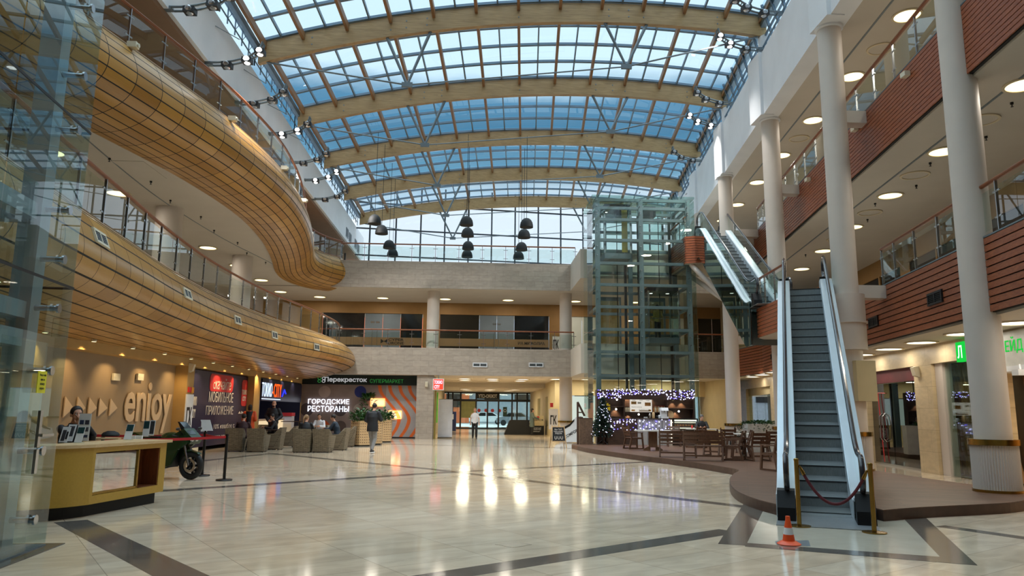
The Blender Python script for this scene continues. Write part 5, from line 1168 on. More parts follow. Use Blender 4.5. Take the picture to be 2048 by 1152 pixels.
for a, b, py in ((x0, xa, 813), (x0, xa, 834), (xa, xb, 824.5), (xb, x1, 816), (xb, x1, 836)): MB().box((a+.05, YK-.08, kz(py)-PZF-.03), (b, YK+.3, kz(py)-PZF+.01)).build('shelf', M['wenge'], t, 0)
spots = [(1207, 800), (1257, 793), (1273, 792), (1287, 792), (1302, 792), (1348, 803), (1366, 803), (1232, 818), (1258, 829), (1353, 822)]
for px, py in spots:
    b_ = MB().lathe((kx(px), YK+.16, kz(py)-PZF+.06), [(.0001,0),(.045,0)], 12).build('spot_lens', M['wlamp'], t)
    sp = bpy.data.lights.new('kiosk_spot', 'SPOT'); sp.energy = 34; sp.spot_size = R(84); sp.spot_blend = .7; sp.color = (1,.75,.46); sp.shadow_soft_size = .03
    o = link('kiosk_spot', sp, t, (kx(px), YK+.16, kz(py)-PZF+.05)); o.rotation_euler = (R(15), 0, 0)
for k, (px, py) in enumerate(((1233, 800), (1231, 819), (1276, 829), (1356, 822))):
    tag(MB().ball((kx(px), YK-.16, kz(py)), .042).build('globe_bulb', M['flood']), f"round glowing bulb hung in front of the dark cafe shelves, {ORD[k]} from the Christmas tree", 'bulb')
M['fairy'] = emi('fairy_bulb', (206,210,255), 5); M['fairy2'] = emi('fairy_bulb_blue', (110,100,255), 4)
def fairy(xa_, xb_, zt_, zb_, y, n, label, strands=0):
    t = thing('fairy_lights', label, 'fairy lights', ((xa_+xb_)/2, y, zt_)); w = MB(); b = MB(); ox = (xa_+xb_)/2
    pts = [V((xa_+(xb_-xa_)*k/20-ox, 0, .02*sin(k*2.3))) for k in range(21)]; w.tube(pts, .006, 4)
    for k in range(n):
        if strands: x = xa_+(xb_-xa_)*((k % strands)+.5)/strands + random.uniform(-.03,.03); z = zt_-(zt_-zb_)*random.random()
        else: x = random.uniform(xa_, xb_); z = random.uniform(zb_, zt_+.05)
        b.cur = 1 if random.random() < .3 else 0; b.ball((x-ox, -.02, z-zt_), .022, 6, 4)
    for k in range(strands): x = xa_+(xb_-xa_)*(k+.5)/strands-ox; w.tube([(x,0,0), (x,-.005,zb_-zt_)], .005, 4)
    w.build('wire', M['black'], t); o = b.build('bulbs', [M['fairy'], M['fairy2']], t); o['kind'] = 'stuff'; return t
fairy(x0, xa, zt+PZF, zt+PZF-.38, YK-.17, 75, 'cool white fairy lights over the cafe shelf bay nearest the Christmas tree')
fairy(xa, xb, zt+PZF, zt+PZF-.2, YK-.17, 75, 'cool white fairy lights over the middle cafe bay with the menu board')
fairy(xb, x1, zt+PZF, zt+PZF-.4, YK-.17, 80, 'cool white fairy lights over the cafe bay above the display case')
# menu board, bottles, jars, cups
t = thing('menu_board', 'lit white menu board with snack pictures on the cafe back wall', 'menu board', (kx(1283.5), YK+.12, kz(811.5))); hw, hh = (kx(1305)-kx(1261))/2, (kz(799)-kz(824))/2
MB().box((-hw, 0, -hh), (hw, .05, hh)).build('panel', emi('menu_lit', (232,226,214), .9), t, 0)
for (u, v, w_, h_, c) in ((-.66,.45,.3,.32,(206,160,96)), (.62,.25,.34,.4,(190,134,70)), (-.15,.45,.2,.2,(210,206,196)), (-.72,-.75,.2,.18,(196,140,70)), (.3,-.82,.6,.12,(120,84,50)), (.8,-.75,.14,.2,(196,140,70))):
    MB().box((u*hw-w_*hw*.8, -.006, v*hh-h_*hh*.7), (u*hw+w_*hw*.8, 0, v*hh+h_*hh*.7)).build('snack_picture', pbr('snack_print', c, .5, 0, .35, 12), t, 0)
for s, u, v, w_ in (('Меню', -.65, .86, .3), ('Завтрак', .0, .86, .3), ('Сэндвич', .62, .82, .34), ('Медовые завтраки', -.4, -.22, .95), ('Выбирай лучшее', .3, -.6, 1.0)): text(s, (u*hw, -.004, v*hh), VX, VZ, w_*hw, .08*hh*1.6, M['dark'], 'lettering', t, .004, .02)
def bottle(p, h, mat, label, group, cap='red'):
    t = thing('bottle', label, 'bottle', p, 0, group); MB().lathe((0,0,0), [(.034,0),(.036,.01),(.036,h*.6),(.014,h*.8),(.013,h)], 12).build('body', mat, t); MB().cyl((0,0,h), (0,0,h+.02), .016, n=10).build('cap', M[cap], t); return t
M['amber'] = pbr('amber_bottle', (150,96,44), .15); M['clearb'] = pbr('pale_bottle', (190,176,150), .15)
for k in range(11): bottle((kx(1309+k*2.1), YK+.1, kz(824.5)+.01), .27, M['clearb'] if k % 3 else M['amber'], f"syrup bottle on the cafe middle shelf beside the menu board, {ORD[k]} from the board", 'syrup bottles on the cafe shelf')
for k in range(4):
    p = (kx(1249.5+k*3.2), YK+.1, kz(824.5)+.01); t = thing('jar', f"glass jar on the middle cafe shelf, {ORD[k]} from the tree-side bay", 'jar', p, 0, 'jars on the cafe shelf'); MB().lathe((0,0,0), [(.045,0),(.05,.02),(.05,.17),(.035,.2)], 14).build('body', M['clearb'], t); MB().cyl((0,0,.2), (0,0,.235), .038, n=14).build('lid', M['wenge'], t)
for k, (px, n) in enumerate(((1211, 12), (1214.5, 10), (1218, 8))):
    p = (kx(px), YK-.02, kz(822)); m = MB(); m.lathe((0,0,0), sum([[(.05, j*.035), (.062, j*.035+.03)] for j in range(n)], []), 14); tag(m.build('paper_cup_stack', pbr('yellow_cups', (234,206,40), .5), None, 35, p), f"stack of yellow paper cups on the shelf by the Christmas tree, {('tallest','middle','shortest')[k]} of three", 'cup stack')
tag(MB().box((kx(1209), YK-.1, kz(822)-.03), (kx(1221), YK+.25, kz(822)-.002)).box((kx(1210), YK-.08, kz(834)), (kx(1212), YK+.2, kz(822)-.03)).box((kx(1219), YK-.08, kz(834)), (kx(1221), YK+.2, kz(822)-.03)).build('cup_rack', M['wenge']), 'low dark wooden riser under the yellow cup stacks', 'riser')
# counters
YC = 33.2
cxp = lambda px: PY(px, 850, YC).x
czp = lambda py: PY(1290, py, YC).z
t = thing('cafe_counter', 'dark wooden cafe counter half with hanging fairy lights, by the Christmas tree', 'counter', (0, 0, PZF)); zc = czp(836.5)-PZF
MB().box((cxp(1217), YC, 0), (cxp(1275), YC+.6, zc-.04)).build('front', M['wenge2'], t, 0); MB().box((cxp(1216), YC-.04, zc-.04), (cxp(1275), YC+.64, zc)).build('worktop', M['wenge'], t, 0)
t = thing('cafe_counter', 'pale painted cafe counter half with hanging fairy lights, beside the display case', 'counter', (0, 0, PZF))
MB().box((cxp(1275)+.01, YC, 0), (cxp(1344), YC+.6, zc-.04)).build('front', pbr('pale_counter', (176,172,168), .5, 0, .05, 3), t, 0); MB().box((cxp(1275)+.01, YC-.04, zc-.04), (cxp(1344), YC+.64, zc)).build('worktop', M['wenge'], t, 0)
m = MB()
for px in (1285, 1295, 1312, 1324, 1334): m.box((cxp(px)-.008, YC-.006, .02), (cxp(px)+.008, YC, zc-.05))
m.box((cxp(1295), YC-.006, zc*.62), (cxp(1344), YC, zc*.62+.015)); m.build('panel_joints', M['steel'], t, 0)
MB().box((cxp(1341.5), YC-.03, .05), (cxp(1343.5), YC-.01, zc-.06)).build('light_strip', emi('warm_strip', (255,236,206), 2.2), t, 0)
fairy(cxp(1219), cxp(1274), zc+PZF-.05, zc+PZF-.52, YC-.05, 46, 'hanging strands of fairy lights down the dark counter half', 9)
fairy(cxp(1277), cxp(1340), zc+PZF-.05, zc+PZF-.52, YC-.05, 46, 'hanging strands of fairy lights down the pale counter half', 10)
t = thing('coffee_machine', 'white coffee machine on the cafe counter end beside the display case', 'coffee machine', (cxp(1332), YC+.3, PZF+zc)); MB().box((-.16, -.2, 0), (.16, .2, .08)).box((-.14, 0, .08), (.14, .2, .42)).slab([(-.16,-.2,.34),(-.16,.2,.34),(-.16,.2,.48),(-.16,-.12,.48)], (.32,0,0)).build('housing', M['white'], t, 0); MB().cyl((0,-.1,.34), (0,-.1,.27), .03).build('spout', M['chrome'], t)
for k, (px, w_, h_, mat) in enumerate(((1303, .1, .22, 'chrome'), (1310, .12, .28, 'lightwood'), (1317, .1, .12, 'dark'), (1322, .12, .15, 'white'))):
    tag(MB().lathe((0,0,0), [(w_*.45,0),(w_*.5,.02),(w_*.5,h_*.8),(w_*.3,h_)], 14).build('canister', M[mat], None, 35, (cxp(px), YC+.25, PZF+zc)), f"{('steel','wooden','black','white')[k]} canister on the cafe counter beside the coffee machine", 'canister')
for k in range(3): tag(MB().lathe((0,0,0), [(.03,0),(.04,.06),(.036,.06),(.027,.005)], 12).build('cup', M['paper'], None, 35, (cxp(1291.5+k*2.3), YC+.2, PZF+zc)), f"small white cup on the pale counter half, {ORD[k]} of three from the dark half", 'cup', 'white cups on the counter')
p = (cxp(1351), YK+.05, kz(836)+.16); t = tag(MB().lathe(p, [(.0001,0),(.2,0),(.2,.02),(.0001,.02)], 28, (0,-1,.15)).build('round_plaque', M['lightwood']), 'round wooden plaque leaning on the low shelf over the display case', 'plaque')
t = thing('display_case', 'glass pastry display case with bright shelves at the counter end', 'display case', (0, 0, PZF)); a, b = cxp(1345.5), cxp(1395); zd = czp(836)-PZF
MB().box((a, YC-.1, 0), (b, YC+.6, .35)).build('base', M['black'], t, 0); f = MB()
for x in (a, b-.05):
    for y in (YC-.1, YC+.55): f.box((x, y, .35), (x+.05, y+.05, zd))
f.box((a, YC-.1, zd-.05), (b, YC+.6, zd)); f.build('frame', M['black'], t, 0)
for z in (.75, 1.0): MB().box((a+.05, YC-.02, z-.02), (b-.05, YC+.5, z+.02)).build('shelf', emi('lit_shelf', (255,244,222), 1.0), t, 0)
MB().box((a+.05, YC-.04, zd-.12), (b-.05, YC+.02, zd-.06)).build('light_tube', emi('case_tube', (255,246,226), 1.8), t, 0)
MB().quad((a+.05, YC-.09, .36), (b-.05, YC-.09, .36), (b-.05, YC-.09, zd-.06), (a+.05, YC-.09, zd-.06)).build('front_glass', M['glass'], t, 0)
MB().box((a+.05, YC+.5, .36), (b-.05, YC+.54, zd-.06)).build('back_panel', M['wenge'], t, 0)
for k in range(8): tag(MB().ball((a+.14+k*.13, YC+.2, 1.05), (.05,.05,.03), 10, 6).build('pastry', pbr('pastry', (150,98,50), .6)), f"small pastry on the lit shelf of the display case, {ORD[k]} from the pale counter", 'pastry', 'pastries in the display case')
# ------------------------------------------------------------------ christmas tree
p = PZ(1206, 889, PZF); H = PY(1200, 793, p.y).z - PZF
t = thing('christmas_tree', 'dark artificial Christmas tree with white baubles on a metal stand beside the podium', 'Christmas tree', tuple(p))
MB().cyl((0,0,0), (0,0,H*.96), .025, n=8).build('trunk', M['dark'], t)
for k in range(4): a = k*pi/2+.5; MB().tube([(0,0,.22), (.16*cos(a),.16*sin(a),.12), (.34*cos(a),.34*sin(a),.012)], .014, 6).build('stand_foot', M['dark'], t)
m = MB()
for k in range(1500):
    f = random.random()**.75; z = .32 + (H-.36)*f; r = .58*(1-f)*(.35+.65*random.random())+.02; a = random.uniform(0, 2*pi); c = V((r*cos(a), r*sin(a), z)); d = V((cos(a), sin(a), random.uniform(-.5,.25))).normalized(); L_ = random.uniform(.08,.16)
    s = d.orthogonal().normalized(); s2 = d.cross(s)
    m.add([c-d*L_*.4+s*.03, c-d*L_*.4-s*.015+s2*.026, c-d*L_*.4-s*.015-s2*.026, c+d*L_], [(0,1,3),(1,2,3),(2,0,3)])
o = m.build('branches', M['fir'], t, 0); o['kind'] = 'stuff'
for k in range(26):
    f = (k+.5)/26*.9; z = .42+(H-.5)*f; r = .56*(1-f)+.03; a = k*2.4; MB().ball((r*cos(a), r*sin(a), z), .038, 10, 6).build('bauble', M['paper'] if k % 4 else M['chrome'], t)
b = MB()
for k in range(70): f = random.random()*.95; z = .4+(H-.45)*f; r = .57*(1-f)+.03; a = random.uniform(0,2*pi); b.ball((r*cos(a), r*sin(a), z), .014, 5, 3)
o = b.build('fairy_bulbs', M['fairy'], t); o['kind'] = 'stuff'
# podium, wooden frame, chalk board, massage chair, banner, booth
p = PZ(1172.5, 889, PZF); t = thing('podium', 'brown veneered box podium at the tip of the platform', 'podium', (p.x, p.y+.25, PZF)); MB().box((-.29, -.25, 0), (.29, .25, PY(1172, 837, p.y).z-PZF)).build('box', pbr('brown_veneer', (104,82,66), .5, 0, .25, 14), t, 0); MB().box((-.3, -.26, PY(1172, 837, p.y).z-PZF), (.3, .26, PY(1172, 837, p.y).z-PZF+.02)).build('top', M['wenge2'], t, 0)
p = PZ(1158, 889, PZF); t = thing('timber_easel', 'tall dark wooden frame with a slanting brace beside the podium', 'easel', (p.x-.02, p.y+.1, PZF)); h = PY(1157, 804, p.y).z-PZF
MB().box((-.06, -.05, 0), (.02, .05, h)).build('post', M['wenge2'], t, 0); MB().bar((-.02, 0, h), (.3, .1, 1.25), .07, .07).build('brace', M['wenge2'], t, 0); MB().box((-.02, -.03, h*.74), (.16, .03, h*.74+.05)).box((-.02, -.03, h*.62), (.22, .03, h*.62+.05)).build('cross_rails', M['wenge2'], t, 0)
p = PZ(1116, 895, 0); h = PY(1116, 851, p.y).z; t = thing('chalk_sign', 'folding chalk sign with a pale wood frame beside the platform tip', 'sign', tuple(p), R(8)); s = .3
for sy, sgn in ((-.22, 1), (.22, -1)):
    f = MB()
    for sx in (-s, s): f.bar((sx*1.12, sy, 0), (sx*.92, 0, h), .04, .03)
    f.bar((-s*.95, sgn*-.03, h-.05), (s*.95, sgn*-.03, h-.05), .05, .03); f.bar((-s, sy*.75, .27), (s, sy*.75, .27), .05, .03); f.build('frame', M['lightwood'], t, 0)
    b_ = MB().slab([(-s*.98, sy*.74, .3), (s*.98, sy*.74, .3), (s*.92, sy*.08, h-.08), (-s*.92, sy*.08, h-.08)], (0, .015, 0)).build('board', M['dark'], t, 0)
    if sgn > 0:
        u_ = V((0, .66*.22, h-.38)).normalized()
        for k, (l_, ww) in enumerate((('Мы ПАЙ', .34), ('ЧАЙ & КОФЕ', .44), ('РЯДОМ', .3))):
            f_ = .86-.16*k; text(l_, (0, -.22*(.74-.66*f_)-.004, .3+(h-.38)*f_), VX, u_, ww, .08, M['offwhite'], 'chalk_text', b_, .004, 0)
        for k in range(3): text('U', (-.14+.14*k, -.22*.6-.008, .43), VX, u_, .1, .14, M['offwhite'], 'chalk_cup', b_, .004, 0)
p = PZ(1143, 886, 0); t = thing('massage_chair', 'white and black massage chair shell standing behind the wooden easel', 'massage chair', (p.x, p.y+.3, 0), R(-12)); 
pr_ = [(-.75,.12),(-.85,.3),(-.8,.55),(-.55,.62),(-.2,.75),(.1,1.0),(.28,1.3),(.5,1.38),(.66,1.25),(.7,.8),(.7,.12),(.4,.05),(-.4,.05)]
for s in (-1, 1): MB().slab([(a, s*.42, b) for a, b in pr_], (0, -s*.14, 0)).build('side_shell', M['white'], t, 0)
MB().slab([(-.7,-.28,.2),(-.75,-.28,.5),(-.3,-.28,.62),(.05,-.28,.9),(.3,-.28,1.25),(.6,-.28,1.2),(.6,-.28,.2)], (0,.56,0)).build('seat', M['black'], t, 0)
for k in range(2): MB().slab([(-.78+.1*k,-.425,.5+.03*k),(-.55,-.425,.56+.05*k),(.0,-.425,.86+.05*k),(.22,-.425,1.12+.06*k),(.22,-.425,1.17+.06*k),(-.02,-.425,.92+.05*k),(-.57,-.425,.62+.05*k),(-.78+.1*k,-.425,.56+.03*k)], (0,-.006,0)).build('black_stripe', M['black'], t, 0)
text('COMFORT', (.1, -.42, .5), V((.86,0,.5)), V((-.5,0,.86)), .9, .15, M['dark'], 'lettering', t, .006, .02); MB().lathe((-.45,-.425,.26), [(.03,0),(.075,0),(.075,.006),(.03,.006)], 18, (0,-1,0)).build('round_emblem', M['dark'], t)
p = PZ(890, 876.5, 0); h = PY(890, 799, p.y).z; x0_, x1_ = PY(876, 840, p.y).x, PY(905, 840, p.y).x; t = thing('roll_up_banner', 'plain pale roll-up banner seen from its back at the entrance passage mouth', 'banner', ((x0_+x1_)/2, p.y, 0)); w_ = (x1_-x0_)/2
m = MB(); n = 16
for k in range(n):
    a_, b_ = -w_+2*w_*k/n, -w_+2*w_*(k+1)/n; f = lambda x: .012*sin(x*9)
    m.add([(a_, f(a_), .08), (b_, f(b_), .08), (b_*.97, f(b_), h), (a_*.97, f(a_), h)], [(0,1,2,3)])
m.build('sheet', pbr('banner_back', (224,226,234), .5, 0, .05, 3), t, 60); MB().box((-w_, -.1, 0), (w_, .1, .08)).build('base', M['chrome'], t, 0); MB().box((-w_*.98, -.02, h), (w_*.98, .02, h+.03)).build('top_rail', M['chrome'], t, 0); MB().cyl((0, .06, .08), (0, .06, h), .015, n=8).build('pole', M['chrome'], t)
YB = 51.5; bx = lambda px: PY(px, 850, YB).x; bz = lambda py: PY(1040, py, YB).z
t = thing('sales_booth', 'black sales booth with a cream upper case in the entrance passage', 'booth', (0, YB, 0))
MB().slab([(bx(1009), -.0, 0), (bx(1059), 0, 0), (bx(1059), 0, bz(840)), (bx(1022), 0, bz(840)), (bx(1019), 0, bz(842))], (0, 1.0, 0)).build('black_body', M['blackm'], t, 0); MB().box((bx(1059), 0, 0), (bx(1088), 1.4, bz(850))).build('black_body', M['blackm'], t, 0)
MB().slab([(bx(1058), -.02, bz(851)), (bx(1087.5), -.02, bz(851)), (bx(1087.5), -.02, bz(831)), (bx(1068), -.02, bz(831)), (bx(1062), -.02, bz(843))], (0, 1.4, 0)).build('cream_case', pbr('cream_case', (206,190,150), .5), t, 0)
text('E NOVICOM', ((bx(1068)+bx(1086))/2, -.02, bz(839.5)), VX, VZ, bx(1086)-bx(1068), .12, M['dark'], 'lettering', t, .006, .02); MB().lathe(((bx(1075)+bx(1077))/2, -.03, bz(834.5)), [(.0001,0),(.09,0),(.09,.01),(.0001,.01)], 14, (0,-1,0)).build('red_emblem', M['redsign'], t)
for k, py in enumerate((855.5, 859, 863)): text(('ЮВЕЛИРНЫЙ', 'мастерская часов', 'ремонт')[k], (bx(1073), -.002, bz(py)), VX, VZ, (.62,.6,.5)[k], .1, M['paper'], 'lettering', t, .006, .0)
t = tag(MB().box((-2.6, 58.9, 0), (-1.6, 59.4, 1.5)).build('ticket_machine', pbr('blue_machine', (30,44,92), .4)), 'dark blue vending terminal in the entrance passage behind the banner', 'terminal'); MB().box((-2.4, 58.88, .9), (-1.8, 58.9, 1.3)).build('screen', M['paper'], t, 0)
tag(MB().box((.3, 66.6, .002), (2.2, 67.4, .02)).build('door_mat', M['blackm']), 'dark door mat inside the glass entrance doors', 'mat')
p = PY(1107, 838, 44.6); t = tag(MB().box((p.x-.28, p.y, .55), (p.x+.28, p.y+.04, 1.75)).build('notice_board', M['paper'], None, 0), 'white notice with big black letters beside the chalk sign column', 'sign'); text('ГК', (p.x, p.y, 1.1), VX, VZ, .38, .55, M['dark'], 'lettering', t, .006, .03)
tag(MB().box((p.x-.2, p.y, 1.85), (p.x-.02, p.y+.06, 2.1)).build('alarm_box', M['redsign'], None, 0), 'small red fire alarm box above the white notice by the passage', 'alarm box')
# ------------------------------------------------------------------ planters
def leafy(n, rx, ry, h, size, seed, mat, parent, z0, drop=0):
    rnd = random.Random(seed); m = MB()
    for k in range(n):
        a = rnd.uniform(0, 2*pi); r = sqrt(rnd.random()); x, y = rx*r*cos(a), ry*r*sin(a); z = z0 + h*rnd.random()*(1-.5*r) - (drop*rnd.random() if r > .8 else 0)
        d = V((cos(a)*.7, sin(a)*.7, rnd.uniform(-.2,.9))).normalized(); s = d.cross(VZ); s = s.normalized() if s.length > .01 else VX; L_ = size*rnd.uniform(.6,1.2); c = V((x,y,z)); up = s.cross(d)*.12*L_
        m.add([c, c+d*L_*.5+s*L_*.3+up, c+d*L_, c+d*L_*.5-s*L_*.3+up], [(0,1,2,3)])
    o = m.build('foliage', mat, parent, 0); o['kind'] = 'stuff'; return o
p = (PZ(1498, 905, PZF)+PZ(1560, 905, PZF))/2; t = thing('planter', 'long white planter box with trailing greenery behind the cafe tables', 'planter', (p.x, p.y+.3, PZF)); h = PY(1530, 848, p.y).z-PZF
MB().box((-.6, -.3, 0), (.95, .3, h)).build('box', pbr('white_planter', (200,196,190), .5), t, 0); leafy(800, .82, .34, .15, .1, 3, M['leaf'], t, h-.02, .28)
for k, (px, py, lab) in enumerate(((718, 893, 'tree-wood hexagonal planter with glossy shrubs beside the wicker chairs'), (762, 885, 'hexagonal wooden planter with glossy shrubs under the lower neon frame'), (741, 890, 'hexagonal wooden planter partly hidden by the walking man'))):
    p = PZ(px, py, 0); p.y += .5; h = 1.1; t = thing('planter', lab.replace('tree-wood', 'pale wooden'), 'planter', tuple(p)); rr = .5
    MB().prism([(rr*cos(a), rr*sin(a)) for a in [pi/6+k_*pi/3 for k_ in range(6)]], .06, h).build('box', M['lightwood'], t, 0); MB().prism([(rr*.96*cos(a), rr*.96*sin(a)) for a in [pi/6+k_*pi/3 for k_ in range(6)]], 0, .06).build('plinth', M['dark'], t, 0)
    m = MB()
    for f in (3, 4, 5):
        a0, a1 = pi/6+f*pi/3, pi/6+(f+1)*pi/3; A, B = V((rr*cos(a0), rr*sin(a0), 0)), V((rr*cos(a1), rr*sin(a1), 0)); nn_ = ((A+B)/2).normalized()
        if f == 4 or f == 3 or f == 5:
            for i in range(5):
                for j in range(8): c = A.lerp(B, (i+.5)/5)+VZ*(.15+j*.115)+nn_*.004; u_ = (B-A).normalized(); m.add([c-u_*.03, c+u_*.03, c+VZ*.045], [(0,1,2)])
    m.build('perforation', M['cafewood'], t, 0); leafy(230, .5, .45, .62, .24, 20+k, M['leaf'], t, h-.05)
p = PY(737, 797, YM-.25); t = thing('hanging_plant', 'trailing green plant in a small wall pot beside the upper neon frame', 'plant', tuple(p)); MB().lathe((0,0,-.12), [(.1,0),(.15,.2),(.13,.2),(.0001,.1)], 14).build('pot', M['dark'], t); leafy(170, .34, .2, .3, .26, 31, M['leaf'], t, .0, .9)
p = PZ(781, 884, 0); p.y += .3
# ------------------------------------------------------------------ cafe chairs, benches, tables
def cafe_seat(name, label, cat, loc, rz, w, group):
    t = thing(name, label, cat, loc, rz, group); m = M['cafewood']          # faces +y
    s = MB(); nb = 5
    for k in range(nb): s.box((-w/2+.05, -.22+k*.095, .42), (w/2-.05, -.14+k*.095, .45))
    s.build('seat', m, t, 0)
    b = MB()
    for k in range(3): y = -.25-.035*k; z = .56+k*.12; b.obox((0, y, z), VX*(w/2-.03), V((0,.012,.0)), V((0,-.02,.045)))
    b.build('backrest', m, t, 0)
    for sx in (-1, 1):
        x = sx*(w/2-.025); f = MB()
        f.bar((x, -.2, .43), (x, -.34, .9), .045, .05); f.bar((x, -.2, .43), (x, -.3, .03), .045, .06); f.bar((x, .24, .62), (x, .3, .03), .045, .06); f.bar((x, -.33, .022), (x, .33, .022), .045, .044); f.bar((x, -.21, .41), (x, .26, .41), .04, .05)
        f.build('side_frame', m, t, 0); MB().box((x-.035, -.25, .62), (x+.035, .28, .65)).build('armrest', m, t, 0)
    MB().bar((-w/2+.04, -.27, .15), (w/2-.04, -.27, .15), .03, .05).build('stretcher', m, t, 0); return t
def at(px, py, dz=PZF): p = PZ(px, py, dz); return V((p.x, p.y, PZF))
CH0 = cafe_seat('cafe_chair', 'walnut slatted cafe armchair beside the white pedestal table, backing onto the Christmas tree', 'chair', tuple(at(1268, 898)+V((0,.1,0))), R(-75), .58, 'walnut cafe armchairs')
for px, py, rz, lab in ((1288, 889, -120, 'walnut cafe armchair behind the white pedestal table, facing the platform edge'), (1316, 885, 180, 'walnut cafe armchair facing the camera across the white pedestal table'), (1225, 888, 150, 'walnut cafe armchair tucked in front of the dark counter half'), (1247, 886, -160, 'walnut cafe armchair between the dark counter half and the pedestal table'),
    (1432, 912, -40, 'walnut cafe armchair just past the benches, turned toward the seated man'), (1461, 905, -20, 'walnut cafe armchair in the middle of the seating, behind the turned pair'), (1472, 921, 60, 'walnut cafe armchair turned side-on before the ornate-legged table'), (1487, 917, 75, 'walnut cafe armchair side-on, closest to the ornate-legged table'),
    (1519, 922, 5, 'walnut cafe armchair with its back to the camera at the ornate-legged table'), (1551, 914, -10, 'walnut cafe armchair at the ornate-legged table in front of the white planter'), (1560, 942, 20, 'walnut cafe armchair half hidden by the grey escalator'), (1350, 893, 170, 'walnut cafe armchair in front of the display case'), (1395, 896, 30, 'walnut cafe armchair across the table from the seated man')):
    q = at(px, py); dup(CH0, (q.x, q.y+.15, PZF), R(rz), lab)
BN0 = cafe_seat('cafe_bench', 'walnut slatted double bench at the platform edge, beside the pedestal table', 'bench', tuple(at(1357, 915)+V((.05,.25,0))), R(-14), 1.2, 'walnut cafe benches')
q = at(1412, 922); dup(BN0, (q.x, q.y+.25, PZF), R(-18), 'walnut slatted double bench at the platform edge, farther from the pedestal table')
def table(loc, w, d, label, style):
    t = thing('cafe_table', label, 'table', loc, R(-8)); MB().box((-w/2, -d/2, .72), (w/2, d/2, .76)).build('tabletop', M['tabletop'] if 'tabletop' in M else M.setdefault('tabletop', pbr('white_tabletop', (216,212,204), .35)), t, 0)
    if style == 0:
        MB().box((-.16, -.1, .12), (.16, .1, .72)).build('pedestal', M['woodleg'] if 'woodleg' in M else M.setdefault('woodleg', woodmat('brown_table_leg', (92,64,44), (120,86,60), .5, (6,6,1), 4)), t, 0)
        for sx in (-1, 1): MB().slab([(sx*.1, -.06, 0), (sx*.36, -.06, 0), (sx*.36, -.06, .05), (sx*.2, -.06, .14), (sx*.1, -.06, .16)], (0, .12, 0)).build('foot', M['woodleg'], t, 0)
    else:
        for sx in (-1, 1):
            for sg in (-1, 1):
                pts = [(sx*w*.36+sg*.3*cos(a)*(.3+.7*abs(sin(a))), 0, .36-.36*cos(pi*k/9)) for k, a in enumerate([pi*k/9 for k in range(10)])]
                pts = [(sx*w*.3, sg*(.03+.24*abs(cos(pi*k/9))), .72*k/9) for k in range(10)]; MB().tube(pts, .028, 8).build('leg', M['black'], t)
            MB().slab([(sx*w*.3-.01, -.2, .45), (sx*w*.3-.01, .2, .45), (sx*w*.3-.01, .12, .25), (sx*w*.3-.01, 0, .34), (sx*w*.3-.01, -.12, .25)], (.02, 0, 0)).build('scroll_plate', M['black'], t, 0)
    return t
q = at(1306, 901); table((q.x, q.y, PZF), 1.35, .8, 'white-topped cafe table on a thick wooden pedestal near the Christmas tree', 0)
q = at(1527, 915); table((q.x, q.y+.6, PZF), 1.35, .75, 'white-topped cafe table on ornate black legs before the white planter', 1)
q = at(1405, 893); table((q.x, q.y, PZF), 1.3, .75, 'white-topped cafe table where the man in black sits', 0); TM = V((q.x, q.y, PZF))
q = at(1467, 900); table((q.x, q.y, PZF), 1.2, .75, 'white-topped cafe table between the seated man and the ornate-legged table', 1)
q = at(1244, 886); table((q.x, q.y, PZF), .95, .6, 'small white-topped cafe table in front of the dark counter', 0)
for k, px in enumerate((1474, 1491)):
    q = at(px, 893); t = thing('ornate_chair', f"black ornate-backed chair behind the cafe tables, {('nearer the seated man','nearer the white planter')[k]}", 'chair', (q.x, q.y, PZF), R(10))
    MB().box((-.22, -.22, .42), (.22, .22, .46)).build('seat', M['black'], t, 0)
    for sx in (-1, 1):
        for sy in (-1, 1): MB().bar((sx*.2, sy*.2, 0), (sx*.19, sy*.19, .42), .035).build('leg', M['black'], t, 0)
    MB().tube([(-.2,-.2,.46), (-.22,-.24,.8), (-.16,-.25,.9), (0,-.25,.93), (.16,-.25,.9), (.22,-.24,.8), (.2,-.2,.46)], .022, 8).build('back_hoop', M['black'], t)
    for sx in (-1, 1): MB().tube([(sx*.03,-.22,.48), (sx*.12,-.24,.62), (sx*.02,-.24,.72), (sx*.1,-.25,.86)], .014, 6).build('back_scroll', M['black'], t)
tag(MB().lathe(tuple(TM+V((-.42, .05, .765))), [(.035,0),(.045,.13),(.04,.13),(.03,.01)], 14).build('red_cup', M['redsign']), 'red cup on the table of the seated man in black', 'cup')
tag(MB().box(tuple(TM+V((.02,-.1,.762))), tuple(TM+V((.2,.05,.775)))).build('napkin', M['paper'], None, 0), 'white napkin on the table before the seated man', 'napkin')
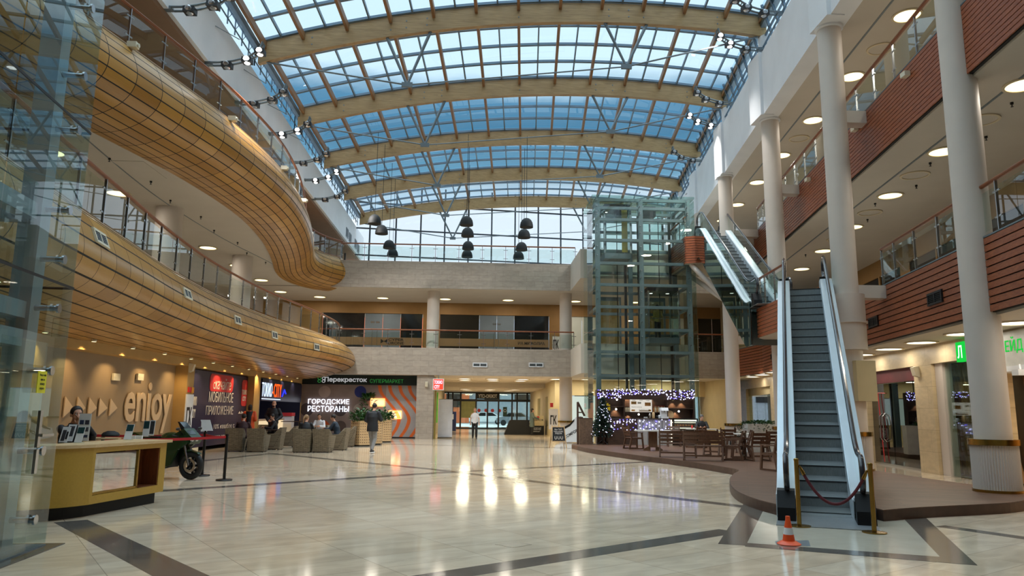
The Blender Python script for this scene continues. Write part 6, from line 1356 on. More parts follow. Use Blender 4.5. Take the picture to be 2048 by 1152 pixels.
# ------------------------------------------------------------------ rope stanchions, cone
p1, p2 = PZ(1599, 1053, 0), PZ(1749, 1066, 0); TOPS = []
for p, lab, py in ((p1, 'brass rope post closing the escalator, on the traffic cone side', 917), (p2, 'brass rope post closing the escalator, on the side away from the cone', 926)):
    h = PY(1600 if p is p1 else 1738, py, p.y).z; t = thing('rope_post', lab, 'rope post', tuple(p)); MB().lathe((0,0,0), [(.15,0),(.16,.006),(.16,.016),(.03,.03)], 36).build('base', M['brass'], t); MB().cyl((0,0,.02), (0,0,h-.03), .032, n=20).build('pole', M['brass'], t); MB().lathe((0,0,h-.03), [(.036,0),(.036,.025),(.02,.035),(.0001,.036)], 20).build('cap', M['brass'], t); TOPS.append(V((p.x, p.y, h-.1)))
t = thing('velvet_rope', 'sagging dark red velvet rope across the foot of the escalator', 'rope', tuple((TOPS[0]+TOPS[1])/2)); o_ = (TOPS[0]+TOPS[1])/2; d = (TOPS[1]-TOPS[0]); pts = []
for k in range(25): f = k/24; pts.append(TOPS[0].lerp(TOPS[1], .04+.92*f)-o_ + VZ*(-.50*(1-(2*f-1)**2)))
MB().tube(pts[1:-1], .021, 10).build('cord', pbr('maroon_velvet', (84,18,28), .8, 0, .15, 40), t)
for e, g in ((0, 1), (-1, -2)): MB().tube([pts[e], pts[g], pts[g]*1.0+(pts[g]-pts[e])*.6], [.012, .026, .026], 12).build('end_hook', M['brass'], t)
p = PZ(1578, 1089, 0); t = thing('traffic_cone', 'small orange traffic cone with one white band before the escalator', 'cone', tuple(p)); H_ = PY(1578, 1032, p.y).z; f_ = H_/.36
cp = [(.15,0),(.152,.012),(.10,.045),(.078,.05)]
MB().lathe((0,0,0), [(r*f_, z*f_) for r, z in cp+[(.066,.13)]], 32).build('orange_base', pbr('cone_orange', (238,86,36), .4, 0, .05, 6), t); MB().lathe((0,0,0), [(r*f_, z*f_) for r, z in [(.066,.13),(.05,.215)]], 32, None, False).build('white_band', M['paper'], t); MB().lathe((0,0,0), [(r*f_, z*f_) for r, z in [(.05,.215),(.030,.32),(.028,.36),(.0001,.36)]], 32, None, False).build('orange_tip', pbr('cone_orange_tip', (238,86,36), .4, 0, .05, 6), t)
inlay('trim_16', [(1550, 1083), (1553, 1090), (1621, 1093), (1617, 1081)], M['steel'], .004)
inlay('trim_17', [(990, 1089), (1027, 1096), (1064, 1089), (1032, 1084)], pbr('hatch_tile', (176,162,142), .2, 0, .05, 3), .003)
# ================================================================== INFORMATION DESK
front = [(-7.7,10.55),(-7.0,10.58),(-6.5,10.68),(-6.1,10.88),(-5.82,11.14),(-5.65,11.45)]
fs_ = [(p.x, p.y) for p in spline([(a, b, 0) for a, b in front], 5)]; RE = (-5.34, 13.3)
back = [(-6.05, 13.45), (-6.27, 11.6), (-6.5, 11.4), (-6.95, 11.3), (-7.7, 11.25)]
t = thing('information_desk', 'curved mustard information desk with a mirror panel and pale top beside the glass lift', 'desk', (-6.0, 12.0, 0)); D0 = V((-6.0, 12.0, 0))
rel = lambda pts: [(x-D0.x, y-D0.y) for x, y in pts]
def inset(pts, d): c = V((-6.4, 12.0)); return [tuple(V(p) + (c-V(p)).normalized()*d) for p in pts]
MB().prism(rel(inset(fs_+[RE]+back, .14)), 0, .18).build('plinth', M['blackm'], t, 0)
MB().prism(rel(fs_+[(-6.27, 11.6), (-6.5, 11.4), (-6.95, 11.3), (-7.7, 11.25)]), .18, 1.0).build('curved_body', M['gold'], t, 40)
du = (V(RE)-V(fs_[-1])); Ld = du.length; du = V((du.x/Ld, du.y/Ld, 0)); dn_ = V((du.y, -du.x, 0)); B0 = V(fs_[-1]+(0,))-D0
def dbox(mb, u0, u1, z0, z1, d0, d1): return mb.obox(B0+du*(u0+u1)/2+VZ*(z0+z1)/2-dn_*(d0+d1)/2, du*(u1-u0)/2, dn_*(d1-d0)/2, VZ*(z1-z0)/2)
m = MB(); dbox(m, 0, Ld, .18, .30, 0, .62); dbox(m, 0, Ld, .92, 1.0, 0, .62); dbox(m, 0, .06, .3, .92, 0, .62); dbox(m, Ld-.18, Ld, .3, .92, 0, .62); m.build('straight_body', M['gold'], t, 0)
dbox(MB(), .06, Ld-.18, .3, .92, .55, .6).build('back_panel', woodmat('mahogany_panel', (86,42,20), (112,58,30), .4, (6,6,1), 3), t, 0)
dbox(MB(), .08, 1.14, .34, .90, .05, .065).build('mirror', M['mirror'], t, 0); m = MB(); dbox(m, 1.14, 1.18, .31, .91, .03, .09); dbox(m, .06, 1.18, .305, .34, .03, .09); m.build('brass_trim', M['brass'], t, 0)
m = MB(); dbox(m, 1.2, Ld-.2, .31, .91, .3, .33); dbox(m, Ld-.2, Ld-.183, .305, .915, .01, .54); dbox(m, 1.2, Ld-.2, .301, .312, .02, .3); m.build('brown_panel', woodmat('red_mahogany', (96,50,26), (124,68,38), .35, (6,6,1), 3), t, 0)
MB().prism(rel(inset(fs_, -.04)+[(-5.27, 13.36), (-6.1, 13.5)] + back[1:]), 1.0, 1.045).build('desk_top', M['lightwood'], t, 0)
ZD = 1.045
def leaflet(p, rz, w_, h_, label, cols, tilt=.3):
    t = thing('leaflet_holder', label, 'leaflet holder', (p[0], p[1], ZD), rz); MB().box((-w_/2-.005, 0, 0), (w_/2+.005, .07, .008)).build('stand', M['glass'], t, 0)
    q = MB().slab([(-w_/2, 0, .01), (w_/2, 0, .01), (w_/2, tilt*h_, h_), (-w_/2, tilt*h_, h_)], (0, .006, 0)).build('leaflet', M['paper'], t, 0)
    for (v0, v1, u0, u1, c) in cols:
        k = MB().quad((-w_/2+u0*w_, tilt*h_*v0-.003, .01+(h_-.01)*v0), (-w_/2+u1*w_, tilt*h_*v0-.003, .01+(h_-.01)*v0), (-w_/2+u1*w_, tilt*h_*v1-.003, .01+(h_-.01)*v1), (-w_/2+u0*w_, tilt*h_*v1-.003, .01+(h_-.01)*v1)).build('print', pbr('leaflet_print', c, .4, 0, .3, 20), q, 0)
    return t
dp = lambda px, py: PZ(px, py, ZD)
AZ = R(-58)
teal = (28,62,66)
leaflet(dp(125, 886), AZ+.9, .13, .24, 'white leaflet stand with a dark bicycle print at the glass end of the desk', [(.1,.8,.15,.6,(60,60,66)), (.2,.7,.65,.9,(40,40,44))])
leaflet(dp(136, 884), AZ+.9, .13, .27, 'taller white leaflet stand behind the bicycle leaflet on the desk', [(.3,.9,.2,.85,(70,70,76))])
leaflet(dp(155, 886), AZ+.9, .12, .24, 'small leaflet holder with a teal card before the seated man', [(.58,.98,.05,.95,teal)])
leaflet(dp(164, 883), AZ+.9, .2, .44, 'tall white poster stand with small pictures hiding the seated man', [(.12,.22,.1,.45,(50,56,70)), (.12,.22,.55,.9,(60,66,90)), (.34,.5,.1,.45,(60,50,50)), (.34,.5,.55,.9,(70,70,80)), (.6,.76,.1,.45,(50,60,90)), (.6,.76,.55,.9,(60,60,76))], .05)
leaflet(dp(254, 880), AZ+.9, .13, .26, 'leaflet holder with a teal card in the middle of the desk', [(.55,.98,.05,.95,teal)])
leaflet(dp(290, 874), AZ+.9, .12, .3, 'leaflet holder with a teal card near the far end of the desk', [(.5,.98,.05,.95,teal)], .1)
leaflet(dp(302, 872), AZ+.9, .1, .3, 'dark leaflet in the clear holder at the far end of the desk', [(.1,.95,.08,.92,(56,58,62))], .1)
for k, px in enumerate((264, 277)):
    p = dp(px, 878); tag(MB().box((p.x-.06, p.y-.02, ZD), (p.x+.06, p.y+.03, ZD+.06)).build('card_holder', M['paper'], None, 0), f"small white card holder on the desk, {('nearer the middle leaflet','nearer the far end')[k]}", 'card holder')
p = dp(232, 873); tag(MB().lathe((p.x-.15, p.y+.1, ZD), [(.0001,0),(.15,.0),(.16,.03),(.13,.07),(.06,.1),(.0001,.1)], 20).build('black_bag', M['blackm']), 'flattened black bag lying on the desk behind the middle leaflet', 'bag')
p = dp(222, 879); tag(MB().obox(p+V((-.1,.05,.012)), V((.2,.05,0)), V((-.03,.12,0)), VZ*.012).build('folder', M['lightwood'], None, 0), 'pale folder lying on the desk beside the black bag', 'folder')
p = dp(200, 882); tag(MB().cyl((p.x-.2, p.y+.15, ZD), (p.x-.2, p.y+.15, ZD+.08), .05).build('black_mug', M['black']), 'black mug on the desk near the seated man', 'mug')
# ================================================================== MOTORCYCLE
wp_ = PZ(380, 959, 0); hd = R(-19); t = thing('motorcycle', 'dark green sport motorcycle parked behind the desk inside the red belts', 'motorcycle', (wp_.x-1.38*cos(hd), wp_.y-1.38*sin(hd), 0), hd)   # +x forward, origin under rear wheel
M['bikegreen'] = pbr('bottle_green_fairing', (34,58,34), .22, .1, .1, 4); M['bikedark'] = pbr('dark_metal', (34,36,38), .35, .6, .1, 10)
def wheel(x, w_):
    t_ = MB().tube([(x+.255*cos(a), 0, .31+.255*sin(a)) for a in [2*pi*k/32 for k in range(32)]], w_/2, 12, closed=True).build('tyre', M['rubber'], t)
    m = MB()
    for k in range(28): a = 2*pi*k/28; m.bar((x+.3*cos(a), -w_*.3, .31+.3*sin(a)), (x+.3*cos(a+.1), w_*.3, .31+.3*sin(a+.1)), .018, .012)
    m.build('tread', M['blackm'], t_, 0)
    r = MB().tube([(x+.2*cos(a), 0, .31+.2*sin(a)) for a in [2*pi*k/32 for k in range(32)]], .022, 8, closed=True)
    for k in range(5): a = 2*pi*k/5; r.bar((x, 0, .31), (x+.2*cos(a), 0, .31+.2*sin(a)), .05, .03, up=(0,1,0))
    r.cyl((x, -.06, .31), (x, .06, .31), .04); r.build('rim', M['bikedark'], t)
    for s in (-1, 1): MB().lathe((x, s*.06, .31), [(.1,-.003),(.155,-.003),(.155,.003),(.1,.003)], 28, (0,1,0)).build('brake_disc', M['chrome'], t)
wheel(0, .16); wheel(1.38, .12)
for s in (-1, 1):
    MB().tube([(1.38, s*.095, .31), (1.2, s*.095, .84)], [.028, .03], 10).build('fork_leg', M['chrome'], t); MB().tube([(0, s*.1, .31), (.42, s*.09, .42)], .03, 8).build('swing_arm', M['bikedark'], t)
    MB().slab([(.95,s*.14,.95),(1.28,s*.12,.98),(1.36,s*.1,.82),(1.16,s*.16,.66),(1.0,s*.2,.3),(.5,s*.19,.2),(.42,s*.19,.36),(.7,s*.2,.62)], (0, s*.06, 0)).build('side_fairing', M['bikegreen'], t, 0)
    MB().tube([(1.16, s*.1, .93), (1.1, s*.36, .98)], .017, 8).build('handlebar', M['black'], t); MB().tube([(1.2, s*.15, 1.0), (1.24, s*.32, 1.1)], .01, 6).ball((1.25, s*.36, 1.12), (.02,.07,.035)).build('mirror', M['black'], t)
MB().slab([(1.0,-.17,1.0),(1.22,-.15,1.13),(1.45,-.1,.9),(1.38,-.12,.78),(1.1,-.17,.84)], (0,.34,0)).build('nose_fairing', M['bikegreen'], t, 0); MB().slab([(1.14,-.12,1.08),(1.0,-.1,1.28),(1.06,-.1,1.27),(1.36,-.1,1.0)], (0,.22,0)).build('windscreen', M['darkglass'], t, 0)
for s in (-1, 1): MB().ball((1.41, s*.075, .87), (.03,.06,.03)).build('headlight', M['chrome'], t)
MB().ball((.78, 0, .9), (.28,.15,.14)).build('fuel_tank', M['bikegreen'], t); MB().slab([(.55,-.12,.82),(.5,-.12,.9),(.15,-.1,.9),(-.2,-.07,1.02),(-.38,-.05,1.0),(-.1,-.1,.8),(.3,-.12,.74)], (0,.24,0)).build('seat_unit', M['bikegreen'], t, 0)
MB().box((.1,-.1,.9), (.5,.1,.94)).build('seat_pad', M['blackm'], t, 0); MB().box((.4,-.16,.26), (.9,.16,.66)).build('engine', M['bikedark'], t, 0); MB().slab([(1.12,-.06,.58),(1.3,-.06,.66),(1.56,-.06,.6),(1.6,-.06,.56),(1.4,-.06,.63),(1.2,-.06,.58)], (0,.12,0)).build('front_mudguard', M['bikegreen'], t, 0)
MB().tube([(.5,-.14,.25), (.1,-.18,.3), (-.2,-.2,.45)], [.03,.05,.06], 10).build('exhaust', M['bikedark'], t); MB().bar((.3, .14, .28), (.28, .34, .0), .025).build('side_stand', M['bikedark'], t, 0)
# belt posts
PO = [(PZ(448, 961, 0), 'black belt post with a round base beyond the motorcycle wheel, closest to the wicker chairs'), (PZ(404, 952, 0), 'black belt post just behind the motorcycle front wheel'), (V((-7.3, 15.1, 0)), 'black belt post hidden behind the information desk'), (V((-9.0, 17.5, 0)), 'black belt post at the wall side behind the motorcycle')]
for p, lab in PO:
    t = thing('belt_post', lab, 'belt post', tuple(p)); MB().lathe((0,0,0), [(.17,0),(.18,.012),(.17,.03),(.03,.045)], 30).build('base', M['black'], t); MB().cyl((0,0,.04), (0,0,.98), .032).build('pole', M['black'], t); MB().cyl((0,0,.98), (0,0,1.02), .038).build('cap', M['black'], t)
for a, b, lab in ((0, 2, 'red belt from the post near the wicker chairs to behind the desk, before the motorcycle'), (0, 1, 'short red belt joining the two posts beside the motorcycle wheel'), (1, 3, 'red belt running behind the motorcycle toward the taupe wall')):
    A, B = PO[a][0], PO[b][0]; d = (B-A).normalized(); m = MB(); n = 10; pts = [A.lerp(B, k/n)+d*(.035 if k == 0 else (-.035 if k == n else 0))+VZ*(.955-.025*sin(pi*k/n)) for k in range(n+1)]
    for k in range(n): m.bar(pts[k], pts[k+1], .006, .055)
    tag(m.build('belt', M['red'], None, 0), lab, 'belt')
p = PO[1][0]; t = thing('info_stand', 'white tilted information sheets on top of the belt post behind the motorcycle wheel', 'sign', (p.x, p.y, 1.02)); t.scale = (.75,)*3; MB().obox((.05, -.06, .22), V((.14,.02,.0)), V((-.06,.0,.17)), V((.0,.006,.0))).build('sheet', M['paper'], t, 0); MB().obox((-.06,.02,.2), V((.06,.1,0)), V((.0,.0,.18)), V((.006,-.004,0))).build('side_sheet', M['paper'], t, 0); MB().cyl((0,0,0), (0,0,.1), .03).build('socket', M['black'], t)
# ================================================================== WICKER SEATING
M['wicker'] = brickmat('woven_rattan', (140,128,108), (126,114,94), (88,78,64), .16, .035, .005, .5, .6, 'xz', 0, .3, .25, 9, .5)
def wicker(loc, rz, label):
    t = thing('wicker_armchair', label, 'armchair', loc, rz, 'wicker armchairs of the restaurant')      # faces +y
    w_, d_ = .38, .36
    sh = MB(); prof = lambda k: 0
    sec = [(-w_, d_), (-w_-.0, -.1), (-w_*.8, -d_), (w_*.8, -d_), (w_, -.1), (w_, d_)]
    hh = [(.6,.6), (.62,.62), (.86,.86), (.86,.86), (.62,.62), (.6,.6)]
    inner = [(-w_+.09, d_), (-w_+.09, -.1), (-w_*.8+.08, -d_+.1), (w_*.8-.08, -d_+.1), (w_-.09, -.1), (w_-.09, d_)]
    vs = []; fs2 = []
    for (x, y), (hx, hy), (ix, iy) in zip(sec, hh, inner):
        k = .82 if hx < .7 else .86; tp = 1.1 if hx > .7 else 1.0
        vs += [(x*k, y*k, .03), (x*.93, y*.93, .35), (x*tp, y*tp, hx), (ix*tp, iy*tp, hx), (ix, iy, .36)]
    for i in range(5):
        for j in range(4): a = i*5+j; fs2.append((a, a+5, a+6, a+1))
    fs2 += [(0,1,2,3,4), (25,29,28,27,26)]
    sh.add(vs, fs2).build('shell', M['wicker'], t, 30)
    MB().box((-w_*.82, -d_*.8, .03), (w_*.82, d_*.86, .36)).build('seat_base', M['wicker'], t, 0); MB().box((-w_+.1, -d_+.1, .36), (w_-.1, d_*.95, .44)).build('cushion', M['blackm'], t, 0)
    for sx in (-1, 1):
        for sy in (-1, 1): MB().cyl((sx*.26, sy*.26, 0), (sx*.26, sy*.26, .04), .025, n=8).build('foot', M['black'], t)
    return t
W = [(463, 903.5, 8, 'wicker armchair with its back to the camera, before the navy board'), (508, 904.5, 2, 'wicker armchair with its back to the camera, before the standing orange coat'), (600, 905.5, 2, 'wicker armchair with its back to the camera, before the pony-tailed diner'), (641, 905.5, -4, 'wicker armchair with its back to the camera, the one closest to the planters'),
     (541, 900, 88, 'wicker armchair seen from its side between the two pairs of backs'), (570, 894, 92, 'wicker armchair seen from its side with a crossed foot before it'), (672, 901, 85, 'wicker armchair seen from its side, beside the back closest to the planters'), (690, 894, 92, 'wicker armchair seen from its side tucked against the hexagonal planter'), (520, 889, 180, 'wicker armchair facing the camera beyond the first dining table'), (636, 889, 178, 'wicker armchair facing the camera beyond the second dining table')]
w0 = None
for px, py, rz, lab in W:
    p = PZ(px, py, 0); p.y += .38
    if w0 is None: w0 = wicker(tuple(p), R(rz), lab)
    else: dup(w0, tuple(p), R(rz), lab)
for k, (px, py) in enumerate(((520, 897), (633, 897))):
    p = PZ(px, py, 0); t = thing('dining_table', f"dark-topped restaurant table among the wicker armchairs, {('nearer the navy board','nearer the planters')[k]}", 'table', tuple(p)); MB().box((-.75, -.42, .72), (.75, .42, .76)).build('tabletop', M['wenge'], t, 0)
    for sx in (-.5, .5): MB().cyl((sx, 0, .03), (sx, 0, .72), .04).build('leg', M['black'], t); MB().cyl((sx, 0, 0), (sx, 0, .03), .24, n=24).build('foot', M['black'], t)
p = PZ(566, 878, 0); t = thing('tray_stand', 'dark dining table behind the wicker armchairs, before the mural', 'table', tuple(p)); MB().box((-1.0, -.3, .9), (1.0, .3, .94)).build('tabletop', M['wenge'], t, 0)
for sx in (-.8, .8): MB().cyl((sx, 0, 0), (sx, 0, .9), .04).build('leg', M['black'], t)
# ================================================================== PEOPLE
def remesh(o, vox, smooth=4):
    m = o.modifiers.new('join', 'REMESH'); m.mode = 'VOXEL'; m.voxel_size = vox; m.use_smooth_shade = True
    if smooth: k = o.modifiers.new('soft', 'SMOOTH'); k.factor = .5; k.iterations = smooth
    return o
def rings(mb, secs, n=18):          # stacked ellipses (centre, rx, ry)
    vs = []; fs = []
    for c, rx, ry in secs: vs += [V(c)+V((rx*cos(2*pi*k/n), ry*sin(2*pi*k/n), 0)) for k in range(n)]
    for i in range(len(secs)-1):
        for k in range(n): k2 = (k+1) % n; fs.append((i*n+k, i*n+k2, (i+1)*n+k2, (i+1)*n+k))
    fs += [tuple(range(n))[::-1], tuple((len(secs)-1)*n+k for k in range(n))]
    return mb.add(vs, fs)
def limb(mb, pts, rs):
    for i in range(len(pts)-1): mb.cap(pts[i], pts[i+1], rs[i], rs[i+1], 12, 4)
def hand(mb, w, d, side, curl=.5, s=1.0):    # wrist point, forearm direction, thumb side vector
    w, d = V(w), V(d).normalized(); sd = V(side); sd = (sd - d*sd.dot(d)).normalized(); nrm = d.cross(sd)
    mb.cap(w, w+d*.05*s, .024*s, .03*s); mb.obox(w+d*.06*s, d*.042*s, sd*.038*s, nrm*.013*s)
    for k, (o_, L_) in enumerate(((.030, .068), (.010, .078), (-.010, .072), (-.030, .056))):
        a = w+d*.098*s+sd*o_*s; d2 = (d*(1-curl*.5)+nrm*curl*.7).normalized(); d3 = (d*(1-curl*1.1)+nrm*curl*1.3).normalized(); b = a+d2*L_*.5*s; c = b+d3*L_*.5*s
        mb.cap(a-d*.012*s, b, .0095*s, .009*s, 8, 3); mb.cap(b, c, .009*s, .0075*s, 8, 3)
    a = w+d*.03*s+sd*.034*s; b = a+(d*.6+sd*.8).normalized()*.038*s; mb.cap(a, b, .0115*s, .0105*s, 8, 3); mb.cap(b, b+(d*.9+sd*.25+nrm*.3).normalized()*.03*s, .0105*s, .009*s, 8, 3)
def person(label, loc, rz, J, top, bottom, shoe, hair='hair', skin='skin', hairlen=0, ponytail=False, hood=False, coat=0, short=False, bald=False, beard=False, vox=.014, scale=1.0, jacket_r=.018, legs=True, name='person'):
    """J: pelvis, chest, neck, head centre, look dir, sh/el/wr pairs, hip/kn/an pairs, toe dirs (x right, y forward, z up)."""
    t = thing(name, label, 'person', loc, rz); t.scale = (scale,)*3
    P = {k: (V(v) if not isinstance(v, list) else [V(q) for q in v]) for k, v in J.items()}
    hc = P['head']; look = P.get('look', V((0,1,0))).normalized(); rt = look.cross(VZ).normalized(); up = rt.cross(look).normalized(); RM = MX((rt, look, up)).transposed()
    b = MB(); pel, ch, nk = P['pelvis'], P['chest'], P['neck']
    ax = (nk-pel)
    mid = pel.lerp(ch, .5)
    rings(b, [(pel-VZ*.09, .12, .085), (pel, .165, .11), (mid, .135, .095), (ch, .165, .11), (ch.lerp(nk, .62), .175, .095), (nk-VZ*.02, .07, .06), (nk+VZ*.02, .055, .055)])
    b.cap(nk-VZ*.03, hc-up*.07, .056, .052)
    HL = lambda x, y, z: hc + RM @ V((x, y, z))
    b.ball(HL(0,-.012,.025), (.077,.098,.098), 18, 12, RM); b.ball(HL(0,.025,-.045), (.060,.072,.076), 16, 10, RM); b.ball(HL(0,.055,-.088), (.034,.034,.03), 12, 8, RM)
    b.cap(HL(0,.088,.005), HL(0,.108,-.03), .011, .017, 8, 3)
    for s in (-1, 1):
        b.ball(HL(s*.079,-.012,-.012), (.012,.022,.034), 8, 6, RM); b.ball(HL(s*.03,.078,.026), (.022,.018,.009), 8, 6, RM)
    b.ball(HL(0,.082,-.058), (.026,.014,.007), 8, 6, RM); b.ball(HL(0,.080,-.068), (.022,.014,.008), 8, 6, RM)
    for i in (0, 1):
        s = (-1, 1)[i]
        limb(b, [P['sh'][i], P['el'][i], P['wr'][i]], [.052, .04, .028]); d = (P['wr'][i]-P['el'][i])
        hand(b, P['wr'][i], P['hd'][i] if 'hd' in P else d, P['thumb'][i] if 'thumb' in P else V((-s, .6, 0)), J.get('curl', [.45])[0] if isinstance(J.get('curl'), list) and not isinstance(J['curl'][0], (tuple, V)) else .45)
        if legs: limb(b, [P['hip'][i], P['kn'][i], P['an'][i]], [.085, .056, .038])
    body = remesh(b.build('body', M[skin], t), vox)
    for s in (-1, 1):
        e = MB().ball(HL(s*.031,.083,.008), (.014,.009,.008), 10, 6, RM); e.build('eye', M['paper'], t); MB().ball(HL(s*.031,.090,.008), .0055, 8, 6).build('pupil', M['black'], t)
        MB().cap(HL(s*.016,.096,.030), HL(s*.048,.084,.030), .005, .004, 6, 2).build('eyebrow', M[hair], t)
    MB().cap(HL(-.02,.096,-.062), HL(.02,.096,-.062), .005, .005, 6, 2).build('lips', M['lips'], t)
    if not bald:
        h = MB(); h.ball(HL(0,-.024,.040), (.088,.106,.098), 18, 12, RM)
        if hairlen: rings(h, [(HL(0,-.06,-.2 if hairlen > 1 else -.12), .06, .04), (HL(0,-.05,-.05), .085, .06), (HL(0,-.03,.05), .085, .08)])
        if ponytail: h.cap(HL(0,-.12,.05), HL(0,-.17,-.04), .035, .03); h.cap(HL(0,-.17,-.04), HL(0,-.15,-.2), .03, .012)
        # keep the face clear: only the part behind the hairline
        h.v = [tuple(V(v) - look*max(0, (V(v)-hc).dot(look)-.055)) if (V(v)-hc).dot(up) < .075 else v for v in h.v]
        h.build('hair', M[hair], t, 60)
    if beard: MB().ball(HL(0,.05,-.085), (.055,.055,.04), 14, 8, RM).build('beard', M['hair'], t)
    j = MB(); r = jacket_r
    low = pel-VZ*(.06+coat)
    secs = [(low, .165+r+coat*.10, .12+r+coat*.08), (pel, .172+r, .118+r), (mid, .15+r, .108+r), (ch, .178+r, .122+r), (ch.lerp(nk, .62), .18+r*.6, .1+r*.7), (ch.lerp(nk, .85), .135+r*.4, .085+r*.5), (nk-VZ*.03, .085, .075), (nk+VZ*.015, .07, .068)]
    rings(j, secs)
    for i in (0, 1):
        A, B, C = P['sh'][i], P['el'][i], P['wr'][i]
        if short: limb(j, [A, A.lerp(B, .62)], [.05, .055])
        else: limb(j, [A, B, B.lerp(C, .93)], [.054+r*.62, .047+r*.7, .038+r*.7])
    if hood: j.ball(nk-look*.09+VZ*.03, (.13,.09,.1), 14, 8)
    remesh(j.build('top_garment', M[top], t), vox)
    if legs:
        q = MB(); rings(q, [(pel-VZ*.10, .15, .11), (pel-VZ*.02, .178, .125), (pel+VZ*.06, .165, .118)])
        for i in (0, 1): limb(q, [P['hip'][i], P['kn'][i], P['kn'][i].lerp(P['an'][i], .94)], [.1, .075, .06])
        remesh(q.build('trousers', M[bottom], t), vox)
        for i in (0, 1):
            a = P['an'][i]; d = P['toe'][i].normalized(); n_ = VZ if abs(d.z) < .5 else V((0,1,0)); x_ = d.cross(n_).normalized(); n_ = x_.cross(d).normalized()
            s = MB(); s.cap(a-n_*.035-d*.05, a-n_*.045+d*.15, .042, .034, 12, 4); s.cap(a+n_*.02, a-n_*.035, .042, .045, 12, 4)
            s.build('shoe', M[shoe], t); MB().obox(a-n_*.08+d*.055, d*.14, x_*.042, n_*.01).build('sole', M['paper'] if shoe == 'sneaker' else M['black'], t, 0)
    return t
M['greyhair'] = pbr('grey_hair', (96,92,88), .6, 0, .2, 30); M['lips'] = pbr('lips', (164,96,86), .5, 0, 0); M['jacket'] = pbr('black_jacket', (26,28,34), .6, 0, .2, 10); M['sweat'] = pbr('grey_sweatpants', (132,130,128), .8, 0, .08, 12); M['sneaker'] = pbr('dark_sneaker', (50,50,54), .6, 0, .1, 10)
M['tshirt'] = pbr('white_tshirt', (226,226,230), .7, 0, .04, 8); M['trous'] = pbr('black_trousers', (22,22,24), .75, 0, .1, 10); M['coatg'] = pbr('grey_green_coat', (84,96,92), .8, 0, .1, 8); M['mustard'] = pbr('mustard_shirt', (160,134,70), .7, 0, .08, 8); M['orangecoat'] = pbr('orange_coat', (226,84,26), .55, 0, .12, 6); M['bluej'] = pbr('dark_blue_jacket', (34,48,62), .6, 0, .15, 8); M['wine'] = pbr('dark_wine_jumper', (58,30,34), .7, 0, .15, 8)
def stand(step=.0, arm=(0,0), bow=0.0, sh=.185):
    return dict(pelvis=(0,0,.95), chest=(0,.0+bow*.2,1.28), neck=(0,-.01+bow*.55,1.50), head=(0,.03+bow*1.1,1.655-bow*.15), look=(0,1,-bow*2.2),
        sh=[(-sh,bow*.4,1.43),(sh,bow*.4,1.43)], el=[(-.24,-.04+arm[0],1.15),(.24,-.04+arm[1],1.15)], wr=[(-.25,.06+arm[0]*1.6,.90),(.25,.06+arm[1]*1.6,.90)],
        hip=[(-.09,0,.92),(.09,0,.92)], kn=[(-.10,.03+step*.55,.5),(.10,.03-step*.35,.5)], an=[(-.105,step,.09),(.105,-step,.09+abs(step)*.12)], toe=[(-.08,1,0),(.08,1,0)])
# the man walking away, looking at his phone
p = PZ(743, 906, 0); J = stand(.27, (0, 0), .10, .19); J['el'] = [(-.27,.02,1.16),(.29,.08,1.18)]; J['wr'] = [(-.2,.2,1.08),(.1,.33,1.24)]; J['hd'] = [(.2,.5,.1),(-.3,.6,.25)]; J['thumb'] = [(0,0,1),(0,0,1)]; J['kn'][1] = (.1,.02,.5)
pm = person('man seen from behind in a dark jacket and grey sweatpants, walking with head bent', (p.x, p.y, 0), R(-14), J, 'jacket', 'sweat', 'sneaker', scale=1.03, hood=False, coat=.12, jacket_r=.035)
MB().obox((.05,.42,1.28), V((.035,0,0)), V((0,.02,.06)), V((0,.005,-.002))).build('phone', M['black'], pm, 0)
# woman walking toward the camera
p = PZ(949, 877.5, 0); J = stand(.16, (.06,-.06), 0, .16)
person('woman in a white t-shirt and black trousers walking in from the entrance doors', (p.x, p.y, 0), R(180), J, 'tshirt', 'trous', 'black', 'blond', short=True, scale=.98, jacket_r=.006, hairlen=1)
# woman at the booth, seen from the side
p = PY(1062, 868, 50.9); J = stand(.02, (.0,.25)); J['wr'] = [(-.2,.3,1.15),(.2,.42,1.1)]; J['el'] = [(-.26,.05,1.18),(.27,.08,1.18)]
person('woman in a grey-green coat leaning over the black sales booth', (PY(1064, 860, 50.8).x, 50.8, 0), R(-85), J, 'coatg', 'trous', 'black', 'hair', coat=.35, hairlen=1, scale=1.0, jacket_r=.03)
# guard behind the restaurant chairs
J = stand(0, (0,0)); J['el'] = [(-.3,-.03,1.18),(.3,-.03,1.18)]; J['wr'] = [(-.14,.2,1.0),(.14,.2,1.0)]; J['hd'] = [(.5,.3,-.1),(-.5,.3,-.1)]
q = PY(546, 850, 32.4); person('bald bearded guard in a black jacket standing before the restaurant stall', (q.x, 32.4, 0), R(180), J, 'jacket', 'trous', 'black', bald=True, beard=True, scale=1.08, jacket_r=.035)
# person in orange and black coat, back turned
J = stand(0, (0,0)); J['wr'] = [(-.2,.2,1.2),(.2,.2,1.2)]; q = PY(498, 850, 31.6)
po_ = person('person with dark hair in an orange and black coat standing with back to the camera', (q.x, 31.6, 0), R(6), J, 'orangecoat', 'trous', 'black', coat=.3, hood=False, scale=.98, jacket_r=.05, hairlen=1)
m = MB(); rings(m, [((0,-.115,.8), .11, .08), ((0,-.12,1.1), .1, .08), ((0,-.10,1.4), .13, .09), ((0,-.06,1.5), .14, .1)]); m.build('black_back_panel', M['jacket'], po_, 60)
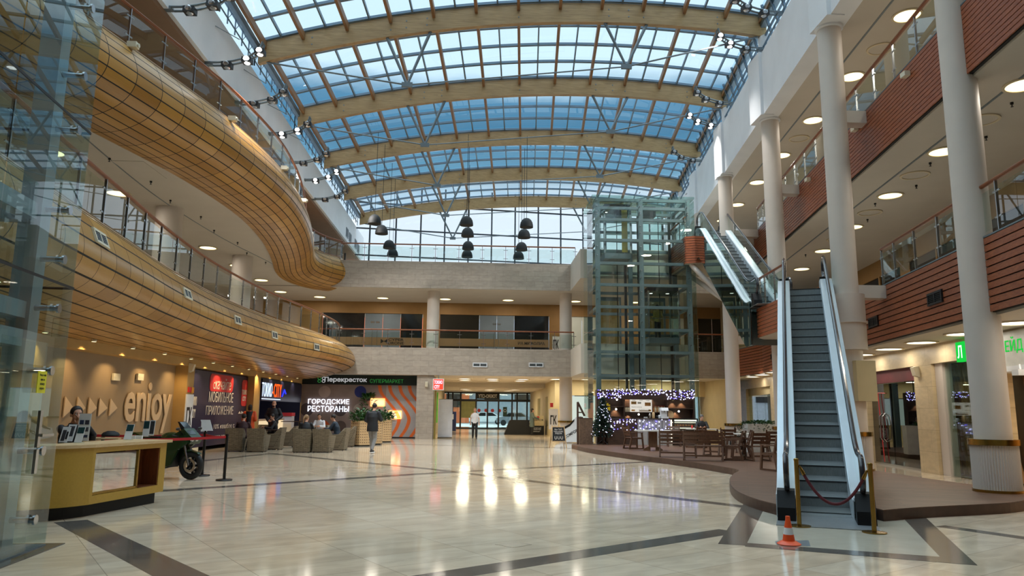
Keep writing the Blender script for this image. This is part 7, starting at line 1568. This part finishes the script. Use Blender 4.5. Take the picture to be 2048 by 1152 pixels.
# person in the lift
J = stand(0, (0,0)); J['wr'] = [(-.2,.22,1.05),(.2,.22,1.05)]; q = PY(1316, 670, 36.6)
person('man in a mustard shirt and dark trousers standing in the glass lift', (q.x, 36.6, 5.2), R(20), J, 'mustard', 'trous', 'black', scale=1.0)
def seated(fwd=.0, arms='table', ztop=.46):
    J = dict(pelvis=(0,-.05,ztop+.1), chest=(0,-.02+fwd*.5,ztop+.43), neck=(0,.0+fwd,ztop+.64), head=(0,.05+fwd*1.25,ztop+.79), look=(0,1,-.25),
        sh=[(-.185,-.01+fwd*.9,ztop+.57),(.185,-.01+fwd*.9,ztop+.57)], el=[(-.26,.14+fwd,ztop+.33),(.26,.14+fwd,ztop+.33)], wr=[(-.12,.36+fwd,ztop+.36),(.12,.36+fwd,ztop+.36)],
        hd=[(.5,.6,0),(-.5,.6,0)], thumb=[(0,0,1),(0,0,1)], hip=[(-.09,.0,ztop+.09),(.09,.0,ztop+.09)], kn=[(-.11,.42,ztop+.07),(.11,.42,ztop+.07)], an=[(-.12,.40,.09),(.12,.40,.09)], toe=[(-.1,1,0),(.1,1,0)]); return J
def at_chair(i): return W[i]
def seat_in(px, py, rz, *a, **k):
    p = PZ(px, py, 0); p.y += .38; return person(a[0], tuple(p), R(rz), a[1], *a[2:], **k)
J = seated(.06); seat_in(476, 903.5, 8, 'diner in a dark wine jumper seen from behind before the navy board', J, 'wine', 'trous', 'black')
J = seated(.04); J['look'] = (.6,1,-.1); seat_in(604, 905, 2, 'diner with a brown ponytail seated with her back to the camera', J, 'jacket', 'trous', 'black', 'blond', ponytail=True)
J = seated(.05); J['look'] = (-.6,1,-.5); seat_in(541, 897, 120, 'diner with dark hair seated sideways between the wicker chair backs', J, 'jacket', 'trous', 'sneaker', hairlen=1)
J = seated(.08); J['look'] = (-.2,1,-.1); seat_in(634, 889, 178, 'dark-haired woman in a pale top facing the camera at the second dining table', J, 'tshirt', 'trous', 'black', hairlen=1)
J = seated(.1); seat_in(668, 900, 86, 'diner in a dark blue jacket seated sideways, hunched over the second dining table', J, 'bluej', 'bluej', 'sneaker')
# man at the cafe table
J = seated(.05, ztop=.44); J['look'] = (-.4,1,-.55); person('grey-haired man in a black jumper sitting at a cafe table by the display case', (TM.x+.18, TM.y+.62, PZF), R(168), J, 'jacket', 'trous', 'black', 'greyhair', vox=.012)
q = (TM.x+.18, TM.y+.72, PZF); dup(CH0, q, R(168), 'walnut cafe armchair under the man in black')
# man behind the information desk, hands together before his face
J = seated(.02, ztop=.62); J['look'] = (.25,1,-.05); J['el'] = [(-.22,.2,1.08),(.22,.22,1.08)]; J['wr'] = [(-.02,.30,1.26),(.13,.33,1.24)]; J['hd'] = [(.25,.05,1),(-.05,.1,1)]; J['thumb'] = [(0,-1,0),(0,-1,0)]
q = PY(152, 848, 12.75); pd = person('dark-haired man in black seated behind the information desk, hands raised before his chin', (q.x-.05, 12.75, 0), R(-122), J, 'jacket', 'trous', 'black', vox=.009, scale=1.04)
t = thing('desk_stool', 'black stool under the man behind the information desk', 'stool', (q.x-.04, 12.78, 0)); MB().cyl((0,0,.6), (0,0,.66), .2, n=24).build('seat', M['black'], t); MB().cyl((0,0,.03), (0,0,.6), .03).build('post', M['chrome'], t); MB().cyl((0,0,0), (0,0,.03), .22, n=24).build('foot', M['black'], t)
